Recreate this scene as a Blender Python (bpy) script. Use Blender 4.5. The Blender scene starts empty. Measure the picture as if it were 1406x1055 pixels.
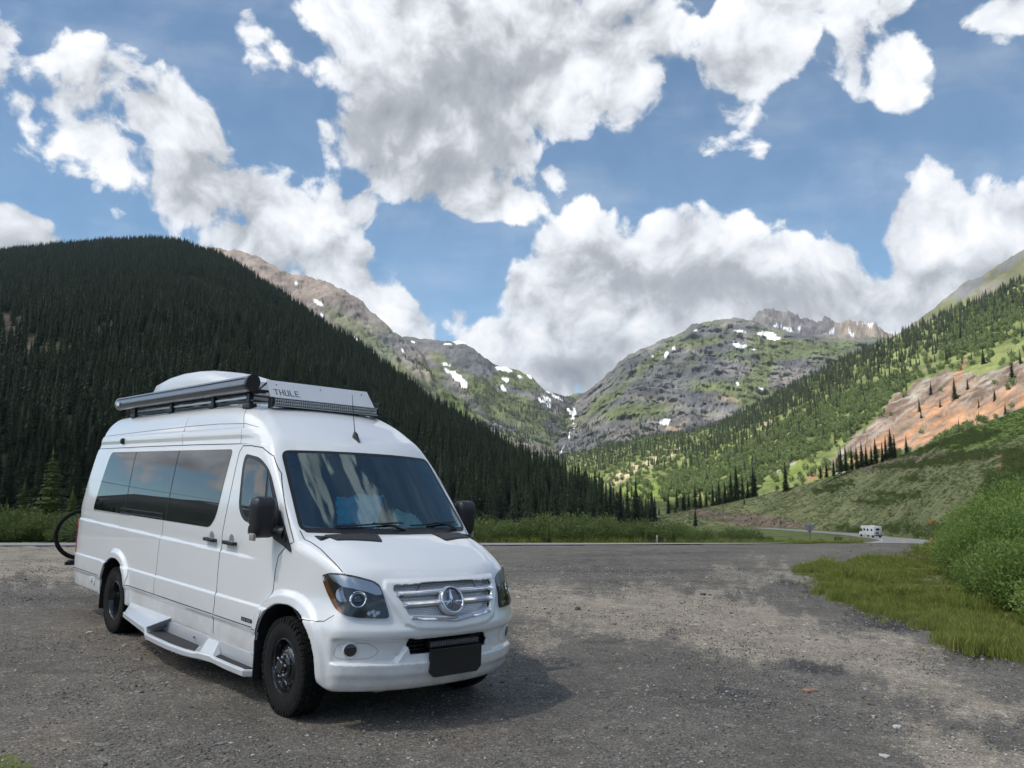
import bpy, bmesh, math, random, time
import numpy as np
from mathutils import Matrix, Vector, Euler
from mathutils.geometry import delaunay_2d_cdt
C = bpy.context.scene
COL = C.collection
_t0 = time.time()
# ---------------------------------------------------------------- camera
CAM_H, CAM_F, CAM_P, CAM_R = 1.873, 1120.4, 0.1271, 0.0362
cd = bpy.data.cameras.new('camera'); cam = bpy.data.objects.new('camera', cd); COL.objects.link(cam)
cd.sensor_fit = 'HORIZONTAL'; cd.sensor_width = 36; cd.lens = CAM_F/1406*36
cd.clip_start = .1; cd.clip_end = 60000
cam.location = (0, 0, CAM_H); cam.rotation_euler = (math.pi/2+CAM_P, 0, 0)
C.camera = cam
C.view_settings.view_transform = 'Standard'; C.view_settings.look = 'None'
C.view_settings.exposure = EXPO = 0.58; C.view_settings.gamma = 1
C.cycles.max_bounces = 8; C.cycles.diffuse_bounces = 5; C.cycles.transparent_max_bounces = 24
C.cycles.glossy_bounces = 4; C.cycles.transmission_bounces = 6
C.cycles.caustics_reflective = False; C.cycles.caustics_refractive = False
# ---------------------------------------------------------------- sun and sky
SUN_EL, SUN_AZ = math.radians(58), math.radians(-118)       # azimuth clockwise from +Y
SDIR = Vector((math.cos(SUN_EL)*math.sin(SUN_AZ), math.cos(SUN_EL)*math.cos(SUN_AZ), math.sin(SUN_EL)))
sl = bpy.data.lights.new('sun', 'SUN'); so = bpy.data.objects.new('sun', sl); COL.objects.link(so)
sl.energy = 4.6; sl.angle = math.radians(.5); sl.color = (1, .955, .89)
so.rotation_euler = SDIR.to_track_quat('Z', 'Y').to_euler()
_fw = Vector((0, math.cos(CAM_P), math.sin(CAM_P)))
# the parking lot leans slightly to the right
ROLL = Matrix.Translation((0, 0, CAM_H))@Matrix.Rotation(CAM_R, 4, _fw)@Matrix.Translation((0, 0, -CAM_H))
# ---------------------------------------------------------------- world: physical sky plus cumulus, all by direction
def build_world():
    w = bpy.data.worlds.new('World'); C.world = w; w.use_nodes = True
    nt = w.node_tree; N = nt.nodes; Lk = nt.links; N.clear()
    out = N.new('ShaderNodeOutputWorld'); sk = N.new('ShaderNodeTexSky'); sk.sky_type = 'NISHITA'; sk.sun_disc = False
    sk.sun_elevation = SUN_EL; sk.sun_rotation = SUN_AZ; sk.altitude = 3000; sk.air_density = 1.0; sk.dust_density = SKY_DUST; sk.ozone_density = 1.3
    tc = N.new('ShaderNodeTexCoord')
    def link(a, b): Lk.new(a, b)
    def math_(op, a, b=None, c=None, clamp=False):
        n = N.new('ShaderNodeMath'); n.operation = op; n.use_clamp = clamp
        for i, x in enumerate((a, b, c)):
            if x is None: continue
            if isinstance(x, (int, float)): n.inputs[i].default_value = x
            else: link(x, n.inputs[i])
        return n.outputs[0]
    sep = N.new('ShaderNodeSeparateXYZ'); link(tc.outputs['Generated'], sep.inputs[0])
    x, y, z = sep.outputs
    az = math_('MULTIPLY', math_('ARCTAN2', x, y), 57.29578)
    el = math_('MULTIPLY', math_('ARCSINE', math_('MINIMUM', math_('MAXIMUM', z, -1.0), 1.0)), 57.29578)
    cmb = N.new('ShaderNodeCombineXYZ'); link(az, cmb.inputs[0]); link(el, cmb.inputs[1]); AE = cmb.outputs[0]
    def ae(px, py):
        a = (px-703)/CAM_F; b = -(py-527.5)/CAM_F; c, s = math.cos(CAM_P), math.sin(CAM_P)
        d = Vector((a, c-b*s, s+b*c)).normalized(); return math.degrees(math.atan2(d.x, d.y)), math.degrees(math.asin(d.z))
    def field(blobs):
        acc = None
        for (px, py, rx, ry, ang, st) in blobs:
            a0, e0 = ae(px, py) if st < 5 else (px, py)
            if st >= 5: rx, ry, st = rx*19.2, ry*19.2, st-5
            ce = max(.35, math.cos(math.radians(e0)))
            mp = N.new('ShaderNodeMapping'); mp.vector_type = 'TEXTURE'
            mp.inputs['Location'].default_value = (a0, e0, 0); mp.inputs['Rotation'].default_value = (0, 0, math.radians(-ang))
            mp.inputs['Scale'].default_value = (rx*1.22/19.2/ce, ry*1.22/19.2, 1); link(AE, mp.inputs['Vector'])
            l = N.new('ShaderNodeVectorMath'); l.operation = 'DOT_PRODUCT'; link(mp.outputs[0], l.inputs[0]); link(mp.outputs[0], l.inputs[1])
            v = math_('MULTIPLY_ADD', l.outputs['Value'], -st, st)
            acc = v if acc is None else math_('SMOOTH_MAX', acc, v, .25)
        return acc
    def noise(vec, scale, detail, rough=.55, dist=0):
        n = N.new('ShaderNodeTexNoise'); n.inputs['Scale'].default_value = scale; n.inputs['Detail'].default_value = detail
        n.inputs['Roughness'].default_value = rough; n.inputs['Distortion'].default_value = dist; link(vec, n.inputs['Vector']); return n
    def vadd(a, b, op='ADD'):
        n = N.new('ShaderNodeVectorMath'); n.operation = op; link(a, n.inputs[0])
        if isinstance(b, tuple): n.inputs[1].default_value = b
        else: link(b, n.inputs[1])
        return n.outputs[0]
    D = tc.outputs['Generated']
    # billows: a warped direction, then puffs
    wn = noise(D, 5.0, 3); wv = vadd(wn.outputs['Color'], (.5, .5, .5), 'SUBTRACT')
    sc = N.new('ShaderNodeVectorMath'); sc.operation = 'SCALE'; link(wv, sc.inputs[0]); sc.inputs['Scale'].default_value = .10
    P = vadd(D, sc.outputs[0])
    n1 = noise(P, 9.0, 9, .60); n2 = noise(vadd(P, (-.010, -.002, .026)), 9.0, 5, .58)
    vo = N.new('ShaderNodeTexVoronoi'); vo.feature = 'SMOOTH_F1'; vo.inputs['Scale'].default_value = 17; vo.inputs['Smoothness'].default_value = .35
    if 'Detail' in vo.inputs: vo.inputs['Detail'].default_value = 1.5; vo.inputs['Roughness'].default_value = .55
    link(P, vo.inputs['Vector'])
    puff = math_('SUBTRACT', .42, vo.outputs['Distance'])
    cov = field(CLOUDS)
    # generic scattered cumulus outside the mapped part of the sky
    far = noise(D, 2.1, 2); outside = math_('MAXIMUM', math_('MULTIPLY', math_('SUBTRACT', math_('ABSOLUTE', az), 38), .05), math_('MULTIPLY', math_('SUBTRACT', el, 38), .05))
    outside = math_('MINIMUM', math_('MAXIMUM', outside, 0), 1)
    gen = math_('MAXIMUM', math_('MULTIPLY_ADD', far.outputs['Fac'], 4.2, -2.05), field(HIGH))
    cov = math_('ADD', math_('MULTIPLY', cov, math_('SUBTRACT', 1, outside)), math_('MULTIPLY', gen, outside))
    d = math_('ADD', cov, math_('MULTIPLY', math_('SUBTRACT', n1.outputs['Fac'], .5), 3.0)); d = math_('ADD', d, math_('MULTIPLY', puff, .9))
    al = N.new('ShaderNodeMapRange'); al.interpolation_type = 'SMOOTHSTEP'; al.inputs['From Min'].default_value = .05; al.inputs['From Max'].default_value = .38; link(d, al.inputs['Value'])
    # thin high veil
    vs = N.new('ShaderNodeMapping'); vs.inputs['Scale'].default_value = (2.0, 6.0, 9.0); vs.inputs['Rotation'].default_value = (.3, .4, .2); link(D, vs.inputs[0])
    ve = noise(vs.outputs[0], 1.3, 6, .6); vm = N.new('ShaderNodeMapRange'); vm.inputs['From Min'].default_value = .48; vm.inputs['From Max'].default_value = .85; vm.inputs['To Min'].default_value = .05; vm.inputs['To Max'].default_value = .32; link(ve.outputs['Fac'], vm.inputs['Value'])
    alpha = math_('MAXIMUM', al.outputs[0], vm.outputs[0])
    # light: brighter where the puff thins towards the sun, greyer in thick parts
    dif = math_('SUBTRACT', n1.outputs['Fac'], n2.outputs['Fac'])
    grey = field(GREYS)
    grey = math_('MULTIPLY', math_('MAXIMUM', grey, 0), 1.0)
    thick = N.new('ShaderNodeMapRange'); thick.inputs['From Min'].default_value = .3; thick.inputs['From Max'].default_value = 2.2; thick.inputs['To Max'].default_value = .15; link(d, thick.inputs['Value'])
    lum = math_('ADD', .95, math_('MULTIPLY', dif, 1.7)); lum = math_('ADD', lum, math_('MULTIPLY', puff, .35))
    lum = math_('SUBTRACT', lum, math_('MULTIPLY', grey, .36)); lum = math_('SUBTRACT', lum, thick.outputs[0])
    lum = math_('MAXIMUM', math_('MINIMUM', lum, 1.12), .05)
    rp = N.new('ShaderNodeValToRGB'); e = rp.color_ramp.elements
    e[0].position = .12; e[0].color = (.24, .27, .31, 1); e[1].position = 1.0; e[1].color = (1.0, 1.0, 1.0, 1)
    m = e.new(.5); m.color = (.43, .455, .49, 1); m = e.new(.8); m.color = (.80, .83, .88, 1); link(lum, rp.inputs[0])
    tn = N.new('ShaderNodeVectorMath'); tn.operation = 'MULTIPLY'; link(sk.outputs[0], tn.inputs[0]); tn.inputs[1].default_value = SKY_TINT
    b1 = N.new('ShaderNodeBackground'); link(tn.outputs[0], b1.inputs[0]); b1.inputs[1].default_value = SKY_S
    b2 = N.new('ShaderNodeBackground'); link(rp.outputs[0], b2.inputs[0]); b2.inputs[1].default_value = CLOUD_S
    mx = N.new('ShaderNodeMixShader'); link(alpha, mx.inputs[0]); link(b1.outputs[0], mx.inputs[1]); link(b2.outputs[0], mx.inputs[2]); link(mx.outputs[0], out.inputs[0])
    w.cycles.sampling_method = 'MANUAL'; w.cycles.sample_map_resolution = 512
SKY_TINT = (.80, 1.0, .98)
SKY_S, CLOUD_S, SKY_DUST = .112, .76, .6
# px, py, half width, half height, tilt (deg), strength
CLOUDS = [(40, 110, 90, 80, 30, 1.0), (140, 170, 130, 85, 30, 1.1), (260, 235, 130, 85, 40, 1.3), (370, 310, 130, 80, 45, 1.4), (470, 300, 55, 60, 0, 1.0), (470, 370, 95, 70, 45, 1.3), (545, 430, 70, 38, 50, 1.0), (60, 190, 90, 50, 30, .9),
          (15, 318, 75, 42, 10, 1.2),
          (540, 45, 170, 95, -10, 1.3), (700, 70, 220, 120, 0, 1.6), (600, 190, 150, 90, 10, 1.5), (640, 255, 120, 50, 10, 1.3), (845, 60, 90, 78, -20, 1.05), (725, 240, 55, 40, 0, .9), (488, 80, 75, 55, 0, 1.0),
          (1040, 60, 88, 70, -30, 1.1), (1020, 130, 60, 45, -30, .8), (1205, 78, 58, 50, 30, .9), (1235, 110, 38, 40, 0, .75), (1205, 20, 60, 35, 0, .8), (1110, 15, 60, 30, 0, .7),
          (995, 198, 40, 26, 0, .8), (1030, 215, 30, 18, 0, .6), (1400, 12, 55, 35, 0, 1.0),
          (800, 360, 85, 75, 0, 1.3), (860, 382, 50, 45, 0, 1.9), (740, 400, 75, 55, 0, 1.2), (955, 370, 110, 78, 0, 1.5), (1085, 385, 90, 75, 0, 1.3), (1160, 380, 60, 70, 0, 1.1), (1275, 330, 80, 90, 0, 1.5), (1380, 350, 95, 85, 0, 1.4), (1210, 430, 170, 60, 0, 1.5), (900, 450, 240, 65, 0, 1.5), (790, 500, 110, 55, 0, 1.3), (640, 432, 32, 20, 0, .7), (690, 470, 80, 45, 20, 1.1)]
# clouds added outside the view for the van glass to reflect: azimuth, elevation, half sizes in degrees, tilt, 5 + strength
HIGH = [(78, 55, 13, 9, 0, 6.4), (104, 50, 16, 9, 0, 6.3), (46, 68, 14, 3.5, 20, 6.3), (24, 52, 5, 12, 0, 6.2), (62, 44, 8, 5, 0, 6.1), (-75, 14, 16, 4, 0, 6.3), (-62, 9, 8, 3, 0, 6.2), (-95, 18, 14, 4, 0, 6.2), (-70, 24, 20, 4, 0, 6.2)]
GREYS = [(590, 200, 170, 90, -5, .75), (700, 120, 170, 90, 0, .45), (860, 100, 110, 60, 0, .3), (930, 405, 160, 45, 0, .55), (800, 450, 150, 40, 0, .4), (780, 520, 120, 30, 0, .55), (1180, 430, 160, 50, 0, .35), (500, 415, 90, 40, 40, .3), (1340, 400, 100, 60, 0, .3), (300, 300, 120, 40, 40, .2)]
build_world()
# ---------------------------------------------------------------- helpers
def tag(o, label=None, cat=None, group=None, kind=None):
    if label: o['label'] = label
    if cat: o['category'] = cat
    if group: o['group'] = group
    if kind: o['kind'] = kind
    return o
def empty(name, label=None, cat=None, group=None, loc=(0, 0, 0), rz=0, parent=None):
    o = bpy.data.objects.new(name, None); COL.objects.link(o); o.empty_display_size = .2
    o.location = loc; o.rotation_euler = (0, 0, rz)
    if parent: o.parent = parent
    return tag(o, label, cat, group)
def link(name, me, mats=(), parent=None):
    o = bpy.data.objects.new(name, me); COL.objects.link(o)
    for m in (mats if isinstance(mats, (list, tuple)) else (mats,)):
        if m: me.materials.append(m)
    if parent is not None: o.parent = parent
    return o
def mesh_np(name, V, F, smooth=True, mi=None):
    """V (n,3), F (m,k) of one face size, or a list of such arrays"""
    me = bpy.data.meshes.new(name)
    if not isinstance(F, list): F = [F]
    F = [f for f in F if len(f)]
    V = np.asarray(V, np.float32); me.vertices.add(len(V)); me.vertices.foreach_set('co', V.ravel())
    nl = sum(f.size for f in F); npol = sum(len(f) for f in F)
    me.loops.add(nl); me.polygons.add(npol)
    me.loops.foreach_set('vertex_index', np.concatenate([f.ravel() for f in F]).astype(np.int32))
    tot = np.concatenate([np.full(len(f), f.shape[1]) for f in F]).astype(np.int32)
    st = np.concatenate([[0], np.cumsum(tot)[:-1]]).astype(np.int32)
    me.polygons.foreach_set('loop_start', st); me.polygons.foreach_set('loop_total', tot)
    me.polygons.foreach_set('use_smooth', np.full(npol, bool(smooth)))
    if mi is not None: me.polygons.foreach_set('material_index', np.asarray(mi, np.int32))
    me.update(calc_edges=True); me.validate()
    return me
class MB:
    """collects shapes into one mesh"""
    def __init__(s): s.V = []; s.F = {3: [], 4: []}; s.n = 0; s.poly = []
    def add(s, V, F):
        V = np.asarray(V, float).reshape(-1, 3)
        for f in F:
            f = [int(i)+s.n for i in f]
            if len(f) in s.F: s.F[len(f)].append(f)
            else: s.poly.append(f)
        s.V.append(V); s.n += len(V); return s
    def box(s, c, d, bev=0, rot=None):
        x, y, z = [k/2 for k in d]; b = min(bev, x*.9, y*.9, z*.9)
        if b <= 0:
            V = [(i, j, k) for i in (-x, x) for j in (-y, y) for k in (-z, z)]
            F = [(0, 1, 3, 2), (4, 6, 7, 5), (0, 4, 5, 1), (2, 3, 7, 6), (0, 2, 6, 4), (1, 5, 7, 3)]
        else:
            bm = bmesh.new(); bmesh.ops.create_cube(bm, size=1)
            for v in bm.verts: v.co = (v.co.x*2*x, v.co.y*2*y, v.co.z*2*z)
            bmesh.ops.bevel(bm, geom=bm.edges[:], offset=b, segments=2, affect='EDGES', profile=.6)
            V = [tuple(v.co) for v in bm.verts]; F = [tuple(v.index for v in f.verts) for f in bm.faces]; bm.free()
        V = np.array(V, float)
        if rot is not None: V = V@np.array(rot.to_matrix() if isinstance(rot, Euler) else rot).T
        return s.add(V+np.array(c, float), F)
    def bar(s, a, b, w, h, bev=0, up=(0, 0, 1)):
        a = Vector(a); b = Vector(b); d = b-a; L = d.length; d.normalize(); u = Vector(up)
        r = d.cross(u).normalized(); u = r.cross(d).normalized()
        M = np.array([[d[i], r[i], u[i]] for i in range(3)])
        return s.box(((a+b)/2)[:], (L, w, h), bev, M)
    def tube(s, P, r, n=10, cap=True):
        P = [Vector(p) for p in P]; R = r if isinstance(r, (list, tuple)) else [r]*len(P)
        V = []; up = Vector((0, 0, 1)); ref = None
        for i, p in enumerate(P):
            d = (P[min(i+1, len(P)-1)]-P[max(i-1, 0)]).normalized()
            if ref is None: ref = d.cross(up if abs(d.z) < .9 else Vector((1, 0, 0))).normalized()
            ref = (ref-d*ref.dot(d)).normalized(); q = d.cross(ref)
            for k in range(n):
                a = 2*math.pi*k/n; V.append((p+(ref*math.cos(a)+q*math.sin(a))*R[i])[:])
        F = [(i*n+k, i*n+(k+1) % n, (i+1)*n+(k+1) % n, (i+1)*n+k) for i in range(len(P)-1) for k in range(n)]
        if cap: F += [tuple(range(n-1, -1, -1)), tuple((len(P)-1)*n+k for k in range(n))]
        return s.add(V, F)
    def lathe(s, prof, n=32, axis='y', c=(0, 0, 0), cap=True):
        """prof: list of (r, t) with t along the axis"""
        V = []
        for r, t in prof:
            for k in range(n):
                a = 2*math.pi*k/n; x, y = r*math.cos(a), r*math.sin(a)
                V.append({'y': (x, t, y), 'x': (t, x, y), 'z': (x, y, t)}[axis])
        m = len(prof); F = [(i*n+k, (i+1)*n+k, (i+1)*n+(k+1) % n, i*n+(k+1) % n) for i in range(m-1) for k in range(n)]
        if cap: F += [tuple(range(n)), tuple((m-1)*n+k for k in range(n-1, -1, -1))]
        return s.add(np.array(V)+np.array(c, float), F)
    def prism(s, P, fn, t0, t1):
        """outline P (list of 2D) swept between two levels; fn(a, b, t) -> xyz"""
        n = len(P); V = [fn(a, b, t0) for a, b in P]+[fn(a, b, t1) for a, b in P]
        F = [(i, (i+1) % n, n+(i+1) % n, n+i) for i in range(n)]+[tuple(range(n-1, -1, -1)), tuple(range(n, 2*n))]
        return s.add(V, F)
    def build(s, name, mats, parent=None, smooth=30, mirror=False):
        V = np.concatenate(s.V) if s.V else np.zeros((0, 3))
        if mirror: V = V*np.array([1, -1, 1])
        faces = s.F[3]+s.F[4]+s.poly
        if mirror: faces = [f[::-1] for f in faces]
        me = bpy.data.meshes.new(name); me.from_pydata(V.tolist(), [], faces); me.update()
        bm = bmesh.new(); bm.from_mesh(me); bmesh.ops.recalc_face_normals(bm, faces=bm.faces[:]); bm.to_mesh(me); bm.free()
        if smooth: shade(me, smooth)
        return link(name, me, mats, parent)
def shade(me, ang=30):
    me.polygons.foreach_set('use_smooth', [True]*len(me.polygons))
    try: me.set_sharp_from_angle(angle=math.radians(ang))
    except Exception: pass
def at(px, py, Y):
    """world point on the sight line of a picture point, at forward distance Y"""
    a = (px-703)/CAM_F; b = -(py-527.5)/CAM_F; c, s = math.cos(CAM_P), math.sin(CAM_P)
    d = Vector((a, c-b*s, s+b*c)); return Vector((0, 0, CAM_H))+d*(Y/d.y)
def copy_tree(o, parent=None):
    c = o.copy(); COL.objects.link(c); c.parent = parent
    for ch in list(o.children): copy_tree(ch, c)
    return c
# ---- materials
def new_mat(name):
    m = bpy.data.materials.new(name); m.use_nodes = True; nt = m.node_tree
    return m, nt, nt.nodes['Principled BSDF']
def mat(name, col, rough=.5, metal=0, coat=0, spec=.5, noise=0, nscale=20, bump=0, bscale=80, ior=None, coatr=.03):
    m, nt, p = new_mat(name); p.inputs['Base Color'].default_value = (*col, 1); p.inputs['Roughness'].default_value = rough
    p.inputs['Metallic'].default_value = metal; p.inputs['Coat Weight'].default_value = coat; p.inputs['Coat Roughness'].default_value = coatr
    p.inputs['Specular IOR Level'].default_value = spec
    if ior: p.inputs['IOR'].default_value = ior
    tc = nt.nodes.new('ShaderNodeTexCoord')
    if noise:
        n = nt.nodes.new('ShaderNodeTexNoise'); n.inputs['Scale'].default_value = nscale; n.inputs['Detail'].default_value = 5
        nt.links.new(tc.outputs['Object'], n.inputs['Vector'])
        r = nt.nodes.new('ShaderNodeMapRange'); r.inputs['To Min'].default_value = 1-noise; r.inputs['To Max'].default_value = 1+noise
        nt.links.new(n.outputs['Fac'], r.inputs['Value'])
        x = nt.nodes.new('ShaderNodeVectorMath'); x.operation = 'SCALE'; x.inputs[0].default_value = col
        nt.links.new(r.outputs[0], x.inputs['Scale']); nt.links.new(x.outputs[0], p.inputs['Base Color'])
        r2 = nt.nodes.new('ShaderNodeMapRange'); r2.inputs['To Min'].default_value = max(0, rough*(1-noise)); r2.inputs['To Max'].default_value = min(1, rough*(1+noise))
        nt.links.new(n.outputs['Fac'], r2.inputs['Value']); nt.links.new(r2.outputs[0], p.inputs['Roughness'])
    if bump:
        n = nt.nodes.new('ShaderNodeTexNoise'); n.inputs['Scale'].default_value = bscale; n.inputs['Detail'].default_value = 4
        nt.links.new(tc.outputs['Object'], n.inputs['Vector'])
        b = nt.nodes.new('ShaderNodeBump'); b.inputs['Strength'].default_value = bump; b.inputs['Distance'].default_value = .01
        nt.links.new(n.outputs['Fac'], b.inputs['Height']); nt.links.new(b.outputs[0], p.inputs['Normal'])
    return m
def glass(name, tint, refl=1.5, gl=(1, 1, 1), rough=0.0):
    m = bpy.data.materials.new(name); m.use_nodes = True; nt = m.node_tree; nt.nodes.clear()
    o = nt.nodes.new('ShaderNodeOutputMaterial'); mx = nt.nodes.new('ShaderNodeMixShader')
    t = nt.nodes.new('ShaderNodeBsdfTransparent'); t.inputs[0].default_value = (*tint, 1)
    g = nt.nodes.new('ShaderNodeBsdfGlossy'); g.inputs['Roughness'].default_value = rough; g.inputs[0].default_value = (*gl, 1)
    f = nt.nodes.new('ShaderNodeFresnel'); f.inputs['IOR'].default_value = refl
    nt.links.new(f.outputs[0], mx.inputs[0]); nt.links.new(t.outputs[0], mx.inputs[1]); nt.links.new(g.outputs[0], mx.inputs[2])
    nt.links.new(mx.outputs[0], o.inputs['Surface'])
    return m
def sst(a, b, x):
    t = np.clip((x-a)/(b-a), 0, 1); return t*t*(3-2*t)
# ---------------------------------------------------------------- unseen cumulus, added and shaped to shade the lot and the left hill
def build_shade_cloud():
    hgt = 1650.; off = SDIR*(hgt/SDIR.z)
    # outline of its shadow on the ground (world x, y), then carried up along the sun's direction
    P = [(-2600, -1500), (-800, -1900), (200, -1300), (600, -500), (520, -60), (380, 150), (270, 260), (218, 325), (205, 358), (186, 398), (162, 440), (135, 472), (104, 490), (70, 520), (30, 680), (-60, 900), (-200, 1300), (-420, 1800), (-1200, 2200), (-2400, 1700), (-2900, 400)]
    n = len(P); cx = sum(p[0] for p in P)/n; cy = sum(p[1] for p in P)/n
    Q = catm(P); N_ = len(Q); lv = 16; V = []; F = []
    for k in range(lv+1):
        f = math.pi*k/lv; s = math.sin(f)**.35; z = -math.cos(f)
        for x, y in Q:
            px, py = cx+(x-cx)*max(s, .02), cy+(y-cy)*max(s, .02)
            V.append((px+off.x, py+off.y, hgt+(z*260 if z < 0 else z*240)))
    V = np.array(V); nn = fbm(V[:, 0]/420, V[:, 1]/420, V[:, 2]/420, 5, .55); w = np.clip((V[:, 2]-hgt)/300, .12, 1)
    V[:, 2] += nn*120*w; V[:, 0] += fbm(V[:, 0]/90, V[:, 1]/90, 3., 4)*12; V[:, 1] += fbm(V[:, 0]/90, V[:, 1]/90, 8., 4)*12
    F = [(k*N_+i, k*N_+(i+1) % N_, (k+1)*N_+(i+1) % N_, (k+1)*N_+i) for k in range(lv) for i in range(N_)]
    me = mesh_np('cloud', V, np.array(F)); m = bpy.data.materials.new('shade_cloud_vapour'); m.use_nodes = True; nt = m.node_tree; N = nt.nodes; N.clear()
    o = N.new('ShaderNodeOutputMaterial'); t = N.new('ShaderNodeBsdfTranslucent'); t.inputs[0].default_value = (CLOUD_T, CLOUD_T, CLOUD_T, 1); tr = N.new('ShaderNodeBsdfTransparent'); mx = N.new('ShaderNodeMixShader'); mx.inputs[0].default_value = CLOUD_THIN; nt.links.new(t.outputs[0], mx.inputs[1]); nt.links.new(tr.outputs[0], mx.inputs[2]); nt.links.new(mx.outputs[0], o.inputs[0])
    tag(link('cloud', me, [m]), kind='structure')
def catm(P, n=8):
    P = [np.array(p, float) for p in P]; out = []; k = len(P)
    for i in range(k):
        a, b, c, d = P[i-1], P[i], P[(i+1) % k], P[(i+2) % k]
        for j in range(n):
            t = j/n; out.append(tuple(.5*((2*b)+(c-a)*t+(2*a-5*b+4*c-d)*t*t+(3*b-a-3*c+d)*t**3)))
    return out
CLOUD_T = 1.0
CLOUD_THIN = .43
# ---------------------------------------------------------------- noise
_rng = np.random.RandomState(7); _PERM = _rng.permutation(4096).astype(np.int64); _G = _rng.normal(size=(4096, 3)); _G /= np.linalg.norm(_G, axis=1)[:, None]
def perlin(x, y, z):
    xi, yi, zi = np.floor(x).astype(np.int64), np.floor(y).astype(np.int64), np.floor(z).astype(np.int64)
    fx, fy, fz = x-xi, y-yi, z-zi; s = lambda t: t*t*t*(t*(t*6-15)+10); u, v, w = s(fx), s(fy), s(fz); r = 0
    for a in (0, 1):
        for b in (0, 1):
            for c in (0, 1):
                h = _PERM[(_PERM[(_PERM[(xi+a) & 4095]+yi+b) & 4095]+zi+c) & 4095]; g = _G[h]
                r = r+(g[..., 0]*(fx-a)+g[..., 1]*(fy-b)+g[..., 2]*(fz-c))*(u if a else 1-u)*(v if b else 1-v)*(w if c else 1-w)
    return r*1.5
def fbm(x, y, z=0., o=5, g=.5, ridge=False):
    x = np.asarray(x, float); z = np.broadcast_to(np.asarray(z, float), x.shape); a = 1; r = 0; t = 0
    for k in range(o):
        n = perlin(x, y, z); r = r+a*((1-2*np.abs(n)) if ridge else n); t += a; a *= g; x, y, z = x*2.03+7.1, y*2.03+3.3, z*2.03+1.7
    return r/t
def inpoly(px, py, P):
    c = np.zeros(np.shape(px), bool); j = len(P)-1
    for i in range(len(P)):
        (xi, yi), (xj, yj) = P[i], P[j]
        c ^= ((yi > py) != (yj > py)) & (px < (xj-xi)*(py-yi)/(yj-yi+1e-9)+xi); j = i
    return c
def pyang(py): return np.tan(np.arctan(-(np.asarray(py, float)-527.5)/CAM_F)+CAM_P)   # slope of the sight line in the centre column
def px2x(px): return (np.asarray(px, float)-703)/CAM_F
def zat(px, py, Y):
    """height of the sight line through (px, py) at forward distance Y"""
    b = -(np.asarray(py, float)-527.5)/CAM_F; c, s = math.cos(CAM_P), math.sin(CAM_P); return CAM_H+Y*(s+b*c)/(c-b*s)
def xat(px, py, Y):
    b = -(np.asarray(py, float)-527.5)/CAM_F; c, s = math.cos(CAM_P), math.sin(CAM_P); return Y*px2x(px)/(c-b*s)
def unproj(x, y, z):
    c, s = math.cos(CAM_P), math.sin(CAM_P); zz = z-CAM_H; d = y*c+zz*s; u = -y*s+zz*c
    d = np.where(d > .05, d, .05); return 703+CAM_F*x/d, 527.5-CAM_F*u/d
# ---------------------------------------------------------------- ground heights
_n = ROLL.to_3x3()@Vector((0, 0, 1)); _p0 = ROLL@Vector((0, 0, 0))
def lot_plane(x, y): return _p0.z-((x-_p0.x)*_n.x+(y-_p0.y)*_n.y)/_n.z
_GY = np.array([0, 27, 35, 60, 100, 150, 224, 300, 400, 600, 1000, 1500, 20000.])
_GP = np.array([0, 746, 746.2, 747, 745.5, 742.5, 738, 731, 722, 712, 700, 690, 671.])
_GZ = CAM_H+_GY*np.tan(np.arctan(-(_GP-527.5)/CAM_F)+CAM_P); _GZ[0] = _GZ[1]+.0; _GZ[1] = 0
_GZ[0] = 0
def ground_z(x, y):
    x = np.asarray(x, float); y = np.asarray(y, float)
    r = np.hypot(x, y); lim = 9.0
    xl = np.clip(x, -lim*1.4, lim*1.4)
    lp = lot_plane(xl, np.clip(y, -10, 14)); w = sst(26, 13, y)*sst(26, 14, np.abs(x))
    base = np.interp(y, _GY, _GZ)
    return base*(1-w)+lp*w
def masks_xy(x, y):
    """ground cover: 0 gravel lot .. 1 grass"""
    px, py = unproj(x, y, ground_z(x, y))
    return px, py
mean = lambda *a: sum(a)/len(a)
# ---------------------------------------------------------------- road centre line
RP = [(108, 360), (112, 300), (103, 240), (79, 170), (52, 110), (31, 70), (17.5, 47), (8, 36.5), (-4, 32.5), (-25, 31.2), (-60, 31), (-120, 33)]
def catmull(P, n=12):
    P = [np.array(p, float) for p in P]; Q = [2*P[0]-P[1]]+P+[2*P[-1]-P[-2]]; out = []
    for i in range(1, len(Q)-2):
        for k in range(n):
            t = k/n; a, b, c, d = Q[i-1], Q[i], Q[i+1], Q[i+2]
            out.append(.5*((2*b)+(c-a)*t+(2*a-5*b+4*c-d)*t*t+(3*b-a-3*c+d)*t**3))
    out.append(P[-1]); return np.array(out)
ROAD = catmull(RP)
def road_dist(x, y):
    x = np.asarray(x, float); y = np.asarray(y, float); d = np.full(x.shape, 1e9)
    for i in range(len(ROAD)-1):
        a, b = ROAD[i], ROAD[i+1]; e = b-a; t = np.clip(((x-a[0])*e[0]+(y-a[1])*e[1])/(e@e), 0, 1)
        d = np.minimum(d, np.hypot(x-a[0]-t*e[0], y-a[1]-t*e[1]))
    return d
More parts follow.
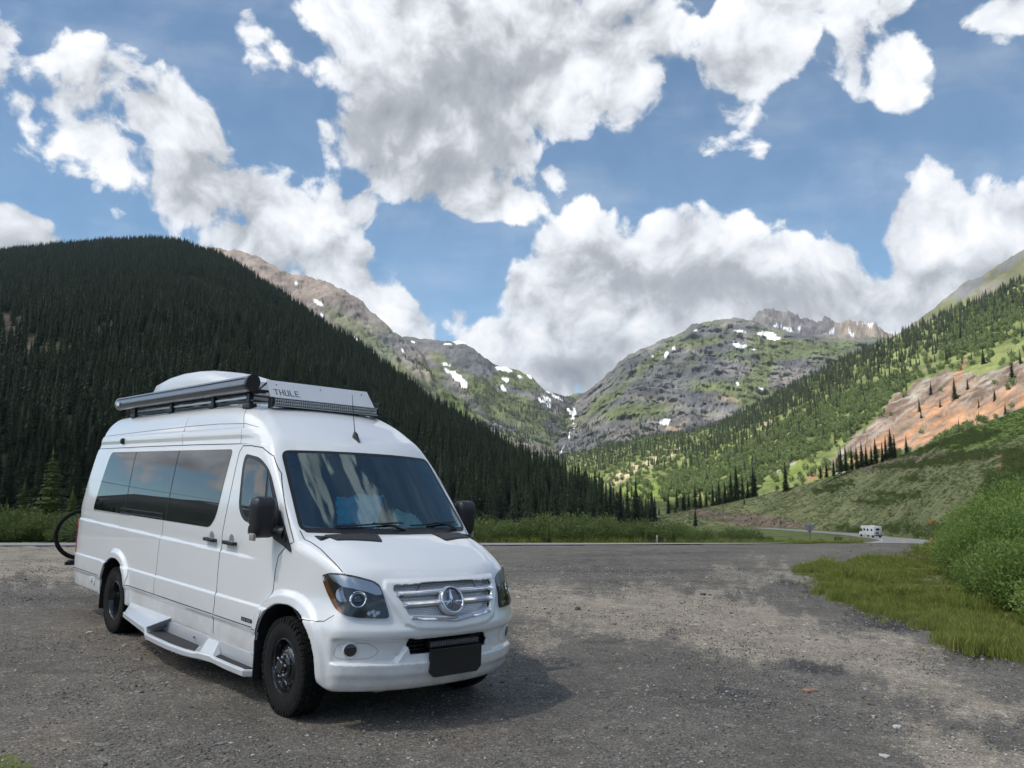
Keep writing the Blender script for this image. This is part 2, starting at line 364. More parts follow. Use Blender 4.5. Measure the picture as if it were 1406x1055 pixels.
# ---------------------------------------------------------------- shared surface material driven by a painted base colour
def terrain_mat(name, scale, bump, rough=.95, amp=.5, fine=8):
    m, nt, p = new_mat(name); L = nt.links; N = nt.nodes
    a = N.new('ShaderNodeAttribute'); a.attribute_name = 'tint'; tc = N.new('ShaderNodeTexCoord')
    n = N.new('ShaderNodeTexNoise'); n.inputs['Scale'].default_value = scale; n.inputs['Detail'].default_value = 8; n.inputs['Roughness'].default_value = .65; L.new(tc.outputs['Object'], n.inputs['Vector'])
    r = N.new('ShaderNodeMapRange'); r.inputs['From Min'].default_value = .3; r.inputs['From Max'].default_value = .7; r.inputs['To Min'].default_value = 1-amp; r.inputs['To Max'].default_value = 1+amp; L.new(n.outputs['Fac'], r.inputs['Value'])
    v = N.new('ShaderNodeVectorMath'); v.operation = 'SCALE'; L.new(a.outputs['Color'], v.inputs[0]); L.new(r.outputs[0], v.inputs['Scale']); L.new(v.outputs[0], p.inputs['Base Color'])
    p.inputs['Roughness'].default_value = rough; p.inputs['Specular IOR Level'].default_value = .2
    b = N.new('ShaderNodeBump'); b.inputs['Strength'].default_value = 1; b.inputs['Distance'].default_value = bump; L.new(n.outputs['Fac'], b.inputs['Height']); L.new(b.outputs[0], p.inputs['Normal'])
    return m
def set_tint(me, colr):
    at_ = me.attributes.new('tint', 'FLOAT_COLOR', 'POINT'); c = np.ones((len(colr), 4), np.float32); c[:, :3] = colr; at_.data.foreach_set('color', c.ravel())
def grid_faces(nx, ny):
    i = np.arange(nx*ny).reshape(nx, ny); return np.stack([i[:-1, :-1], i[1:, :-1], i[1:, 1:], i[:-1, 1:]], -1).reshape(-1, 4)
def pl(P, x):
    P = np.array(P, float); return np.interp(x, P[:, 0], P[:, 1])
SHEETS = {}
def sheet(name, px0, px1, step, foot, crest, colour, amp=.02, fscale=1., ridge=True, prof=1.15, nt_=120, nb=24, m=None, drop=.6, label=None, tscale=.01, bump=6, jit=1.0, gul=0., strata=0.):
    """a mountain side: foot and crest outlines as (px, py, distance) polylines, with relief, a crest and a back slope"""
    px = np.arange(px0, px1+step, step); F = np.array(foot, float); K = np.array(crest, float)
    yf = np.interp(px, F[:, 0], F[:, 2]); yc = np.interp(px, K[:, 0], K[:, 2]); pf = np.interp(px, F[:, 0], F[:, 1]); pc = np.interp(px, K[:, 0], K[:, 1])
    zf = zat(px, pf, yf); xf = xat(px, pf, yf); zc = zat(px, pc, yc); xc = xat(px, pc, yc); zf = np.minimum(zf, ground_z(xf, yf))-1.5
    t = np.linspace(0, 1, nt_)[None]; Z0 = zf[:, None]+(zc-zf)[:, None]*t**prof; X0 = xf[:, None]+(xc-xf)[:, None]*t; Y0 = yf[:, None]+(yc-yf)[:, None]*t
    tb = np.linspace(0, 1, nb+1)[None, 1:]; H = (zc-zf)[:, None]; sp = np.maximum((yc-yf)[:, None], 2.0*H*.6)
    Xb = xc[:, None]*(1+tb*sp/yc[:, None]*.9); Yb = yc[:, None]+tb*sp*.9; Zb = zc[:, None]-H*drop*tb**1.1*1.2
    X = np.concatenate([X0, Xb], 1); Y = np.concatenate([Y0, Yb], 1); Z = np.concatenate([Z0, Zb], 1); T = np.concatenate([np.broadcast_to(t, X0.shape), 1+np.broadcast_to(tb, Xb.shape)], 1)
    L = np.median(yc)*.10/fscale
    env = np.minimum(1, T/.12)*(1-.55*np.exp(-((T-1)/.05)**2)*jit)
    r = fbm(X/L, Y/L, Z/L, 7, .52, ridge=ridge); r2 = fbm(X/L*4+9, Y/L*4, Z/L*4, 5, .55, ridge=True); r = r-r.mean(); r2 = r2-r2.mean()
    A = np.median(yc)*amp; Z = Z+env*A*(r+.35*r2); 
    if gul:
        g = fbm(X/L*2.2+np.cumsum(np.zeros_like(X), 1), T*1.1, 3., 4, .5, ridge=True); Z = Z-env*gul*A*np.clip(g, 0, 1)
    if strata:
        sr = fbm(X/L*2.2+.8*r, Z/L*3.0+.8*r, Y/L*2.2, 6, .55, ridge=True); k_ = env*strata*np.median(yc)*(sr-.2)*(T < 1.02)/np.hypot(X, Y); X = X*(1-k_); Y = Y*(1-k_); Z = CAM_H+(Z-CAM_H)*(1-k_*.4)
    PX = np.broadcast_to(px[:, None], X.shape); upx, upy = unproj(X, Y, Z)
    col = colour(PX, upy, T, X, Y, Z, r, r2)
    V = np.stack([X, Y, Z], -1).reshape(-1, 3); me = mesh_np(name, V, grid_faces(*X.shape)); set_tint(me, np.clip(col, 0, 1).reshape(-1, 3))
    if me.polygons[0].normal.z < 0: me.flip_normals()
    o = link(name, me, [m or terrain_mat(name+'_surface', tscale, bump)]); tag(o, kind='structure')
    SHEETS[name] = (px, X, Y, Z, T); return o
def mix(a, b, w): return a*(1-w[..., None])+b*w[..., None]
def cl(*c): return np.array(c, float)
ROCKG, ROCKW, GRASS, DGRASS, SCREE, ORANGE, SNOW, SOIL = cl(.105, .107, .110), cl(.19, .170, .145), cl(.105, .128, .048), cl(.075, .105, .032), cl(.33, .27, .19), cl(.33, .18, .10), cl(.85, .87, .90), cl(.16, .115, .08)
def sh(a): return np.asarray(a, float)[..., :]*1.0
def basec(shape, c): return np.broadcast_to(c, shape+(3,)).copy()
def steep(X, Y, Z):
    gx = np.gradient(Z, axis=0)/(np.abs(np.gradient(X, axis=0))+1e-6); gy = np.gradient(Z, axis=1)/(np.hypot(np.gradient(Y, axis=1), np.gradient(X, axis=1))+1e-6); return np.hypot(gx*.6, gy)
def spots(PX, PY, X, Z, items, soft=1.2, warp=5.0, sc=.09, k=1.):
    """irregular patches: items (px, py, rx, ry, tilt)"""
    wx = PX+warp*fbm(PX*sc, PY*sc, 1., 4, .6); wy = PY+warp*fbm(PX*sc, PY*sc, 9., 4, .6); m = np.zeros(PX.shape)
    for px, py, rx, ry, an in items:
        a = math.radians(an); dx, dy = wx-px, wy-py; u = (dx*math.cos(a)+dy*math.sin(a))/(rx*k); v = (-dx*math.sin(a)+dy*math.cos(a))/(ry*k)
        q = np.sqrt(u*u+v*v); m = np.maximum(m, np.clip((1-q)*min(rx, ry)/soft+.5, 0, 1))
    return m
# ---- left forested hill
def c_left(PX, PY, T, X, Y, Z, r, r2):
    n = fbm(X/60, Y/60, Z/60, 4); c = basec(X.shape, cl(.022, .030, .013)); c = mix(c, SOIL, sst(.25, .5, n)*.6)
    s = spots(PX, PY, X, Z, [(15, 465, 16, 28, 20), (38, 485, 9, 24, 15), (140, 455, 16, 10, -35), (5, 440, 10, 10, 0), (60, 482, 6, 12, 0)]); c = mix(c, cl(.12, .095, .07), s)
    s = spots(PX, PY, X, Z, [(85, 482, 22, 8, -15), (48, 365, 14, 4, -30)]); return mix(c, cl(.10, .12, .04), s)
sheet('left_hill', -1700, 905, 3.2, [(-1700, 760, 130), (-520, 745, 150), (0, 728, 190), (400, 722, 230), (640, 721, 270), (800, 716, 350), (880, 708, 430), (905, 705, 450)],
      [(-1700, 725, 260), (-1300, 660, 500), (-900, 560, 750), (-520, 470, 1000), (-300, 400, 1200), (-100, 358, 1400), (0, 349, 1500), (100, 337, 1500), (200, 331, 1450), (250, 336, 1400), (300, 352, 1300), (400, 415, 1120), (500, 485, 960), (600, 561, 800), (700, 622, 640), (780, 668, 520), (860, 705, 440), (890, 712, 452), (905, 722, 452)],
      c_left, amp=.014, fscale=.8, prof=1.0, nt_=110)
# ---- rocky ridge behind it
def c_ridge(PX, PY, T, X, Y, Z, r, r2):
    n = fbm(X/300, Y/300, Z/120, 5); c = mix(basec(X.shape, ROCKG*1.15), ROCKW*.95, sst(-.2, .3, n+.35*r2))
    top = sst(470, 380, PY); c = mix(c, cl(.22, .175, .15), top*.7)
    g = sst(-.05, .25, fbm(X/160, Y/160, Z/160, 5))*sst(430, 560, PX)*sst(420, 500, PY); c = mix(c, DGRASS*1.15, g*.85)
    g2 = spots(PX, PY, X, Z, [(490, 455, 60, 12, 38), (520, 490, 70, 20, 42), (610, 560, 70, 20, 40)], 6, 12); c = mix(c, DGRASS, g2*.5)
    s = spots(PX, PY, X, Z, [(438, 416, 10, 2.6, 35), (487, 466, 11, 2.6, 42), (407, 389, 3, 2, 30), (387, 397, 3, 1.6, 70), (442, 433, 3, 1.5, 50), (553, 482, 5, 1.5, 60)], .8, 3, .15, .85); return mix(c, SNOW, s)
sheet('rock_ridge', 200, 800, 1.5, [(200, 560, 1700), (500, 620, 1600), (700, 660, 1500), (800, 665, 1500)],
      [(200, 345, 2900), (298, 340, 2800), (345, 349, 2750), (372, 362, 2700), (400, 378, 2650), (412, 376, 2650), (440, 381, 2600), (462, 392, 2550), (490, 409, 2500), (520, 437, 2400), (548, 459, 2350), (575, 480, 2300), (600, 520, 2200), (650, 565, 2100), (720, 600, 2000), (770, 628, 1900), (800, 650, 1850)],
      c_ridge, strata=.008, amp=.016, fscale=1.6, prof=1.05, nt_=150)
# ---- knob and snowy shoulder further back
def c_knob(PX, PY, T, X, Y, Z, r, r2):
    st = fbm(X/220, Y/220, Z/90, 5); c = mix(basec(X.shape, ROCKG), ROCKW*.8, sst(-.1, .35, st))
    g = np.maximum(sst(-.02, .2, fbm(X/240, Y/240, Z/200, 5)+.12*(PY > 500)), spots(PX, PY, X, Z, [(660, 535, 26, 16, 30), (620, 500, 30, 10, 30), (720, 520, 30, 14, 20), (700, 560, 40, 20, 10)], 5, 10)); c = mix(c, GRASS*.85, g*.9)
    rock = spots(PX, PY, X, Z, [(645, 492, 42, 22, 25), (770, 590, 12, 26, -60)], 5, 10); c = mix(c, ROCKG*.9, rock)
    f = sst(.0, .2, fbm(X/90, Y/90, Z/90, 4))*sst(530, 560, PY); c = mix(c, cl(.04, .055, .03), f*.8)
    s = spots(PX, PY, X, Z, [(628, 518, 14, 5, 40), (636, 526, 10, 4.5, 55), (616, 510, 7, 2.5, 20), (632, 470, 14, 3, 8), (692, 507, 15, 3.6, 15), (694, 521, 6, 3.2, 20), (692, 534, 7, 3, 50), (748, 549, 11, 5.5, 10), (754, 556, 6, 4, 60), (567, 470, 4, 1.6, 20), (614, 472, 5, 1.4, 0), (725, 515, 9, 2, 45), (760, 543, 16, 2.6, 30), (612, 501, 6, 1.6, 20), (715, 518, 4, 2, 30)], .8, 4, .13, .82); return mix(c, SNOW, s)
sheet('snowy_shoulder', 520, 800, 1, [(520, 640, 2000), (700, 640, 2000), (760, 632, 2100), (800, 640, 2100)],
      [(520, 470, 3500), (556, 462, 3500), (600, 468, 3400), (630, 469, 3400), (650, 478, 3300), (665, 492, 3250), (680, 502, 3300), (710, 507, 3400), (730, 518, 3300), (750, 535, 3200), (775, 545, 3300), (800, 548, 3500)],
      c_knob, strata=.008, amp=.010, fscale=1.6, prof=1.1, nt_=170)
# ---- central cliff mountain
def c_cliff(PX, PY, T, X, Y, Z, r, r2):
    n = fbm(X/260, Y/260, Z/70, 6); n2 = fbm(X/120, Y/120, Z/50, 5, .6)
    c = mix(basec(X.shape, cl(.088, .090, .095)), cl(.165, .155, .14), sst(-.15, .35, n+.5*n2))
    g = sst(-.10, .20, fbm(X/330, Y/330, Z/160, 6, .6)+.25*n2); g = g*(1-.75*spots(PX, PY, X, Z, [(880, 520, 75, 40, -25), (1130, 510, 60, 26, -15), (830, 590, 50, 20, -10)], 10, 20))
    g = np.maximum(g, spots(PX, PY, X, Z, [(1030, 540, 24, 26, 20), (1060, 560, 34, 18, -20), (1130, 480, 60, 8, -8), (960, 470, 40, 6, -10), (1050, 500, 14, 30, 20), (900, 490, 50, 6, -40), (830, 550, 40, 7, -35), (870, 565, 50, 10, -5), (1160, 490, 40, 6, -10), (1000, 600, 100, 14, -8)], 6, 12)); c = mix(c, GRASS*.95, g*.9)
    o = spots(PX, PY, X, Z, [(1000, 548, 16, 3, 10), (935, 583, 8, 3, -35), (925, 588, 12, 4, -10)], 2, 6); c = mix(c, cl(.27, .22, .15), o)
    f = sst(.02, .2, fbm(X/80, Y/80, Z/80, 4))*sst(590, 612, PY); c = mix(c, cl(.04, .055, .03), f*.7)
    s = spots(PX, PY, X, Z, [(1015, 455, 10, 2.2, 8), (1052, 459, 15, 4, 5), (1062, 465, 11, 2.5, 0), (1012, 474, 8, 2.8, 20), (1022, 476, 5, 2.5, 10), (912, 579, 9, 4.5, -20), (1042, 535, 5, 2.5, 0), (915, 487, 3, 4, 30), (896, 490, 2.5, 1.5, 0), (925, 479, 3, 1.5, 0), (1012, 527, 3.5, 1.5, 30), (1034, 479, 3, 1.2, 0), (955, 454, 3, 1, 0), (786, 568, 5, 9, 10), (783, 562, 8, 4, 20), (788, 585, 3, 5, 0), (782, 598, 1.3, 6, 15), (772, 617, 1.2, 5, 25)], .8, 3, .15, .85); return mix(c, SNOW, s)
sheet('cliff_mountain', 755, 1330, 1, [(755, 640, 1900), (820, 640, 1900), (1000, 615, 2000), (1330, 600, 2000)],
      [(755, 560, 3500), (775, 546, 3500), (790, 543, 3500), (805, 538, 3400), (822, 525, 3300), (836, 512, 3250), (848, 499, 3200), (862, 489, 3200), (880, 480, 3200), (905, 470, 3300), (925, 463, 3350), (940, 454, 3400), (948, 448, 3400), (965, 441, 3500), (985, 438, 3500), (1010, 437, 3500), (1036, 440, 3500), (1060, 452, 3500), (1090, 457, 3450), (1140, 462, 3400), (1200, 464, 3400), (1330, 480, 3400)],
      c_cliff, amp=.012, fscale=2.0, prof=1.1, nt_=260, strata=.012)
# ---- far jagged summit
def c_far(PX, PY, T, X, Y, Z, r, r2):
    n = fbm(X/200, Y/200, Z/60, 5); c = mix(basec(X.shape, cl(.105, .095, .098)), cl(.17, .155, .145), sst(-.2, .3, n+.5*r2)); c = mix(c, cl(.26, .21, .155), sst(1135, 1160, PX)*.8)
    s = spots(PX, PY, X, Z, [(1080, 452, 12, 1.8, 25), (1142, 455, 5, 3, -50), (1168, 458, 8, 1.8, 50), (1180, 444, 12, 1.4, 0), (1065, 448, 5, 2, 10), (1098, 451, 3, 1.5, 0), (1112, 456, 3, 1.5, 0), (1195, 445, 5, 1.2, 0)], .8, 3, .15, .85); return mix(c, SNOW, s)
sheet('far_summit', 1000, 1330, 1, [(1000, 490, 4300), (1330, 490, 4300)],
      [(1000, 470, 5200), (1030, 448, 5200), (1035, 437, 5200), (1042, 427, 5200), (1050, 421, 5200), (1062, 423, 5200), (1072, 429, 5200), (1085, 428, 5200), (1098, 435, 5200), (1112, 436, 5200), (1122, 440, 5200), (1138, 437, 5200), (1146, 442, 5200), (1165, 442, 5200), (1190, 446, 5200), (1200, 443, 5200), (1208, 449, 5200), (1216, 456, 5200), (1250, 470, 5200), (1330, 485, 5200)],
      c_far, amp=.013, fscale=3.0, prof=1.1, nt_=90, jit=.35, drop=.5)
# ---- bare green shoulder at upper right
def c_shoulder(PX, PY, T, X, Y, Z, r, r2):
    n = fbm(X/90, Y/90, Z/40, 5); c = mix(basec(X.shape, cl(.13, .135, .07)), ROCKW*.9, sst(.0, .3, n+.3*r2)); rock = spots(PX, PY, X, Z, [(1330, 395, 26, 8, -35), (1385, 362, 26, 5, -35)], 4, 8); return mix(c, ROCKG*1.2, rock)
sheet('green_shoulder', 1200, 2300, 2, [(1200, 500, 1500), (2300, 480, 1500)],
      [(1200, 475, 2300), (1260, 441, 2300), (1275, 430, 2300), (1308, 403, 2250), (1322, 390, 2250), (1345, 378, 2200), (1380, 358, 2150), (1406, 343, 2100), (1500, 290, 2100), (1700, 250, 2100), (2000, 340, 2000), (2300, 520, 1900)],
      c_shoulder, amp=.010, fscale=2.0, prof=1.1, nt_=80)
# ---- sunlit slope on the right
R_SCREE = [(1130, 640), (1160, 610), (1195, 578), (1225, 545), (1255, 525), (1275, 520), (1300, 508), (1340, 515), (1420, 490), (1420, 600), (1330, 590), (1270, 612), (1200, 625)]
def c_right(PX, PY, T, X, Y, Z, r, r2):
    n = fbm(X/70, Y/70, Z/70, 5); n2 = fbm(X/25, Y/25, Z/25, 5, .6); c = mix(basec(X.shape, cl(.155, .180, .065)), cl(.105, .130, .045), sst(-.25, .25, n))
    c = mix(c, cl(.20, .19, .12), sst(.15, .4, n2)*.6)
    wx = PX+14*fbm(PX*.05, PY*.05, 2., 4, .6); wy = PY+14*fbm(PX*.05, PY*.05, 8., 4, .6)
    a = math.radians(-38); u = PX*math.cos(a)+PY*math.sin(a); v = -PX*math.sin(a)+PY*math.cos(a); st = fbm(u*.02, v*.16, 4., 5, .6)
    sc = inpoly(wx, wy, R_SCREE)*1.0; scol = mix(basec(X.shape, cl(.225, .185, .15)), cl(.125, .085, .065), sst(-.12, .12, st)); scol = mix(scol, cl(.26, .25, .21), sst(.05, .3, n2)); scol = mix(scol, cl(.09, .10, .05), sst(.12, .3, n)*.8); c = mix(c, scol, sc)
    og = spots(PX, PY, X, Z, [(1230, 590, 75, 9, -36), (1290, 560, 60, 6, -36), (1215, 612, 50, 10, -20), (1330, 572, 60, 16, -20), (1120, 652, 16, 3.5, -20), (1290, 590, 50, 12, -20), (1395, 545, 40, 16, -10), (1250, 600, 60, 12, -28), (1310, 520, 30, 5, -60)], 4, 12); c = mix(c, mix(basec(X.shape, ORANGE), cl(.20, .15, .11), sst(-.10, .10, st)), og)
    tn = spots(PX, PY, X, Z, [(1035, 592, 34, 3, -32), (990, 630, 22, 2.6, -32), (1040, 605, 20, 1.6, -40), (960, 650, 26, 3, -32), (850, 655, 20, 7, -30), (880, 640, 26, 6, -25), (940, 660, 12, 2, -30), (1065, 603, 24, 4.5, -34), (1030, 612, 12, 3, -30), (925, 620, 10, 4, -30), (1074, 640, 20, 12, -40)], 2, 8)
    c = mix(c, cl(.40, .33, .22), tn*.9); rd = spots(PX, PY, X, Z, [(1045, 600, 22, 3, -34)], 2, 6); c = mix(c, cl(.25, .13, .09), rd)
    gr = spots(PX, PY, X, Z, [(1075, 640, 20, 10, -45)], 2, 8); c = mix(c, cl(.25, .24, .22), gr)
    yg = spots(PX, PY, X, Z, [(900, 672, 60, 12, -10), (1080, 650, 34, 8, -25), (980, 650, 60, 9, -22), (1340, 440, 26, 16, -30), (1000, 612, 60, 6, -25)], 6, 12); c = mix(c, cl(.14, .19, .04), yg*.8)
    return c
sheet('right_slope', 770, 2900, 2.0, [(770, 655, 900), (830, 690, 620), (870, 703, 480), (960, 702, 420), (1150, 665, 380), (1300, 640, 340), (1500, 640, 260), (1760, 660, 220), (2900, 690, 160)],
      [(770, 628, 2000), (800, 622, 2000), (840, 612, 1950), (900, 600, 1850), (950, 594, 1750), (985, 584, 1650), (1010, 572, 1550), (1052, 552, 1450), (1080, 536, 1400), (1110, 519, 1350), (1150, 500, 1300), (1190, 481, 1250), (1220, 468, 1230), (1260, 450, 1200), (1300, 430, 1170), (1340, 416, 1130), (1370, 402, 1110), (1406, 384, 1080), (1500, 330, 1000), (1760, 250, 900), (2200, 380, 700), (2600, 560, 450), (2900, 690, 260)],
      c_right, amp=.010, fscale=1.3, prof=1.08, nt_=230, tscale=.05, bump=3)
# ---- meadow rising from the road
def c_meadow(PX, PY, T, X, Y, Z, r, r2):
    n = fbm(X/18, Y/18, 0., 5); n2 = fbm(X/5, Y/5, 4., 4, .6); c = mix(basec(X.shape, cl(.200, .205, .095)), cl(.130, .150, .060), sst(-.15, .3, n)); c = mix(c, cl(.19, .175, .10), sst(.1, .4, n2)*.3)
    d = spots(PX, PY, X, Z, [(985, 708, 75, 6, 8), (1040, 716, 60, 9, 6), (1090, 722, 30, 4, 5), (1210, 640, 90, 6, -4), (1300, 628, 60, 6, -2), (1120, 652, 20, 2, -15)], 3, 8); c = mix(c, cl(.21, .155, .115), d)
    og = spots(PX, PY, X, Z, [(1400, 628, 30, 8, 0), (1390, 640, 20, 6, 0)], 3, 8); c = mix(c, cl(.40, .22, .12), og); yg = spots(PX, PY, X, Z, [(1360, 590, 70, 20, -15), (1400, 570, 50, 14, -15), (1130, 655, 20, 3, -10), (970, 690, 20, 2, -15)], 5, 12); return mix(c, cl(.15, .21, .045), yg)
sheet('meadow', 862, 2900, 2.2, [(862, 716, 430), (940, 722, 390), (1040, 729, 370), (1120, 729, 330), (1190, 731, 270), (1240, 736, 215), (1275, 741, 165), (1330, 748, 110), (1420, 768, 70), (1600, 790, 50), (2000, 800, 45), (2900, 820, 40)],
      [(862, 712, 470), (900, 709, 470), (940, 702, 460), (985, 694, 450), (1035, 683, 440), (1075, 673, 430), (1110, 664, 420), (1140, 654, 410), (1175, 645, 400), (1215, 634, 380), (1260, 620, 350), (1300, 603, 330), (1345, 585, 310), (1406, 560, 290), (1500, 530, 260), (1700, 500, 230), (2000, 520, 190), (2500, 640, 120), (2900, 760, 60)],
      c_meadow, amp=.003, fscale=.7, ridge=False, prof=1.05, nt_=190, tscale=.35, bump=.25, drop=.25)
# ---- mountains behind and beside the camera (seen in the glass and from other positions)
def ring_mountains():
    az = np.radians(np.arange(52, 309, 1.0)); nt2 = 60; t = np.linspace(0, 1.5, nt2)[None]
    azd = np.degrees(az); az_ = azd*1.0
    el = np.interp(azd, [52, 62, 80, 100, 150, 190, 230, 255, 275, 290, 300, 309], [.5, 5, 10, 12, 9, 8, 6, 4.2, 3.6, 3.8, 3.4, .5]); D = np.interp(azd, [26, 60, 180, 270, 300, 334], [1500, 1600, 2200, 2600, 1500, 1300]); F = np.interp(azd, [26, 40, 180, 270, 300, 334], [150, 200, 300, 500, 300, 250])
    R = F[:, None]+(D-F)[:, None]*t; H = D*np.tan(np.radians(el)); Z = -6+H[:, None]*np.where(t < 1, t**1.1, np.maximum(0, 2-t)); X = R*np.sin(az)[:, None]; Y = R*np.cos(az)[:, None]
    r = fbm(X/260, Y/260, Z/260, 6, .5, ridge=True); Z = Z+r*H[:, None]*.10*np.minimum(1, t/.2)
    c = mix(basec(X.shape, cl(.028, .038, .02)), ROCKG*.8, sst(.6, .85, t+.2*r)*np.ones_like(X)); c = mix(c, SNOW, sst(.35, .5, fbm(X/90, Y/90, Z/90, 4)+.1*(t > .8))*sst(.7, .8, t)*np.ones_like(X)*.8)
    me = mesh_np('surrounding_mountains', np.stack([X, Y, Z], -1).reshape(-1, 3), grid_faces(*X.shape)); set_tint(me, c.reshape(-1, 3))
    if me.polygons[0].normal.z < 0: me.flip_normals()
    tag(link('surrounding_mountains', me, [terrain_mat('surrounding_surface', .01, 6)]), kind='structure')
ring_mountains()
# ---------------------------------------------------------------- the ground sheet
GRASS_R = [(1088, 782), (1120, 778), (1180, 772), (1240, 766), (1290, 752), (1400, 740), (2600, 760), (2600, 1500), (1500, 925), (1385, 905), (1330, 895), (1290, 880), (1283, 862), (1265, 858), (1245, 850), (1190, 838), (1160, 822), (1120, 802)]
ISLAND = [(560, 744), (960, 746), (1120, 743), (1160, 740), (1130, 736), (1060, 731), (900, 722), (560, 730)]
def build_ground():
    az = np.radians(np.concatenate([np.arange(-180, -40, 2.5), np.arange(-40, 40, .16), np.arange(40, 180.1, 2.5)])); rr = [0, .6]
    while rr[-1] < 30000: rr.append(rr[-1]*(1.014 if rr[-1] < 60 else 1.03)+.03)
    r = np.array(rr); X = r[None]*np.sin(az)[:, None]; Y = r[None]*np.cos(az)[:, None]; Z = ground_z(X, Y)
    near = sst(80, 30, r)[None]
    rd = road_dist(X, Y); off = sst(4.5, 8, rd)
    px, py = unproj(X, Y, Z); wx = px+48*fbm(X*.9, Y*.9, 1., 5, .65)*sst(60, 15, r)[None]+2*fbm(X*.1, Y*.1, 3., 3); wy = py+17*fbm(X*.9, Y*.9, 5., 5, .65)*sst(60, 15, r)[None]
    front = Y > 1
    grass = (inpoly(wx, wy, GRASS_R) & front & (rd > 4.2)).astype(float)
    bey = (Y > 34.5+1.0*fbm(X*.3, Y*.3, 0., 3)) & (rd > 4.6); bey |= (Y < -14) | (X < -28)*(Y < 24); grass = np.maximum(grass, bey*1.0)
    lc = inpoly(wx, wy, [(-40, 1036), (20, 1040), (45, 1052), (40, 1200), (-40, 1200)]) & front; grass = np.maximum(grass, lc)
    Z = Z+near*(.020*fbm(X*.6, Y*.6, 0., 4)+.012*fbm(X*2.5, Y*2.5, 0., 4, .6))*(rd > 3.6)
    # tyre tracks across the lot
    tr_ = fbm(X*.12+Y*.05, (Y*.9-X*.25)*.9, 5., 4, .55); c_tr = sst(.12, .3, tr_)*near*(rd > 4)
    # shallow ditch at the right edge and a berm
    dt = spots(px, py, X, Z, [(1215, 852, 40, 9, 12), (1350, 905, 50, 8, 10)], 8, 8)*front*near; Z = Z-.10*dt
    Z = np.where(rd < 4.3, Z-.03, Z)
    Z = Z-off*sst(25, 60, Y)*.25*(X < 60)
    tan = spots(px, py, X, Z, [(860, 845, 190, 26, 8), (1010, 860, 170, 40, 12), (1180, 905, 180, 26, 18), (1330, 960, 120, 16, 14), (1340, 1045, 120, 30, 20), (1050, 790, 60, 10, 0), (60, 775, 140, 22, 0), (0, 760, 100, 10, 0), (1240, 890, 60, 16, 20), (740, 875, 40, 14, 0)], 26, 40, .035)*front
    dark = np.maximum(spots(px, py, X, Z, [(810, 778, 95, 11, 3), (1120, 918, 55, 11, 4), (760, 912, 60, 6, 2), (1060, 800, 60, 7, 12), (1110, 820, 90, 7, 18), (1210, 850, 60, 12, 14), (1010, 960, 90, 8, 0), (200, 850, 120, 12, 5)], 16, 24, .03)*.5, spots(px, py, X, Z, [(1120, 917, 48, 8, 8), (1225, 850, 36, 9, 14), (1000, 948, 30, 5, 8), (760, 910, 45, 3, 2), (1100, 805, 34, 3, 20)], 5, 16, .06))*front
    brown = spots(px, py, X, Z, [(640, 1010, 60, 14, 0), (60, 1020, 50, 25, -10), (300, 880, 200, 40, 5)], 30, 30, .03)*front
    c = basec(X.shape, cl(.168, .151, .127)); n = fbm(X*.35, Y*.35, 0., 5, .6); c = c*(1+.32*n)[..., None]
    c = c*1.; c = mix(c, cl(.22, .175, .135), brown*.5); c = c*(1-.28*c_tr)[..., None]
    far = sst(100, 300, r)[None]*np.ones_like(X); g0 = mix(basec(X.shape, cl(.150, .170, .048)), cl(.090, .115, .036), sst(-.2, .3, fbm(X*.25, Y*.25, 2., 4))); g0 = mix(g0, cl(.13, .105, .055), sst(.15, .4, fbm(X*.8, Y*.8, 6., 4))*.6)
    c = mix(c, g0, grass); riv = spots(px, py, X, Z, [(880, 703, 40, 2, 5), (925, 712, 40, 2, 8)], 2, 3)*front*(Y > 200); c = mix(c, cl(.42, .38, .30), riv*.9)
    me = mesh_np('ground', np.stack([X, Y, Z], -1).reshape(-1, 3), grid_faces(*X.shape)); set_tint(me, np.clip(c, 0, 1).reshape(-1, 3))
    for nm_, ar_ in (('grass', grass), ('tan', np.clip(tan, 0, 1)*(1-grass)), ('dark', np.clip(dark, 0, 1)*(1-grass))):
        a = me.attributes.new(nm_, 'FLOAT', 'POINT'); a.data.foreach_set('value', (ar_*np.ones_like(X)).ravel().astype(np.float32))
    if me.polygons[5000].normal.z < 0: me.flip_normals()
    m, nt, p = new_mat('ground_surface'); N = nt.nodes; L = nt.links
    at1 = N.new('ShaderNodeAttribute'); at1.attribute_name = 'tint'; at2 = N.new('ShaderNodeAttribute'); at2.attribute_name = 'grass'; tc = N.new('ShaderNodeTexCoord')
    def noise(s, d=6, r=.6):
        n = N.new('ShaderNodeTexNoise'); n.inputs['Scale'].default_value = s; n.inputs['Detail'].default_value = d; n.inputs['Roughness'].default_value = r; L.new(tc.outputs['Object'], n.inputs['Vector']); return n
    def mp(v, a, b, c_, d_):
        r = N.new('ShaderNodeMapRange'); r.inputs['From Min'].default_value = a; r.inputs['From Max'].default_value = b; r.inputs['To Min'].default_value = c_; r.inputs['To Max'].default_value = d_; L.new(v, r.inputs['Value']); return r.outputs[0]
    def mth(op, a, b):
        n = N.new('ShaderNodeMath'); n.operation = op
        for i, x in enumerate((a, b)):
            if isinstance(x, (int, float)): n.inputs[i].default_value = x
            else: L.new(x, n.inputs[i])
        return n.outputs[0]
    vo = N.new('ShaderNodeTexVoronoi'); vo.inputs['Scale'].default_value = 78; L.new(tc.outputs['Object'], vo.inputs['Vector'])        # chippings, ~2.4 cm
    vo2 = N.new('ShaderNodeTexVoronoi'); vo2.inputs['Scale'].default_value = 15; L.new(tc.outputs['Object'], vo2.inputs['Vector'])
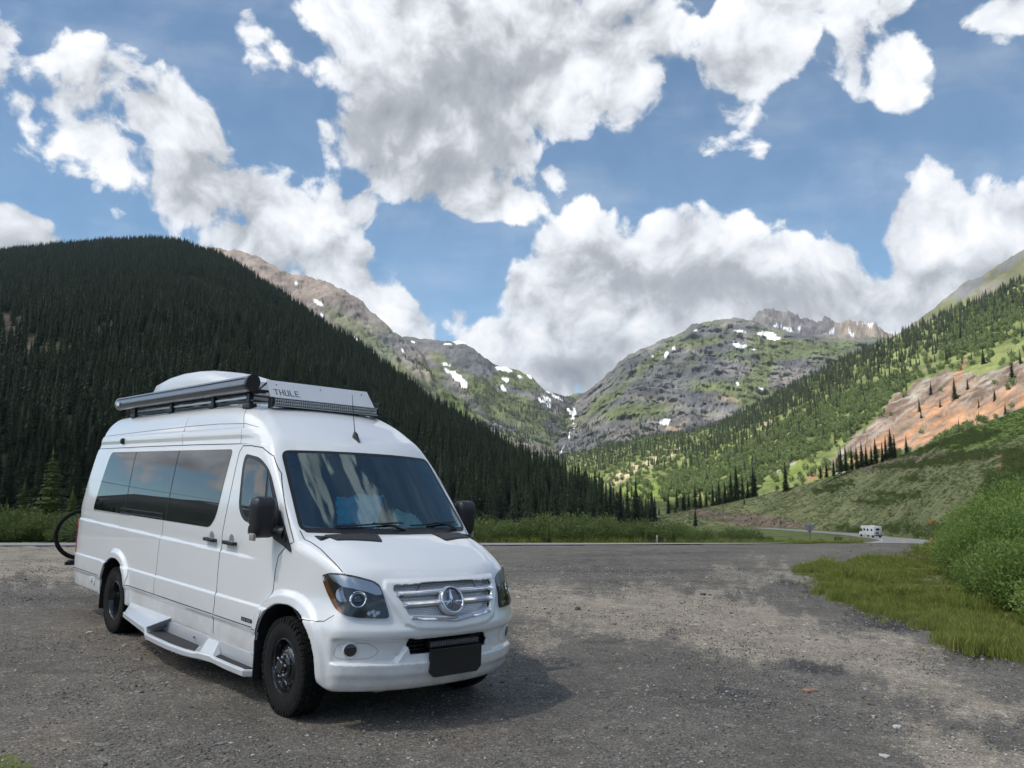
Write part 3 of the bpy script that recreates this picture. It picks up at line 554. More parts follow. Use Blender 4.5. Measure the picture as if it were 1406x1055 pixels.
    sp = N.new('ShaderNodeSeparateColor'); L.new(vo.outputs['Color'], sp.inputs[0]); sp2 = N.new('ShaderNodeSeparateColor'); L.new(vo2.outputs['Color'], sp2.inputs[0])
    big = noise(.8, 6); fine = noise(30, 6, .7); mid = noise(4, 6, .65)
    k1 = mp(sp.outputs[0], 0, 1, .55, 1.4); k2 = mp(sp.outputs[1], .95, 1, 1, 2.2); k3 = mp(sp2.outputs[0], .93, 1, 1, 1.5); k4 = mp(mid.outputs[0], .3, .7, .80, 1.20); k5 = mp(fine.outputs[0], .3, .7, .75, 1.25); k6 = mp(big.outputs[0], .3, .7, .85, 1.15)
    k = mth('MULTIPLY', mth('MULTIPLY', k1, k2), mth('MULTIPLY', mth('MULTIPLY', k3, k4), mth('MULTIPLY', k5, k6)))
    gk = mth('MULTIPLY', k4, k5); mxk = N.new('ShaderNodeMix'); L.new(at2.outputs['Fac'], mxk.inputs[0]); L.new(k, mxk.inputs[2]); L.new(gk, mxk.inputs[3])
    cur = at1.outputs['Color']; gr1 = noise(9, 8, .75); gr2 = noise(1.6, 7, .7)
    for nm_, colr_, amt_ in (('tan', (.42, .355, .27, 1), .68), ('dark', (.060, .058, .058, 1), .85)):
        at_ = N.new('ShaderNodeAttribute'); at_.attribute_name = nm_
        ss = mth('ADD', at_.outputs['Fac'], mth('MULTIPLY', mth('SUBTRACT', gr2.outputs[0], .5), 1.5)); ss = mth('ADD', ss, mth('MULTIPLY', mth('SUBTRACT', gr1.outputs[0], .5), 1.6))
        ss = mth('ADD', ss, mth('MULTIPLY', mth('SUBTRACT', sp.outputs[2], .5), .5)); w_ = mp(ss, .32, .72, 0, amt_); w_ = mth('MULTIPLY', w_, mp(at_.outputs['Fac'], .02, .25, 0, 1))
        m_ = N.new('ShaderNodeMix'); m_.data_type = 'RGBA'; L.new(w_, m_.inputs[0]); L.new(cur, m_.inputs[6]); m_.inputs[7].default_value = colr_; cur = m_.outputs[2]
    v = N.new('ShaderNodeVectorMath'); v.operation = 'SCALE'; L.new(cur, v.inputs[0]); L.new(mxk.outputs[0], v.inputs['Scale']); L.new(v.outputs[0], p.inputs['Base Color'])
    p.inputs['Roughness'].default_value = .92; p.inputs['Specular IOR Level'].default_value = .25
    h = mth('ADD', mth('MULTIPLY', vo.outputs['Distance'], -.010), mth('ADD', mth('MULTIPLY', fine.outputs[0], .012), mth('MULTIPLY', mid.outputs[0], .025)))
    h = mth('ADD', h, mth('MULTIPLY', vo2.outputs['Distance'], -.008))
    b = N.new('ShaderNodeBump'); b.inputs['Strength'].default_value = .75; b.inputs['Distance'].default_value = 1.0; L.new(h, b.inputs['Height']); L.new(b.outputs[0], p.inputs['Normal'])
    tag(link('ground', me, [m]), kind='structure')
build_ground()
# ---- road and its painted lines
def strip(name, off0, off1, dz, m, i0=0, i1=None, kind='structure'):
    P = ROAD[i0:i1]; D = np.gradient(P, axis=0); D /= np.linalg.norm(D, axis=1)[:, None]; Nn = np.stack([-D[:, 1], D[:, 0]], 1)
    k = 7 if abs(off1-off0) > 1 else 2; V = []
    for j in range(k): q = P+Nn*(off0+(off1-off0)*j/(k-1)); V.append(np.c_[q, ground_z(q[:, 0], q[:, 1])+dz])
    V = np.stack(V, 1); me = mesh_np(name, V.reshape(-1, 3), grid_faces(len(P), k))
    if me.polygons[0].normal.z < 0: me.flip_normals()
    return tag(link(name, me, [m]), kind=kind)
mAsph = mat('asphalt', (.30, .29, .28), .85, noise=.25, nscale=1.2, bump=.3, bscale=60)
strip('road', -3.9, 3.9, .02, mAsph)
mLine = mat('road_paint_white', (.72, .72, .70), .7, noise=.2, nscale=8); mYel = mat('road_paint_yellow', (.62, .36, .05), .7, noise=.2, nscale=8)
strip('road_marking', -3.45, -3.28, .024, mLine); strip('road_marking', 3.28, 3.45, .024, mLine); strip('road_marking', -.18, -.07, .024, mYel); strip('road_marking', .07, .18, .024, mYel)
print('terrain built', round(time.time()-_t0, 1))
build_shade_cloud()
# ---------------------------------------------------------------- foliage materials and prototypes
def leaf_mat(name, c0, c1, trans=.25, rough=.6, hue=.04):
    m = bpy.data.materials.new(name); m.use_nodes = True; nt = m.node_tree; N = nt.nodes; L = nt.links; N.clear()
    o = N.new('ShaderNodeOutputMaterial'); oi = N.new('ShaderNodeObjectInfo'); at_ = N.new('ShaderNodeAttribute'); at_.attribute_name = 'rv'
    ad = N.new('ShaderNodeMath'); ad.operation = 'MULTIPLY_ADD'; L.new(oi.outputs['Random'], ad.inputs[0]); ad.inputs[1].default_value = .55; 
    ml = N.new('ShaderNodeMath'); ml.operation = 'MULTIPLY'; L.new(at_.outputs['Fac'], ml.inputs[0]); ml.inputs[1].default_value = .45; L.new(ml.outputs[0], ad.inputs[2])
    r = N.new('ShaderNodeValToRGB'); r.color_ramp.elements[0].color = (*c0, 1); r.color_ramp.elements[1].color = (*c1, 1); L.new(ad.outputs[0], r.inputs[0])
    d = N.new('ShaderNodeBsdfPrincipled'); d.inputs['Roughness'].default_value = rough; d.inputs['Specular IOR Level'].default_value = .3; L.new(r.outputs[0], d.inputs['Base Color'])
    t = N.new('ShaderNodeBsdfTranslucent'); L.new(r.outputs[0], t.inputs[0]); mx = N.new('ShaderNodeMixShader'); mx.inputs[0].default_value = trans
    L.new(d.outputs[0], mx.inputs[1]); L.new(t.outputs[0], mx.inputs[2]); L.new(mx.outputs[0], o.inputs[0]); return m
mSpruce = leaf_mat('spruce_needles', (.016, .030, .014), (.072, .098, .042), .12)
mSpruceL = leaf_mat('light_spruce_needles', (.080, .120, .032), (.190, .240, .070), .15)
mAspen = leaf_mat('aspen_leaves', (.125, .180, .068), (.230, .290, .120), .30)
mWillow = leaf_mat('willow_leaves', (.080, .125, .035), (.180, .225, .070), .30)
mWillowN = leaf_mat('near_willow_leaves', (.125, .205, .042), (.300, .400, .105), .32, .5)
mGrassB = leaf_mat('grass_blades', (.150, .190, .034), (.340, .370, .085), .35)
mDry = leaf_mat('dry_grass_blades', (.16, .14, .06), (.28, .24, .12), .25)
mDead = mat('dead_spruce', (.13, .115, .10), .9)
mBark = mat('bark', (.075, .055, .042), .9, noise=.3, nscale=8)
mTwig = mat('willow_twigs', (.12, .09, .06), .85, noise=.3, nscale=8)
def rvmesh(name, V, F, rv, m, smooth=False):
    me = mesh_np(name, V, F, smooth); a = me.attributes.new('rv', 'FLOAT', 'POINT'); a.data.foreach_set('value', np.asarray(rv, np.float32)); me.materials.append(m); return me
def conifer(seed, H=15., levels=26, nb=9, side=3, m=None, width=.17):
    """crown of drooping boughs; returns (crown mesh, trunk mesh)"""
    R = np.random.RandomState(seed); V = []; F = []; RV = []; n = 0
    lean = R.normal(0, .006, 2)
    for k in range(levels):
        f = (k+R.uniform(-.3, .3))/levels; f = min(max(f, 0), 1); z = H*(.06+.92*f); env = (1-f)**.82*(1+.10*math.sin(f*19+seed)) + .012
        rad = H*width*env*R.uniform(.82, 1.12); nbk = max(4, int(nb*(.55+.45*(1-f)))); a0 = R.uniform(0, 6.3)
        for b in range(nbk):
            if R.rand() < .06: continue
            a = a0+2*math.pi*b/nbk+R.uniform(-.25, .25); r = rad*R.uniform(.65, 1.15); dr = r*R.uniform(.18, .42)*(1-.9*f); up = H*.012
            d = np.array([math.cos(a), math.sin(a), 0]); s = np.array([-math.sin(a), math.cos(a), 0]); w = r*R.uniform(.20, .32)+H*.008; c = np.array([lean[0]*z, lean[1]*z, z]); rv = R.rand()
            if side == 0:
                V += [c+s*w*.35, c+d*r-np.array([0, 0, dr]), c-s*w*.35, c+d*r*.6+s*w*.8-np.array([0, 0, dr*.75]), c+d*r*.6-s*w*.8-np.array([0, 0, dr*.75])]
                F += [(n, n+3, n+1), (n+2, n+1, n+4), (n, n+1, n+2)]; RV += [rv]*5; n += 5
            else:
                m1 = c+d*r*.55+np.array([0, 0, up-dr*.3]); tip = c+d*r-np.array([0, 0, dr])
                V += [c+s*w*.2, c-s*w*.2, m1, tip]; F += [(n, n+2, n+1)]; RV += [rv*.6]*4; n += 4
                for q in range(side):
                    g = .30+.66*(q+R.uniform(-.2, .2))/side; p = c+(d*r*g)+np.array([0, 0, up*(1-g)-dr*g*g]); ln = w*(1.25-g*.7)*R.uniform(.8, 1.3)
                    for sg in (-1, 1):
                        e = p+(s*sg*.85+d*.55)*ln-np.array([0, 0, ln*R.uniform(.15, .55)]); V += [p-d*ln*.28, e, p+d*ln*.34-np.array([0, 0, ln*.15])]; F += [(n, n+1, n+2)]; RV += [np.clip(rv+R.uniform(-.3, .3), 0, 1)]*3; n += 3
                    V += [p-s*ln*.3, p+s*ln*.3, p-np.array([0, 0, ln*.75])+d*ln*.2]; F += [(n, n+1, n+2)]; RV += [rv*.5]*3; n += 3
                V += [tip-d*r*.28+s*w*.35, tip-d*r*.28-s*w*.35, tip+d*r*.05]; F += [(n, n+1, n+2)]; RV += [min(1, rv+.25)]*3; n += 3
    V += [np.array([lean[0]*H-H*.006, 0, H*.93]), np.array([lean[0]*H+H*.006, 0, H*.93]), np.array([lean[0]*H, 0, H*1.02])]; F += [(n, n+1, n+2)]; RV += [.5]*3; n += 3
    # inner boughs: ragged overlapping skirts that close the crown
    CL = levels if side == 0 else (int(levels*.8) if side == 1 else 20); q = 1.0 if side == 0 else (.95 if side == 1 else .66); ns_ = 11 if side == 0 else 15
    for k in range(CL):
        f = (k+R.uniform(-.25, .25))/CL; f = min(max(f, 0), .985); z = H*(.06+.92*f); env = (1-f)**.85+.015; rad = H*width*env*q*R.uniform(.8, 1.12); drop = H/CL*R.uniform(1.2, 1.9); a0 = R.uniform(0, 6.3)
        top = n; V += [np.array([lean[0]*z, lean[1]*z, z+H/CL*.5])]; RV += [.1+.3*R.rand()]; n += 1
        for i in range(ns_*2):
            a = a0+math.pi*i/ns_+R.uniform(-.1, .1); r = rad*(R.uniform(.75, 1.15) if i % 2 == 0 else R.uniform(.38, .62)); V += [np.array([r*math.cos(a)+lean[0]*z, r*math.sin(a)+lean[1]*z, z-drop*(R.uniform(.55, 1.0) if i % 2 == 0 else R.uniform(.2, .45))])]; RV += [R.rand() if i % 2 == 0 else .15]; n += 1
        F += [(top, top+1+i, top+1+(i+1) % (ns_*2)) for i in range(ns_*2)]
    crown = rvmesh('crown', np.array(V), np.array(F), RV, m)
    mb = MB(); mb.tube([(0, 0, -H*.12), (0, 0, 0), (lean[0]*H*.5, lean[1]*H*.5, H*.5), (lean[0]*H, lean[1]*H, H*.97)], [H*.016, H*.013, H*.008, H*.002], 6)
    o = mb.build('trunk', mBark); tr = o.data; bpy.data.objects.remove(o); return crown, tr
def joined(name, crown, trunk):
    o = bpy.data.objects.new(name, crown); return o
def leaf_bush(name, seed, n, R_, H, leaf, m, up=.55, base=.15, clump=.6, stems=True):
    """bush of small leaves gathered in clumps on upright shoots"""
    Rn = np.random.RandomState(seed); ns = max(14, int(n/(60 if n > 3000 else 22))); V = []; F = []; RV = []; mbt = MB()
    a = Rn.uniform(0, 2*math.pi, ns); rr = np.sqrt(Rn.uniform(0, 1, ns)); bx = rr*np.cos(a)*R_*.45; by = rr*np.sin(a)*R_*.45
    tx = rr*np.cos(a)*R_+Rn.normal(0, R_*.08, ns); ty = rr*np.sin(a)*R_+Rn.normal(0, R_*.08, ns); tz = H*np.sqrt(np.clip(1-.72*rr**2, .1, 1))*Rn.uniform(.78, 1.1, ns)
    k = Rn.randint(0, ns, n); t = Rn.uniform(base, 1, n)**.75; P = np.stack([bx[k]+(tx-bx)[k]*t**.8, by[k]+(ty-by)[k]*t**.8, tz[k]*t], 1)+Rn.normal(0, R_*.055*clump, (n, 3))
    d = np.stack([tx[k]*.5, ty[k]*.5, np.full(n, H*up)], 1)+Rn.normal(0, H*.45, (n, 3)); d /= np.linalg.norm(d, axis=1)[:, None]
    s = np.cross(d, Rn.normal(0, 1, (n, 3))); s /= np.linalg.norm(s, axis=1)[:, None]; ln = leaf*Rn.uniform(.7, 1.3, n)[:, None]; w = ln*.19
    P[:, 2] = np.maximum(P[:, 2], .02)
    V = np.stack([P, P+d*ln*.45+s*w, P+d*ln, P+d*ln*.45-s*w], 1).reshape(-1, 3); F = np.arange(n*4).reshape(n, 4); rv = np.clip(.35*Rn.rand(ns)[k]+.35*t+.35*Rn.rand(n), 0, 1)
    me = rvmesh(name, V, F, np.repeat(rv, 4), m)
    if stems:
        for i in range(min(ns, 60)): mbt.tube([(bx[i], by[i], -.05), ((bx[i]+tx[i])/2, (by[i]+ty[i])/2, tz[i]*.45), (tx[i], ty[i], tz[i]*.95)], [.012, .008, .003], 4, cap=False)
        o = mbt.build('stems', mTwig); st = o.data; bpy.data.objects.remove(o); return me, st
    return me, None
def tuft(name, seed, nb, h, m, spread=.06):
    R = np.random.RandomState(seed); V = []; F = []; RV = []; n = 0
    for i in range(nb):
        a = R.uniform(0, 6.28); b = np.array([R.normal(0, spread), R.normal(0, spread), -.01]); d = np.array([math.cos(a), math.sin(a), 0]); s = np.array([-d[1], d[0], 0])*h*R.uniform(.018, .035); hh = h*R.uniform(.55, 1.2); bend = hh*R.uniform(.1, .7)
        V += [b-s, b+s, b+d*bend*.3+[0, 0, hh*.6]+s*.7, b+d*bend*.3+[0, 0, hh*.6]-s*.7, b+d*bend+[0, 0, hh]]; F += [(n, n+1, n+2), (n, n+2, n+3), (n+3, n+2, n+4)]; RV += [R.rand()]*5; n += 5
    return rvmesh(name, np.array(V), np.array(F), RV, m)
def stone_mesh(seed, m):
    R = np.random.RandomState(seed); bm = bmesh.new(); bmesh.ops.create_icosphere(bm, subdivisions=1, radius=1); s = R.uniform(.6, 1.2, 3)*[1, 1, .6]
    for v in bm.verts: v.co = Vector((v.co.x*s[0], v.co.y*s[1], v.co.z*s[2]))*R.uniform(.75, 1.15)
    me = bpy.data.meshes.new('stone'); bm.to_mesh(me); bm.free(); me.materials.append(m); return me
def scatter(name, pts, scl, rot, var, meshes, label, cat):
    """one object that stands for a mass nobody could count: instances on points"""
    me = bpy.data.meshes.new(name); me.vertices.add(len(pts)); me.vertices.foreach_set('co', np.asarray(pts, np.float32).ravel())
    for nm, arr, ty in (('scl', scl, 'FLOAT'), ('rot', rot, 'FLOAT'), ('var', var, 'INT')):
        a = me.attributes.new(nm, ty, 'POINT'); a.data.foreach_set('value', np.asarray(arr, np.int32 if ty == 'INT' else np.float32))
    o = link(name, me); tag(o, label, cat, kind='stuff')
    ng = bpy.data.node_groups.new(name, 'GeometryNodeTree'); ng.interface.new_socket('Geometry', in_out='INPUT', socket_type='NodeSocketGeometry'); ng.interface.new_socket('Geometry', in_out='OUTPUT', socket_type='NodeSocketGeometry')
    N = ng.nodes; L = ng.links; gi = N.new('NodeGroupInput'); go = N.new('NodeGroupOutput'); ip = N.new('GeometryNodeInstanceOnPoints'); mp = N.new('GeometryNodeMeshToPoints')
    L.new(gi.outputs[0], mp.inputs[0]); L.new(mp.outputs[0], ip.inputs['Points']); jn = N.new('GeometryNodeJoinGeometry')
    for i, mm in reversed(list(enumerate(meshes))):
        po = bpy.data.objects.new(name+'_source', mm); oi = N.new('GeometryNodeObjectInfo'); oi.inputs['Object'].default_value = po; oi.inputs['As Instance'].default_value = True; L.new(oi.outputs['Geometry'], jn.inputs[0])
    L.new(jn.outputs[0], ip.inputs['Instance']); ip.inputs['Pick Instance'].default_value = True
    def attr(nm, dt):
        a = N.new('GeometryNodeInputNamedAttribute'); a.data_type = dt; a.inputs['Name'].default_value = nm; return a.outputs[0]
    L.new(attr('var', 'INT'), ip.inputs['Instance Index']); cx = N.new('ShaderNodeCombineXYZ'); L.new(attr('rot', 'FLOAT'), cx.inputs[2]); L.new(cx.outputs[0], ip.inputs['Rotation'])
    cs = N.new('ShaderNodeCombineXYZ'); sa = attr('scl', 'FLOAT')
    for k in range(3): L.new(sa, cs.inputs[k])
    L.new(cs.outputs[0], ip.inputs['Scale']); L.new(ip.outputs[0], go.inputs[0]); md = o.modifiers.new('scatter', 'NODES'); md.node_group = ng; return o
def on_sheet(name, N_, dens_fn, seed=1, tmax=1.03):
    px, X, Y, Z, T = SHEETS[name]; R = np.random.RandomState(seed); P = np.stack([X, Y, Z], -1); a = P[1:, :-1]-P[:-1, :-1]; b = P[:-1, 1:]-P[:-1, :-1]; A = np.linalg.norm(np.cross(a[..., :2], b[..., :2])[..., None], axis=-1)
    ux, uy = unproj(X[:-1, :-1], Y[:-1, :-1], Z[:-1, :-1]); w = A*dens_fn(ux, uy, T[:-1, :-1], X[:-1, :-1], Y[:-1, :-1])*(T[:-1, :-1] < tmax); w = np.clip(w, 0, None).ravel(); w /= w.sum()
    c = R.choice(len(w), N_, p=w); i, j = np.unravel_index(c, A.shape); u, v = R.rand(N_, 1), R.rand(N_, 1)
    return P[i, j]*(1-u)*(1-v)+P[i+1, j]*u*(1-v)+P[i, j+1]*(1-u)*v+P[i+1, j+1]*u*v
FAR = [conifer(s, 1, 11, 6, 0, mSpruce, .15)[0] for s in (1, 2, 3, 4)]+[conifer(5, 1, 9, 5, 0, mDead, .06)[0]]
MID = [conifer(s, 1, 20, 8, 1, mSpruce, .17) for s in (11, 12, 13)]+[conifer(14, 1, 14, 5, 1, mDead, .07)]
NEAR = [conifer(s, 1, 30, 11, 3, mSpruce, w_) for s, w_ in ((21, .19), (22, .215), (23, .165), (24, .20))]
NEARL = [conifer(s, 1, 30, 11, 3, mSpruceL, w_) for s, w_ in ((31, .22), (32, .20))]
print('prototypes', round(time.time()-_t0, 1))
def scl_rot(n, h0, h1, seed, nv):
    R = np.random.RandomState(seed); return h0+(h1-h0)*R.beta(1.3, 1.5, n), R.uniform(0, 6.28, n), R.choice(nv, n, p=([.97/(nv-1)]*(nv-1)+[.03] if nv in (5, 4) else [1/nv]*nv))
def add_scatter(name, pts, h0, h1, meshes, label, cat, seed=3, sink=.03):
    s, r, v = scl_rot(len(pts), h0, h1, seed, len(meshes)); pts = pts.copy(); pts[:, 2] -= s*sink; return scatter(name, pts, s, r, v, meshes, label, cat)
# left hill forest
def dl(px, py, T, X, Y):
    m = np.ones_like(px); cut = spots(px, py, X, Y, [(15, 465, 17, 28, 20), (38, 485, 9, 24, 15), (140, 455, 18, 9, -35), (5, 440, 12, 9, 0), (60, 482, 6, 12, 0), (85, 484, 24, 7, -15), (48, 363, 16, 4, -30)]); return m*(1-.9*cut)*sst(.03, .07, T)*(px > -1500)*np.where(px < -60, .45, 1)*(.72+.5*(fbm(X/50, Y/50, 0., 3) > -.1))
pts = on_sheet('left_hill', 34000, dl, 5)
near_m = pts[:, 1] < 560
add_scatter('dark_forest', pts[near_m], 8, 20, [c for c, t in MID], 'dense dark conifer forest covering the shaded lower hillside', 'forest')
add_scatter('hilltop_forest', pts[~near_m], 7, 18, FAR, 'dark spruce forest covering the upper left hill up to its skyline', 'forest')
# far sheets
p1 = on_sheet('rock_ridge', 2600, lambda px, py, T, X, Y: sst(430, 560, py)*sst(480, 560, px)*(fbm(X/120, Y/120, 0., 3) > -.02)*1.0+.02*(py > 470), 6, .98)
p2 = on_sheet('snowy_shoulder', 2600, lambda px, py, T, X, Y: sst(505, 560, py)*sst(600, 650, px)*(fbm(X/90, Y/90, 0., 3) > -.12), 7, .98)
p3 = on_sheet('cliff_mountain', 2600, lambda px, py, T, X, Y: (sst(572, 600, py)*(fbm(X/130, Y/130, 0., 3) > -.05)*(px < 1060)+.25*inpoly(px, py, [(985, 480), (1010, 480), (1030, 525), (1015, 530)])), 8, .98)
add_scatter('distant_forest', np.concatenate([p1, p2, p3]), 9, 17, FAR, 'scattered dark spruces on the distant mountain flanks round the valley head', 'forest')
def crest_py(px): return pl([(770, 628), (840, 612), (900, 600), (950, 594), (1010, 572), (1052, 552), (1110, 519), (1150, 500), (1220, 468), (1300, 430), (1406, 384), (1500, 330), (1760, 250), (2200, 380), (2600, 560), (2900, 690)], px)
def dr(px, py, T, X, Y):
    d = py-crest_py(px); m = np.exp(-np.clip(d-22, 0, None)/22.)*1.5+.09*(fbm(X/60, Y/60, 0., 4) > .02)+.012
    st = fbm((px*.79+py*.61)*.03, (-px*.61+py*.79)*.14, 2., 4); m = m*(.45+1.1*(st > -.06)); left = sst(1010, 960, px); m = m*(1-left)+left*(.8*(fbm(X/90, Y/90, 3., 3) > -.02)*sst(660, 625, py)+.03)
    sc = inpoly(px, py, R_SCREE); m = m*np.where(sc, .22*(py < 560)+.05, 1); return m*(py < 690)*(1-.8*spots(px, py, X, Y, [(850, 655, 26, 9, -30), (880, 640, 26, 8, -25)]))
p = on_sheet('right_slope', 6600, dr, 9, 1.01)
add_scatter('slope_forest', p, 9, 17, FAR, 'dark spruces thickly covering the sunlit slope on the right up to its crest', 'forest', 4)
ASP = [leaf_bush('aspen', s, 420, .40, 1., .15, mAspen, stems=False)[0] for s in (1, 2, 3)]
def da(px, py, T, X, Y):
    st = fbm((px*.79+py*.61)*.03, (-px*.61+py*.79)*.12, 6., 4); return (sst(1., -.25, st*2)*(.10+.9*spots(px, py, X, Y, [(1060, 625, 90, 28, -30), (1120, 590, 90, 30, -32), (1350, 450, 60, 26, -30), (990, 655, 80, 22, -15), (1200, 560, 60, 20, -38), (1340, 590, 60, 12, -20)], 8, 14)))*np.where(inpoly(px, py, R_SCREE), .06, 1)
add_scatter('aspen_thicket', on_sheet('right_slope', 7500, da, 10, 1.0), 3.5, 8, ASP, 'pale green aspen and brush thickets between the spruces on the sunlit slope', 'thicket', 5)
BSH = [leaf_bush('shrub', s, 420, .8, .8, .10, mWillow, stems=False)[0] for s in (4, 5, 6)]
def dm(px, py, T, X, Y):
    b = spots(px, py, X, Y, [(1230, 682, 30, 4, 3), (1205, 692, 26, 3, 3), (1260, 640, 50, 4, -4), (1330, 628, 40, 4, -4), (1140, 672, 26, 5, -15), (1255, 660, 14, 3, 0), (1340, 606, 30, 4, -20), (1380, 680, 30, 30, 0), (1170, 728, 30, 4, 5), (1230, 728, 30, 6, 0), (1300, 735, 50, 10, 0), (1120, 655, 20, 3, -20), (1395, 640, 16, 20, 0), (1290, 612, 60, 4, -15)], 4, 10); return b+.02*(fbm(X/12, Y/12, 0., 3) > .1)
add_scatter('meadow_shrubs', on_sheet('meadow', 2300, dm, 11, 1.0), .8, 2.0, BSH, 'low dark shrubs dotted over the shaded meadow above the road', 'shrubs', 6, .0)
add_scatter('meadow_herbs', on_sheet('meadow', 12000, lambda px, py, T, X, Y: 1.0*(px < 1450)*(fbm(X/9, Y/9, 2., 3) > -.1), 14, 1.0), .25, .8, BSH, 'small tufts and herbs all over the shaded meadow', 'herbs', 16, .0)
# ---- willow belt beyond the road
WIL = [leaf_bush('willow', s, 1500, .66, 1., .085, mWillow, stems=False)[0] for s in (7, 8, 9)]
R = np.random.RandomState(12); n = 2600; yy = 37+np.abs(R.normal(0, 1, n))**1.2*38; xx = R.uniform(-.72, .42, n)*yy; ok = (road_dist(xx, yy) > 5.5)&(yy < 230); px_, py_ = unproj(xx, yy, ground_z(xx, yy)); ok &= ~((px_ > 1060) & (R.rand(n) < .93)); xx, yy = xx[ok], yy[ok]
P = np.c_[xx, yy, ground_z(xx, yy)]; s, r, v = scl_rot(len(P), .45, 1.65, 13, 3); s = s*(.8+.7*np.clip(fbm(xx/7, yy/7, 3., 3)+.2, 0, 1)); s = s*(1+sst(50, 160, yy)*1.1); s = np.where(unproj(xx, yy, P[:, 2])[0] > 940, s*.72, s); 
s = np.where((unproj(xx, yy, P[:, 2])[0] > 1040), s*.5, s)
scatter('willow_thicket', P, s, r, v, WIL, 'belt of green willow brush along the far side of the road', 'willow brush')
ORD = 'leftmost second third fourth fifth sixth seventh eighth ninth tenth eleventh twelfth thirteenth fourteenth fifteenth sixteenth seventeenth eighteenth nineteenth twentieth'.split()
def number_off(objs, what):
    '''each of a row gets its own place in its label, counted from the left of the view'''
    objs = sorted(objs, key=lambda o: o.location.x/o.location.y)
    for i, o in enumerate(objs): o['label'] = what % (ORD[i] if i == 0 else ('rightmost' if i == len(objs)-1 else ORD[i]+' from left'))
def grouped(g): return [o for o in COL.objects if o.get('group') == g]
# ---- countable conifers
def tree(x, y, z, h, kind, label, group, name='spruce', rz=None):
    cr, tr = kind; R_ = random.random; e = empty(name, label, 'spruce', group, (x, y, z), R_()*6.28 if rz is None else rz); w_ = 1.35 if 'lighter' in label else 1; e.scale = (h*w_*(.9+.2*R_()), h*w_*(.9+.2*R_()), h)
    link('crown', cr, [], e); link('trunk', tr, [], e); return e
random.seed(3)
px, X, Y, Z, T = SHEETS['left_hill']
pp = on_sheet('left_hill', 900, lambda px, py, T, X, Y: (T < .11)*(T > .002)*((px < 0) | (px > -30))*(px > -40)*(px < 895), 21)
pp = pp[np.argsort(pp[:, 1])]; sel = []
for q in pp:
    if len(sel) >= 215: break
    if all((q[0]-s_[0])**2+(q[1]-s_[1])**2 > 9 for s_ in sel): sel.append(q)
for q in sel: tree(q[0], q[1], q[2]-.3, random.uniform(11, 18), random.choice(NEAR), 'dark spruce in the front row of the shaded forest behind the willow belt', 'front row of the shaded forest')
def at_px(px_, pyb, Y_): return float(xat(px_, pyb, Y_)), Y_, float(zat(px_, pyb, Y_))
def tpx(px_, pyb, hpx, Y_, kind, label, group=None): x, y, z = at_px(px_, pyb, Y_); return tree(x, y, z, hpx*Y_/CAM_F, kind, label, group)
for a, b, h_, Y_ in ((862, 716, 56, 330), (874, 716, 64, 330), (838, 716, 50, 300), (826, 722, 66, 270), (852, 712, 44, 340)): tpx(a, b, h_, Y_, NEAR[2], 'slim dark spruce at the right end of the shaded forest, against the bright slope', 'slim spruces at the end of the shaded forest')
tpx(832, 727, 52, 240, NEAR[1], 'broad dark spruce standing out in front of the forest end, beside the willows')
tpx(955, 723, 26, 200, NEAR[1], 'small lone dark spruce rising out of the willows at the valley mouth')
for a, b, h_ in ((897, 712, 26), (905, 711, 18), (918, 708, 32), (930, 706, 36), (938, 705, 30), (946, 704, 28), (955, 703, 42), (962, 701, 34), (970, 700, 30), (979, 698, 34), (988, 696, 38), (996, 694, 34), (1004, 692, 46), (1012, 690, 52), (1020, 688, 40), (1027, 687, 30), (1035, 683, 44), (940, 706, 34), (984, 697, 24), (1000, 694, 28)): tpx(a, b+1, h_, 485-(a-897)*.2, random.choice(NEAR), 'dark spruce in the long row along the left edge of the meadow', 'spruce row along the meadow')
tpx(1079, 675, 42, 425, NEAR[3], 'large broad dark spruce standing alone on the meadow rim')
tpx(1022, 696, 14, 430, NEAR[1], 'tiny spruce on the meadow just below the long spruce row')
for a, b, h_ in ((1127, 656, 20), (1135, 655, 22), (1145, 653, 24), (1155, 648, 40), (1162, 647, 38), (1170, 645, 36), (1177, 644, 34), (1184, 642, 38), (1190, 641, 32), (1197, 640, 30), (1203, 638, 38), (1212, 634, 30), (1217, 632, 36), (1224, 630, 44), (1229, 629, 36)): tpx(a, b+1, h_, 400, random.choice(NEAR), 'dark spruce in the close group on the meadow rim below the orange scree', 'spruce group below the orange scree')
tpx(1245, 625, 28, 372, NEAR[0], 'single spruce just right of the close group below the orange scree')
for a, b, h_ in ((1063, 719, 5), (1072, 719, 8)): tpx(a, b+1, h_, 350, NEARL[0], 'tiny young spruce on the bare earth bank beside the road', 'tiny spruces on the earth bank')
for a, b, h_ in ((1262, 565, 22), (1278, 545, 24), (1310, 548, 34), (1330, 535, 18), (1381, 570, 18), (1366, 550, 20), (1265, 575, 16), (1345, 560, 16), (1300, 500, 26), (1390, 520, 26), (1292, 560, 14), (1320, 470, 26), (1350, 500, 26), (1402, 500, 24)):
    x, y, z = at_px(a, b, 700); i = np.argmin((unproj(SHEETS['right_slope'][1], SHEETS['right_slope'][2], SHEETS['right_slope'][3])[0]-a)**2+(unproj(SHEETS['right_slope'][1], SHEETS['right_slope'][2], SHEETS['right_slope'][3])[1]-b)**2+1e6*(SHEETS['right_slope'][4] > 1)); q = [SHEETS['right_slope'][k].ravel()[i] for k in (1, 2, 3)]
    tree(q[0], q[1], q[2]-1, h_*q[1]/CAM_F, random.choice(NEAR), 'lone dark spruce clinging to the orange and grey scree', 'lone spruces on the scree')
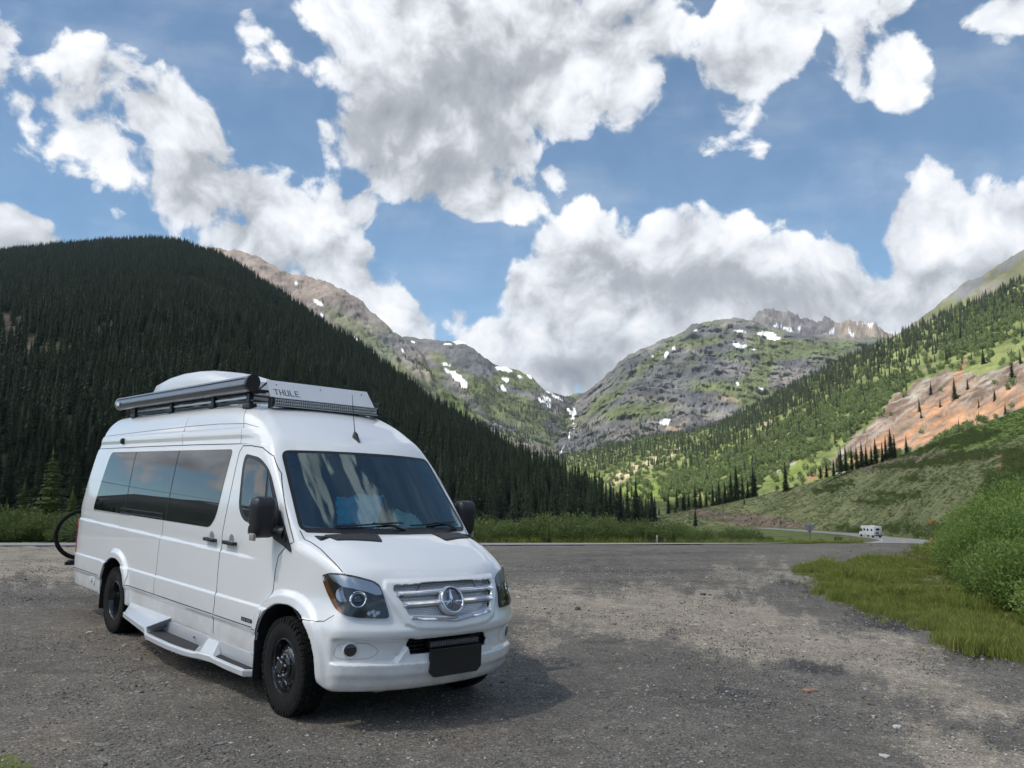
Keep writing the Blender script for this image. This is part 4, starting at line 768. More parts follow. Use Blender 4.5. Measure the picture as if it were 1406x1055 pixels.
for k, (a, b, h_, Y_) in enumerate(((64, 746, 128, 100), (28, 744, 88, 112), (5, 745, 60, 100), (96, 742, 74, 125), (-22, 746, 110, 112), (120, 742, 95, 150))): tpx(a, b, h_, Y_, NEARL[k % 2], 'lighter green spruce in front of the dark hill, left of the van', 'lighter spruces left of the van')
number_off(grouped('slim spruces at the end of the shaded forest'), 'slim dark spruce, %s, at the right end of the shaded forest')
number_off(grouped('spruce row along the meadow'), 'dark spruce, %s, in the long row by the meadow')
number_off(grouped('spruce group below the orange scree'), 'dark spruce, %s, in the close group below the scree')
number_off(grouped('lone spruces on the scree'), 'lone dark spruce, %s, among those on the scree')
number_off(grouped('lighter spruces left of the van'), 'lighter green spruce, %s, before the dark hill left of the van')
number_off(grouped('tiny spruces on the earth bank'), 'tiny spruce, %s, on the bare earth bank beside the road')
# ---- near willows on the right
NW = [leaf_bush('foliage', s, 26000, 1.0, 1.0, .056, mWillowN, up=.35, clump=1.25) for s in (41, 42, 43)]
def bush(x, y, r, h, k, label, group=None):
    e = empty('willow_bush', label, 'bush', group, (x, y, float(ground_z(x, y))), random.random()*6.28); e.scale = (r, r, h); link('foliage', NW[k % 3][0], [], e); link('stems', NW[k % 3][1], [], e); return e
def gpx(px_, Y_): return float(px2x(px_)*Y_)
for k, (a, Y_, r_, h_) in enumerate(((1425, 14.2, 1.1, 1.35), (1362, 15.6, .80, 1.15), (1330, 18.5, .90, 1.25), (1400, 17.8, 1.3, 1.60), (1362, 21.0, 1.2, 1.50), (1440, 22, 1.6, 1.95), (1318, 24, .85, 1.05), (1500, 17, 1.6, 1.75), (1480, 12.2, 1.0, 1.0), (1405, 27, 1.8, 2.15), (1480, 33, 2.2, 2.8), (1350, 31, 1.5, 1.6), (1300, 21.5, .55, .75))):
    bush(gpx(a, Y_), Y_, r_, h_, k, 'leafy green willow bush in the clump at the right edge of the lot', 'willow clump at the right edge')
number_off(grouped('willow clump at the right edge'), 'leafy willow bush, %s, in the clump at the lot edge')
# ---- grass
TF = [tuft('grass', s, 26, .16, mGrassB, .05) for s in (1, 2, 3)]+[tuft('grass', 4, 22, .15, mDry, .05)]
R = np.random.RandomState(31); n = 60000; yy = R.uniform(7, 34, n); pxs = R.uniform(1080, 1500, n); xx = px2x(pxs)*yy; gz = ground_z(xx, yy); a_, b_ = unproj(xx, yy, gz)
a_ = a_+48*fbm(xx*.9, yy*.9, 1., 5, .65)+R.normal(0, 7, n); b_ = b_+17*fbm(xx*.9, yy*.9, 5., 5, .65)+R.normal(0, 3, n); d_ = fbm(xx*.7, yy*.7, 2., 4, .6)
ok = inpoly(a_, b_, GRASS_R) & (d_ > -.16) & (road_dist(xx, yy) > 4.6); xx, yy, gz, d_ = xx[ok][:26000], yy[ok][:26000], gz[ok][:26000], d_[ok][:26000]
R2 = np.random.RandomState(5); sc_ = R2.uniform(.3, 1.1, len(xx))*(.85+2.2*np.clip(d_, -.25, .6)); vv = np.where(fbm(xx*.5, yy*.5, 7., 3)+R2.normal(0, .2, len(xx)) > .32, 3, R2.randint(0, 3, len(xx)))
P = np.c_[xx, yy, gz]
n3 = 2600; y3 = R2.uniform(8, 30, n3); x3 = px2x(R2.uniform(1070, 1420, n3))*y3; z3 = ground_z(x3, y3); a3, b3 = unproj(x3, y3, z3); ok3 = inpoly(a3+R2.normal(0, 30, n3)+40*fbm(x3, y3, 1., 4), b3+R2.normal(0, 9, n3)-6, GRASS_R) & (road_dist(x3, y3) > 4.6) & (fbm(x3*.8, y3*.8, 9., 3) > -.05)
P = np.concatenate([P, np.c_[x3, y3, z3][ok3]]); sc_ = np.concatenate([sc_, R2.uniform(.25, .6, int(ok3.sum()))]); vv = np.concatenate([vv, R2.choice(4, int(ok3.sum()), p=[.2, .2, .2, .4])])
n = 4500; y2 = R2.uniform(3.0, 4.4, n); x2 = px2x(R2.uniform(-60, 60, n))*y2; a2, b2 = unproj(x2, y2, ground_z(x2, y2)); ok = inpoly(a2+10*fbm(x2*3, y2*3, 1., 3), b2+8*fbm(x2*3, y2*3, 4., 3), [(-60, 1040), (20, 1043), (42, 1054), (30, 1120), (-60, 1120)]); P = np.concatenate([P, np.c_[x2, y2, ground_z(x2, y2)][ok]]); k_ = int(ok.sum())
sc_ = np.concatenate([sc_, R2.uniform(.12, .30, k_)]); vv = np.concatenate([vv, R2.randint(0, 4, k_)])
scatter('grass', P, sc_, R2.uniform(0, 6.28, len(P)), vv, TF, 'green and yellowish grass growing at the edges of the gravel lot', 'grass')
n = 9000; yy = R2.uniform(36, 110, n); xx = px2x(R2.uniform(500, 1180, n))*yy; ok = road_dist(xx, yy) > 4.6; P = np.c_[xx, yy, ground_z(xx, yy)][ok]; scatter('roadside_grass', P, R2.uniform(1.2, 2.6, len(P)), R2.uniform(0, 6.28, len(P)), R2.randint(0, 4, len(P)), TF, 'grass strip on the far shoulder of the road', 'grass')
# ---- stones
mSt = mat('grey_stone', (.22, .21, .20), .85, noise=.3, nscale=20); mSt2 = mat('dark_stone', (.07, .07, .072), .85, noise=.3, nscale=20); mSt3 = mat('tan_stone', (.36, .31, .25), .85, noise=.3, nscale=20); mSt4 = mat('orange_stone', (.34, .21, .14), .85, noise=.3, nscale=20); mSt5 = mat('pale_stone', (.55, .53, .50), .8, noise=.2, nscale=20)
SM = [stone_mesh(1, mSt), stone_mesh(2, mSt2), stone_mesh(3, mSt3), stone_mesh(4, mSt), stone_mesh(5, mSt5)]
n = 80000; yy = 2.6+R2.rand(n)**1.2*18; xx = px2x(R2.uniform(-60, 1460, n))*yy; P = np.c_[xx, yy, ground_z(xx, yy)]; s_ = .0035+.012*R2.rand(n)**5+.00045*yy; s_[R2.rand(n) < .015] *= 2.1; vv = R2.choice(5, n, p=[.30, .36, .17, .12, .05]); scatter('gravel', P, s_, R2.uniform(0, 6.28, n), vv, SM, 'loose gravel chippings strewn over the parking lot', 'gravel')
for (a, b, s_, m_, lab) in ((852, 919, .045, mSt3, 'pale flat stone lying right of the van nose'), (813, 969, .035, mSt, 'small grey stone on dark chippings in front of the van'), (1118, 949, .055, mSt4, 'broken orange stone on the open gravel'), (1108, 950, .05, mSt4, 'smaller orange fragment left of the broken orange stone'), (1193, 967, .06, mat('brown_stone', (.16, .12, .09), .9), 'round brown stone right of the orange fragments'), (1232, 999, .05, mSt5, 'flat whitish stone near the lower right'), (1281, 972, .035, mSt3, 'small tan stone between the whitish stone and the grass'), (1232, 905, .05, mSt3, 'tan stone at the edge of the grass bank'), (123, 869, .045, mSt5, 'small pale stone beside the rear wheel of the van'), (1215, 1040, .05, mSt5, 'pale chip at the bottom right of the lot'), (793, 837, .09, mSt2, 'dark slab tilted out of the gravel behind the van nose'), (965, 817, .07, mSt2, 'dark stone far out on the lot'), (842, 858, .06, mSt4, 'small orange stone on the tan gravel'), (974, 877, .07, mSt3, 'tan stone on the tan gravel band')):
    lo_, hi_ = 3., 26.
    for _ in range(40):
        mid_ = (lo_+hi_)/2; xm = float(xat(a, b, mid_)); 
        if float(zat(a, b, mid_)) > float(ground_z(xm, mid_)): lo_ = mid_
        else: hi_ = mid_
    me = stone_mesh(int(a), m_); o = link('stone', me); o.location = (xm, mid_, float(ground_z(xm, mid_))+s_*.15); o.scale = (s_, s_*.8, s_*.8); o.rotation_euler = (0, 0, a); tag(o, lab, 'stone')
print('plants placed', round(time.time()-_t0, 1))
# ---------------------------------------------------------------- van body as a smooth solid
def _tab(xs, ys, s=0.03, n=900):
    X = np.linspace(xs[0]-.5, xs[-1]+.5, n)
    Y = np.interp(X, xs, ys)
    lo = (ys[1]-ys[0])/(xs[1]-xs[0]); hi = (ys[-1]-ys[-2])/(xs[-1]-xs[-2])
    Y = np.where(X < xs[0], ys[0]+(X-xs[0])*lo, Y); Y = np.where(X > xs[-1], ys[-1]+(X-xs[-1])*hi, Y)
    dx = X[1]-X[0]; k = max(1, int(3*s/dx)); w = np.exp(-.5*(np.arange(-k, k+1)*dx/s)**2); w /= w.sum()
    P = np.concatenate([Y[0]+(np.arange(-k, 0))*dx*lo, Y, Y[-1]+np.arange(1, k+1)*dx*hi])
    Y = np.convolve(P, w, 'valid')
    return X, Y
def _ev(T, x): return np.interp(x, T[0], T[1])
def sst(a, b, x):
    t = np.clip((x-a)/(b-a), 0, 1); return t*t*(3-2*t)
def smax(a, b, r):
    h = np.maximum(r-np.abs(a-b), 0)/r; return np.maximum(a, b)+h*h*r*.25
def smin(a, b, r): return -smax(-a, -b, r)
T_W = _tab([.30, .42, .6, .8, 1.0, 1.25, 1.45, 1.75, 2.05, 2.25, 2.45, 2.7], [.945, .965, .975, .982, .985, .983, .972, .950, .918, .888, .840, .76], .05)
T_R = _tab([-6.2, -5.95, -5.6, -5, -4, -2.4, -1.8, -1.4, -1.09, -.67, -.47, -.25, .2], [2.58, 2.63, 2.67, 2.695, 2.705, 2.705, 2.685, 2.63, 2.52, 2.29, 2.165, 2.02, 1.72], .07)
T_H = _tab([-.3, -.1, .1, .293, .5, .7, .86, 1.0], [1.515, 1.495, 1.47, 1.43, 1.345, 1.235, 1.12, 1.0], .05)
T_F = _tab([.22, .28, .34, .42, .5, .60, .67, .715, .755, .80, .95, 1.1, 1.25], [.83, .88, .925, .955, .965, .965, .972, .992, .995, .975, .915, .842, .76], .010)
T_B = _tab([.3, 1.37, 2.2, 2.55, 2.8], [-6.19, -6.19, -5.88, -5.70, -5.4], .08)
WHEELS = (0.0, -4.325)
def crease_z(u): return 1.195+(-1.4-u)*.0135
def body_side(u, z):
    W = _ev(T_W, z)
    k = .38+.62*sst(.72, 1.0, z)
    q = np.maximum(0, u+.85)
    W = W-k*(.034*q*q+.016*q**4)
    W = W-.02*sst(-5.7, -6.25, u)**2
    # shoulder crease, lower rub panel, roof panel step
    c = crease_z(u); fade = sst(-.45, -1.1, u)
    W = W+fade*(-.013*sst(c-.012, c+.012, z)*sst(c+.17, c+.02, z))
    W = W+.014*sst(.812, .785, z)*sst(.55, .60, z)*sst(.5, .3, u)
    W = W-.010*sst(2.185, 2.2, z)*sst(2.30, 2.24, z)*sst(-.55, -1.1, u)
    W = W+.012*sst(2.372, 2.352, z)*sst(2.25, 2.34, z)*sst(-1.0, -1.45, u)
    for wc in WHEELS:
        a = ((np.abs(u-wc)/.475)**2.25+(np.maximum(z-.38, 0)/.49)**2.25)**(1/2.25)
        W = W+.034*sst(1.24, 1.13, a)*(1 if wc < -1 else sst(.7, .45, u))*sst(.25, .4, z)
    return W
GR = [(0, .812), (.33, .835), (.405, .862), (.505, 1.055), (.490, 1.085), (0, 1.098)]   # grille opening (v, z)
def poly_d(px, pz, P):
    # signed distance to the convex outline mirrored at v=0
    d = np.full(np.broadcast(px, pz).shape, -9.)
    for (a, b), (c, e) in zip(P[:-1], P[1:]):
        L = math.hypot(c-a, e-b); nx, nz = (e-b)/L, -(c-a)/L
        d = np.maximum(d, (px-a)*nx+(pz-b)*nz)
    return d
def fascia(v, z):
    F = _ev(T_F, z)-(.262-.05*sst(.8, 1.0, z))*(v/.85)**2.6
    # fog lamp pockets and the lower band of the bumper
    rec = sst(0, .035, v-(.49-(z-.5)*.80))*sst(.93, .88, v)*sst(.500, .522, z)*sst(.700, .678, z)
    F = F-.036*rec
    F = F-.012*sst(.55, .40, v)*sst(.50, .56, z)*sst(.72, .66, z)
    F = F+.012*sst(.515, .50, z)*sst(.38, .44, z)
    g = poly_d(v, z, GR)
    F = F+.022*sst(.090, .055, g)*sst(.60, .9, z)*sst(-.02, .0, g)*sst(.60, .555, v)*sst(1.135, 1.105, z)
    return F
def hood(u, v):
    vc = .54+.30*(.86-u)
    x = (v-vc)/.035
    sp = .035*np.logaddexp(0, np.clip(x, -30, 30))
    return _ev(T_H, u)-.045*(v/.8)**2-.36*sp*sst(-.3, .1, u)
WS_T = math.atan2(.92, 1.0)
def ws_u(v, z): return .14-.92*(z-1.466)-.17*(v/.876)**2.2
def outer(u, v, z):
    v = np.abs(v)
    d_side = (v-body_side(u, z))
    d_roof = (z-(_ev(T_R, u)-.055*(v/.8)**2.4))*.88
    d_ws = np.maximum((u-ws_u(v, z))*.735, u-.26)
    d_hood = (z-hood(u, v))*.9
    d_f = (u-fascia(v, z))*.95
    cabin = smax(smax(d_ws, d_roof, .03), d_side, .11*sst(1.9, 2.35, z)+.055)
    rad = .06
    nose = smax(smax(d_hood, d_f, .035), d_side, rad)
    b = np.minimum(cabin, nose)
    d_rear = (_ev(T_B, z)+  .06*(v/.9)**4-u)
    b = smax(b, d_rear, .08)
    zb = .375-.085*sst(.35, .6, u)
    b = smax(b, zb-z, .03)
    return b
WSP = [(0, 1.475), (.60, 1.478), (.835, 1.50), (.868, 1.54), (.792, 2.085), (.75, 2.125), (0, 2.14)]
def body_sdf(u, v, z):
    v = np.abs(v)
    o = outer(u, v, z)
    d = o
    # grille opening and lower intake
    g = poly_d(v, z, GR)
    d = np.maximum(d, np.where(u > .5, np.minimum(-g, o+.055), -9))
    ik = np.maximum(np.maximum(v-(.40-.35*np.abs(z-.635)), np.abs(z-.625)-.058), -(o+.16))
    d = np.maximum(d, np.where(u > .5, -ik, -9))
    # windscreen opening and cab interior
    w = poly_d(v, z, WSP)
    inn = o+.045
    cab = np.maximum(np.maximum(inn, u-.02), np.maximum(-1.9-u, .95-z))
    cab2 = np.maximum(cab, np.maximum(z-2.4, v-.93))
    op = np.maximum(np.maximum(w, -(u+1.0)), -(o+.2))
    d = np.maximum(d, -cab2)
    d = np.maximum(d, np.where(u < .3, -op, -9))
    # wheel arches
    for wc in WHEELS:
        a = ((np.abs(u-wc)/.475)**2.25+(np.abs(z-.38)/.49)**2.25)**(1/2.25)
        d = smax(d, -np.maximum((a-1)*.47, (.52 if wc < -1 else .60)-v), .008)
    return d
def nets(h=.014, lo=(-6.3, -1.06, .2), hi=(1.12, 1.06, 2.84)):
    nx = int((hi[0]-lo[0])/h)+2; nyh = int(hi[1]/h)+2; nz = int((hi[2]-lo[2])/h)+2
    X = lo[0]+np.arange(nx)*h; Yh = (np.arange(nyh)+.5)*h; Z = lo[2]+np.arange(nz)*h
    F = np.empty((nx, nyh*2, nz), np.float32)
    for i in range(0, nx, 24):
        s = body_sdf(X[i:i+24, None, None], Yh[None, :, None], Z[None, None, :])
        F[i:i+24, nyh:] = s; F[i:i+24, :nyh] = s[:, ::-1]
    Y = (np.arange(nyh*2)-nyh+.5)*h
    S = F < 0
    ny = nyh*2
    c = np.zeros((nx-1, ny-1, nz-1), np.int8)
    for a in (0, 1):
        for b in (0, 1):
            for e in (0, 1): c += S[a:nx-1+a, b:ny-1+b, e:nz-1+e]
    act = (c > 0) & (c < 8)
    idx = -np.ones(act.shape, np.int32); I = np.argwhere(act); idx[act] = np.arange(len(I))
    acc = np.zeros((len(I), 3)); cnt = np.zeros(len(I))
    for ax in range(3):
        for a in (0, 1):
            for b in (0, 1):
                o0 = [0, 0, 0]; o1 = [0, 0, 0]; q = [k for k in range(3) if k != ax]
                o0[q[0]] = o1[q[0]] = a; o0[q[1]] = o1[q[1]] = b; o1[ax] = 1
                f0 = F[tuple((I+o0).T)].astype(float); f1 = F[tuple((I+o1).T)].astype(float)
                m = (f0 < 0) != (f1 < 0)
                t = np.where(m, f0/(f0-f1+1e-12), 0)
                p = (I+o0).astype(float); p[:, ax] += t
                acc[m] += p[m]; cnt[m] += 1
    P = acc/np.maximum(cnt, 1)[:, None]
    V = np.stack([X[0]+P[:, 0]*h, Y[0]+P[:, 1]*h, Z[0]+P[:, 2]*h], 1)
    e = .0015
    def grad(V):
        g = np.stack([body_sdf(V[:, 0]+(e if k == 0 else 0), V[:, 1]+(e if k == 1 else 0), V[:, 2]+(e if k == 2 else 0))
                      - body_sdf(V[:, 0]-(e if k == 0 else 0), V[:, 1]-(e if k == 1 else 0), V[:, 2]-(e if k == 2 else 0)) for k in range(3)], 1)/(2*e)
        return g
    V0 = V.copy()
    for it in range(3):
        g = grad(V); f = body_sdf(V[:, 0], V[:, 1], V[:, 2]); n2 = (g*g).sum(1)+1e-6
        st = -(f/n2)[:, None]*g; L = np.linalg.norm(st, axis=1)+1e-9
        st *= np.minimum(1, .4*h/L)[:, None]; V = V+st
    V = np.clip(V, V0-.6*h, V0+.6*h)
    g = grad(V); N = g/(np.linalg.norm(g, axis=1)[:, None]+1e-9)
    quads = []
    for ax in range(3):
        q = [k for k in range(3) if k != ax]
        sl0 = [slice(1, -1)]*3; sl0[ax] = slice(0, -1); sl1 = list(sl0); sl1[ax] = slice(1, None)
        s0 = S[tuple(sl0)]; s1 = S[tuple(sl1)]
        for pol in (0, 1):
            m = (s0 & ~s1) if pol == 0 else (~s0 & s1)
            J = np.argwhere(m); off = [1, 1, 1]; off[ax] = 0; J = J+off
            def cell(da, db):
                K = J.copy(); K[:, q[0]] -= da; K[:, q[1]] -= db
                return idx[tuple(K.T)]
            Q = [cell(1, 1), cell(0, 1), cell(0, 0), cell(1, 0)]
            if (pol == 1) != (ax == 1): Q = Q[::-1]
            quads.append(np.stack(Q, 1))
    Q = np.concatenate(quads); Q = Q[(Q >= 0).all(1)]
    return V, N, Q
def cast(o, d, f=outer, tmax=6.0):
    # o: (n,3) start outside, d: unit direction
    o = np.asarray(o, float); d = np.broadcast_to(np.asarray(d, float), o.shape); t = np.zeros(len(o))
    for _ in range(160):
        p = o+d*t[:, None]; s = f(p[:, 0], p[:, 1], p[:, 2]); t += np.clip(s*.75, -.05, .3); t = np.minimum(t, tmax)
    return o+d*t[:, None]
def onrm(p, f=outer, e=.004):
    g = np.stack([f(p[:, 0]+(e if k == 0 else 0), p[:, 1]+(e if k == 1 else 0), p[:, 2]+(e if k == 2 else 0))
                  - f(p[:, 0]-(e if k == 0 else 0), p[:, 1]-(e if k == 1 else 0), p[:, 2]-(e if k == 2 else 0)) for k in range(3)], 1)
    return g/(np.linalg.norm(g, axis=1)[:, None]+1e-9)
# ---------------------------------------------------------------- the camper van
# van frame: x forward from the front axle, y to its left, z up (the photographed side is y < 0); body functions use v = -y
VAN_T, VAN_YAW = (-1.0464, 7.4765), 2.4048
VAN_M = ROLL@Matrix.Translation((VAN_T[0], VAN_T[1], 0))@Matrix.Rotation(math.pi/2-VAN_YAW, 4, 'Z')
mPaint = mat('white_paint', (.87, .87, .86), .25, coat=1, noise=.04, nscale=1.5)
def dust(m, z0, z1, amt):
    nt = m.node_tree; p = nt.nodes['Principled BSDF']; tc = nt.nodes.new('ShaderNodeTexCoord'); sp = nt.nodes.new('ShaderNodeSeparateXYZ'); nt.links.new(tc.outputs['Object'], sp.inputs[0])
    r = nt.nodes.new('ShaderNodeMapRange'); r.inputs['From Min'].default_value = z1; r.inputs['From Max'].default_value = z0; r.inputs['To Max'].default_value = amt; nt.links.new(sp.outputs[2], r.inputs['Value'])
    n = nt.nodes.new('ShaderNodeTexNoise'); n.inputs['Scale'].default_value = 3.5; n.inputs['Detail'].default_value = 7; n.inputs['Roughness'].default_value = .7; nt.links.new(tc.outputs['Object'], n.inputs['Vector'])
    r2 = nt.nodes.new('ShaderNodeMapRange'); r2.inputs['From Min'].default_value = .35; r2.inputs['From Max'].default_value = .7; nt.links.new(n.outputs['Fac'], r2.inputs['Value'])
    k = nt.nodes.new('ShaderNodeMath'); k.operation = 'MULTIPLY'; nt.links.new(r.outputs[0], k.inputs[0]); nt.links.new(r2.outputs[0], k.inputs[1])
    old = p.inputs['Base Color'].links[0].from_socket; mx = nt.nodes.new('ShaderNodeMix'); mx.data_type = 'RGBA'; nt.links.new(k.outputs[0], mx.inputs[0]); nt.links.new(old, mx.inputs[6]); mx.inputs[7].default_value = (.36, .33, .28, 1); nt.links.new(mx.outputs[2], p.inputs['Base Color'])
dust(mPaint, .30, .75, .55)
mDark = mat('black_underbody', (.012, .012, .013), .8)
mBlk = mat('black_plastic', (.018, .018, .019), .42, noise=.15, bump=.08, bscale=300)
mGap = mat('panel_gap', (.02, .02, .022), .6)
mChrome = mat('chrome', (.86, .87, .89), .09, metal=1)
mSilver = mat('silver_paint', (.62, .63, .65), .28, metal=.55, coat=.4)
mGrille = mat('grille_silver', (.70, .71, .73), .30, metal=.25, coat=.5)
mAlu = mat('brushed_aluminium', (.60, .61, .63), .30, metal=.8, noise=.08, nscale=6)
mAwn = mat('anodised_awning', (.27, .28, .30), .28, metal=.75, noise=.08, nscale=4)
mRubber = mat('tyre_rubber', (.012, .012, .012), .85, spec=.25, noise=.3, nscale=30, bump=.2, bscale=120)
mRim = mat('black_rim', (.012, .012, .013), .22, coat=.6)
mPriv = mat('privacy_glass', (.006, .008, .009), .01, spec=.5, ior=2.0)
mRubSeal = mat('black_seal', (.012, .012, .012), .35)
mClear = glass('clear_lens', (.96, .97, .98), 1.42)
mWS = glass('windscreen_glass', (.80, .95, .95), 2.2, gl=(.74, .95, 1))
mDoorG = glass('tinted_door_glass', (.16, .19, .19), 1.75)
mAmber = mat('amber_lens', (.50, .15, .015), .12, coat=.8)
mRed = mat('red_lens', (.45, .012, .012), .12, coat=.8)
mLampIn = mat('lamp_housing', (.075, .08, .08), .22, metal=.3)
mRef = mat('lamp_reflector', (.62, .63, .64), .22, metal=.6)
mCabin = mat('cabin_trim', (.03, .033, .036), .8)
mSeat = mat('seat_fabric', (.05, .055, .06), .9, noise=.2)
mGrip = mat('grip_tape', (.035, .036, .038), .85, bump=.6, bscale=260)
mWhiteP = mat('white_plastic', (.74, .75, .76), .35, coat=.3)
def fillet(P, r, n=5):
    out = []; N = len(P)
    R = r if isinstance(r, (list, tuple)) else [r]*N
    for i in range(N):
        p = Vector(P[i]); a = Vector(P[i-1])-p; b = Vector(P[(i+1) % N])-p
        la, lb = a.length, b.length; q = min(R[i], la*.45, lb*.45); a = a/la*q; b = b/lb*q
        for k in range(n+1):
            t = k/n; out.append(tuple(p+a*(1-t)**2+b*t**2))
    return out
def dens(P, s, closed=True):
    out = []; N = len(P)
    for i in range(N if closed else N-1):
        a = np.array(P[i], float); b = np.array(P[(i+1) % N], float); m = max(1, int(np.linalg.norm(b-a)/s))
        out += [tuple(a+(b-a)*k/m) for k in range(m)]
    if not closed: out.append(tuple(P[-1]))
    return out
class Fr:
    """a drawing plane beside the body: point = o + a*e1 + b*e2, cast along d"""
    def __init__(s, e1, e2, d, o): s.e1, s.e2, s.d, s.o = [np.array(k, float) for k in (e1, e2, d, o)]; s.d /= np.linalg.norm(s.d)
    def cast(s, P, f=outer):
        P = np.asarray(P, float); return cast(s.o+P[:, :1]*s.e1+P[:, 1:2]*s.e2, s.d, f)
SIDE = Fr((1, 0, 0), (0, 0, 1), (0, -1, 0), (0, 1.6, 0))                       # a = x, b = z
FRONT = Fr((0, 1, 0), (0, 0, 1), (-1, 0, 0), (1.6, 0, 0))                      # a = v, b = z
TOP = Fr((1, 0, 0), (0, 1, 0), (0, 0, -1), (0, 0, 3.2))                        # a = x, b = v
_q = math.sqrt(.5)
CORN = Fr((-_q, _q, 0), (0, 0, 1), (-_q, -_q, 0), (1.9, 1.3, 0))               # oblique, for the head lamps
def corn_ab(p): w = np.array(p)-CORN.o; return (float(w@CORN.e1), float(p[2]))
def loc(P, flip=False):
    P = np.array(P, float); P[..., 1] *= (1 if flip else -1); return P
def patch(name, P, fr, m, par, off=.004, th=.012, sp=.05, flip=False, f=outer, smoothrim=False):
    P = dens(P, sp); bb = np.array(P); lo, hi = bb.min(0), bb.max(0)
    gx, gy = np.meshgrid(np.arange(lo[0]+sp/2, hi[0], sp), np.arange(lo[1]+sp/2, hi[1], sp)); G = np.stack([gx.ravel(), gy.ravel()], 1)
    ins = np.zeros(len(G), bool); dmin = np.full(len(G), 9.)
    for i in range(len(P)):
        a = np.array(P[i-1]); b = np.array(P[i])
        c = ((a[1] > G[:, 1]) != (b[1] > G[:, 1])); xx = a[0]+(G[:, 1]-a[1])/(b[1]-a[1]+1e-12)*(b[0]-a[0]); ins ^= c & (G[:, 0] < xx)
        e = b-a; t = np.clip(((G-a)@e)/(e@e+1e-12), 0, 1); dmin = np.minimum(dmin, np.linalg.norm(G-a-t[:, None]*e, axis=1))
    G = G[ins & (dmin > sp*.35)]
    pts = [Vector(p) for p in P]+[Vector(g) for g in G]
    r = delaunay_2d_cdt(pts, [], [list(range(len(P)))], 1, 1e-6)
    Q = np.array([tuple(p) for p in r[0]]); T = [tuple(t) for t in r[2]]
    X = fr.cast(Q, f); N = onrm(X, f); A = X+N*off; B = X+N*(off-th)
    n = len(Q); cnt = {}
    for t in T:
        for i in range(len(t)): e = (t[i], t[(i+1) % len(t)]); cnt[e] = 1
    bd = [e for e in cnt if (e[1], e[0]) not in cnt]
    V = list(A); F = list(T); m0 = {}
    for a, b in bd:
        for k in (a, b):
            if k not in m0: m0[k] = len(V); V.append(A[k]); V.append(B[k])
        F.append((b, a, m0[a]+1, m0[b]+1) if smoothrim else (m0[b], m0[a], m0[a]+1, m0[b]+1))
    V = loc(V, flip); F = [tuple(int(i) for i in t) for t in F]
    # orient outwards
    t = F[0]; nn = np.cross(V[t[1]]-V[t[0]], V[t[2]]-V[t[0]])
    if nn@loc([N[t[0]]], flip)[0] < 0: F = [t[::-1] for t in F]
    me = bpy.data.meshes.new(name); me.from_pydata(V.tolist(), [], F); me.update(); shade(me, 45)
    return link(name, me, m, par)
def ribbon(mb, P, fr, w=.007, off=.0015, sp=.03, closed=False, flip=False, f=outer):
    P = dens(P, sp, closed); P = np.array(P+([P[0]] if closed else []))
    D = np.gradient(P, axis=0)
    if closed: D[0] = D[-1] = P[1]-P[-2]
    D /= np.linalg.norm(D, axis=1)[:, None]+1e-9; Nn = np.stack([-D[:, 1], D[:, 0]], 1)
    X = fr.cast(P, f); N = onrm(X, f); T = np.gradient(X, axis=0)
    if closed: T[0] = T[-1] = X[1]-X[-2]
    T /= np.linalg.norm(T, axis=1)[:, None]+1e-9; S = np.cross(N, T)
    V = np.concatenate([X-S*w/2-N*.004, X-S*w/2+N*off, X+S*w/2+N*off, X+S*w/2-N*.004]); n = len(P)
    F = [(k*n+i, k*n+i+1, (k+1)*n+i+1, (k+1)*n+i) for k in range(3) for i in range(n-1)]
    mb.add(loc(V, flip), F); return mb
BOTH = (False, True)
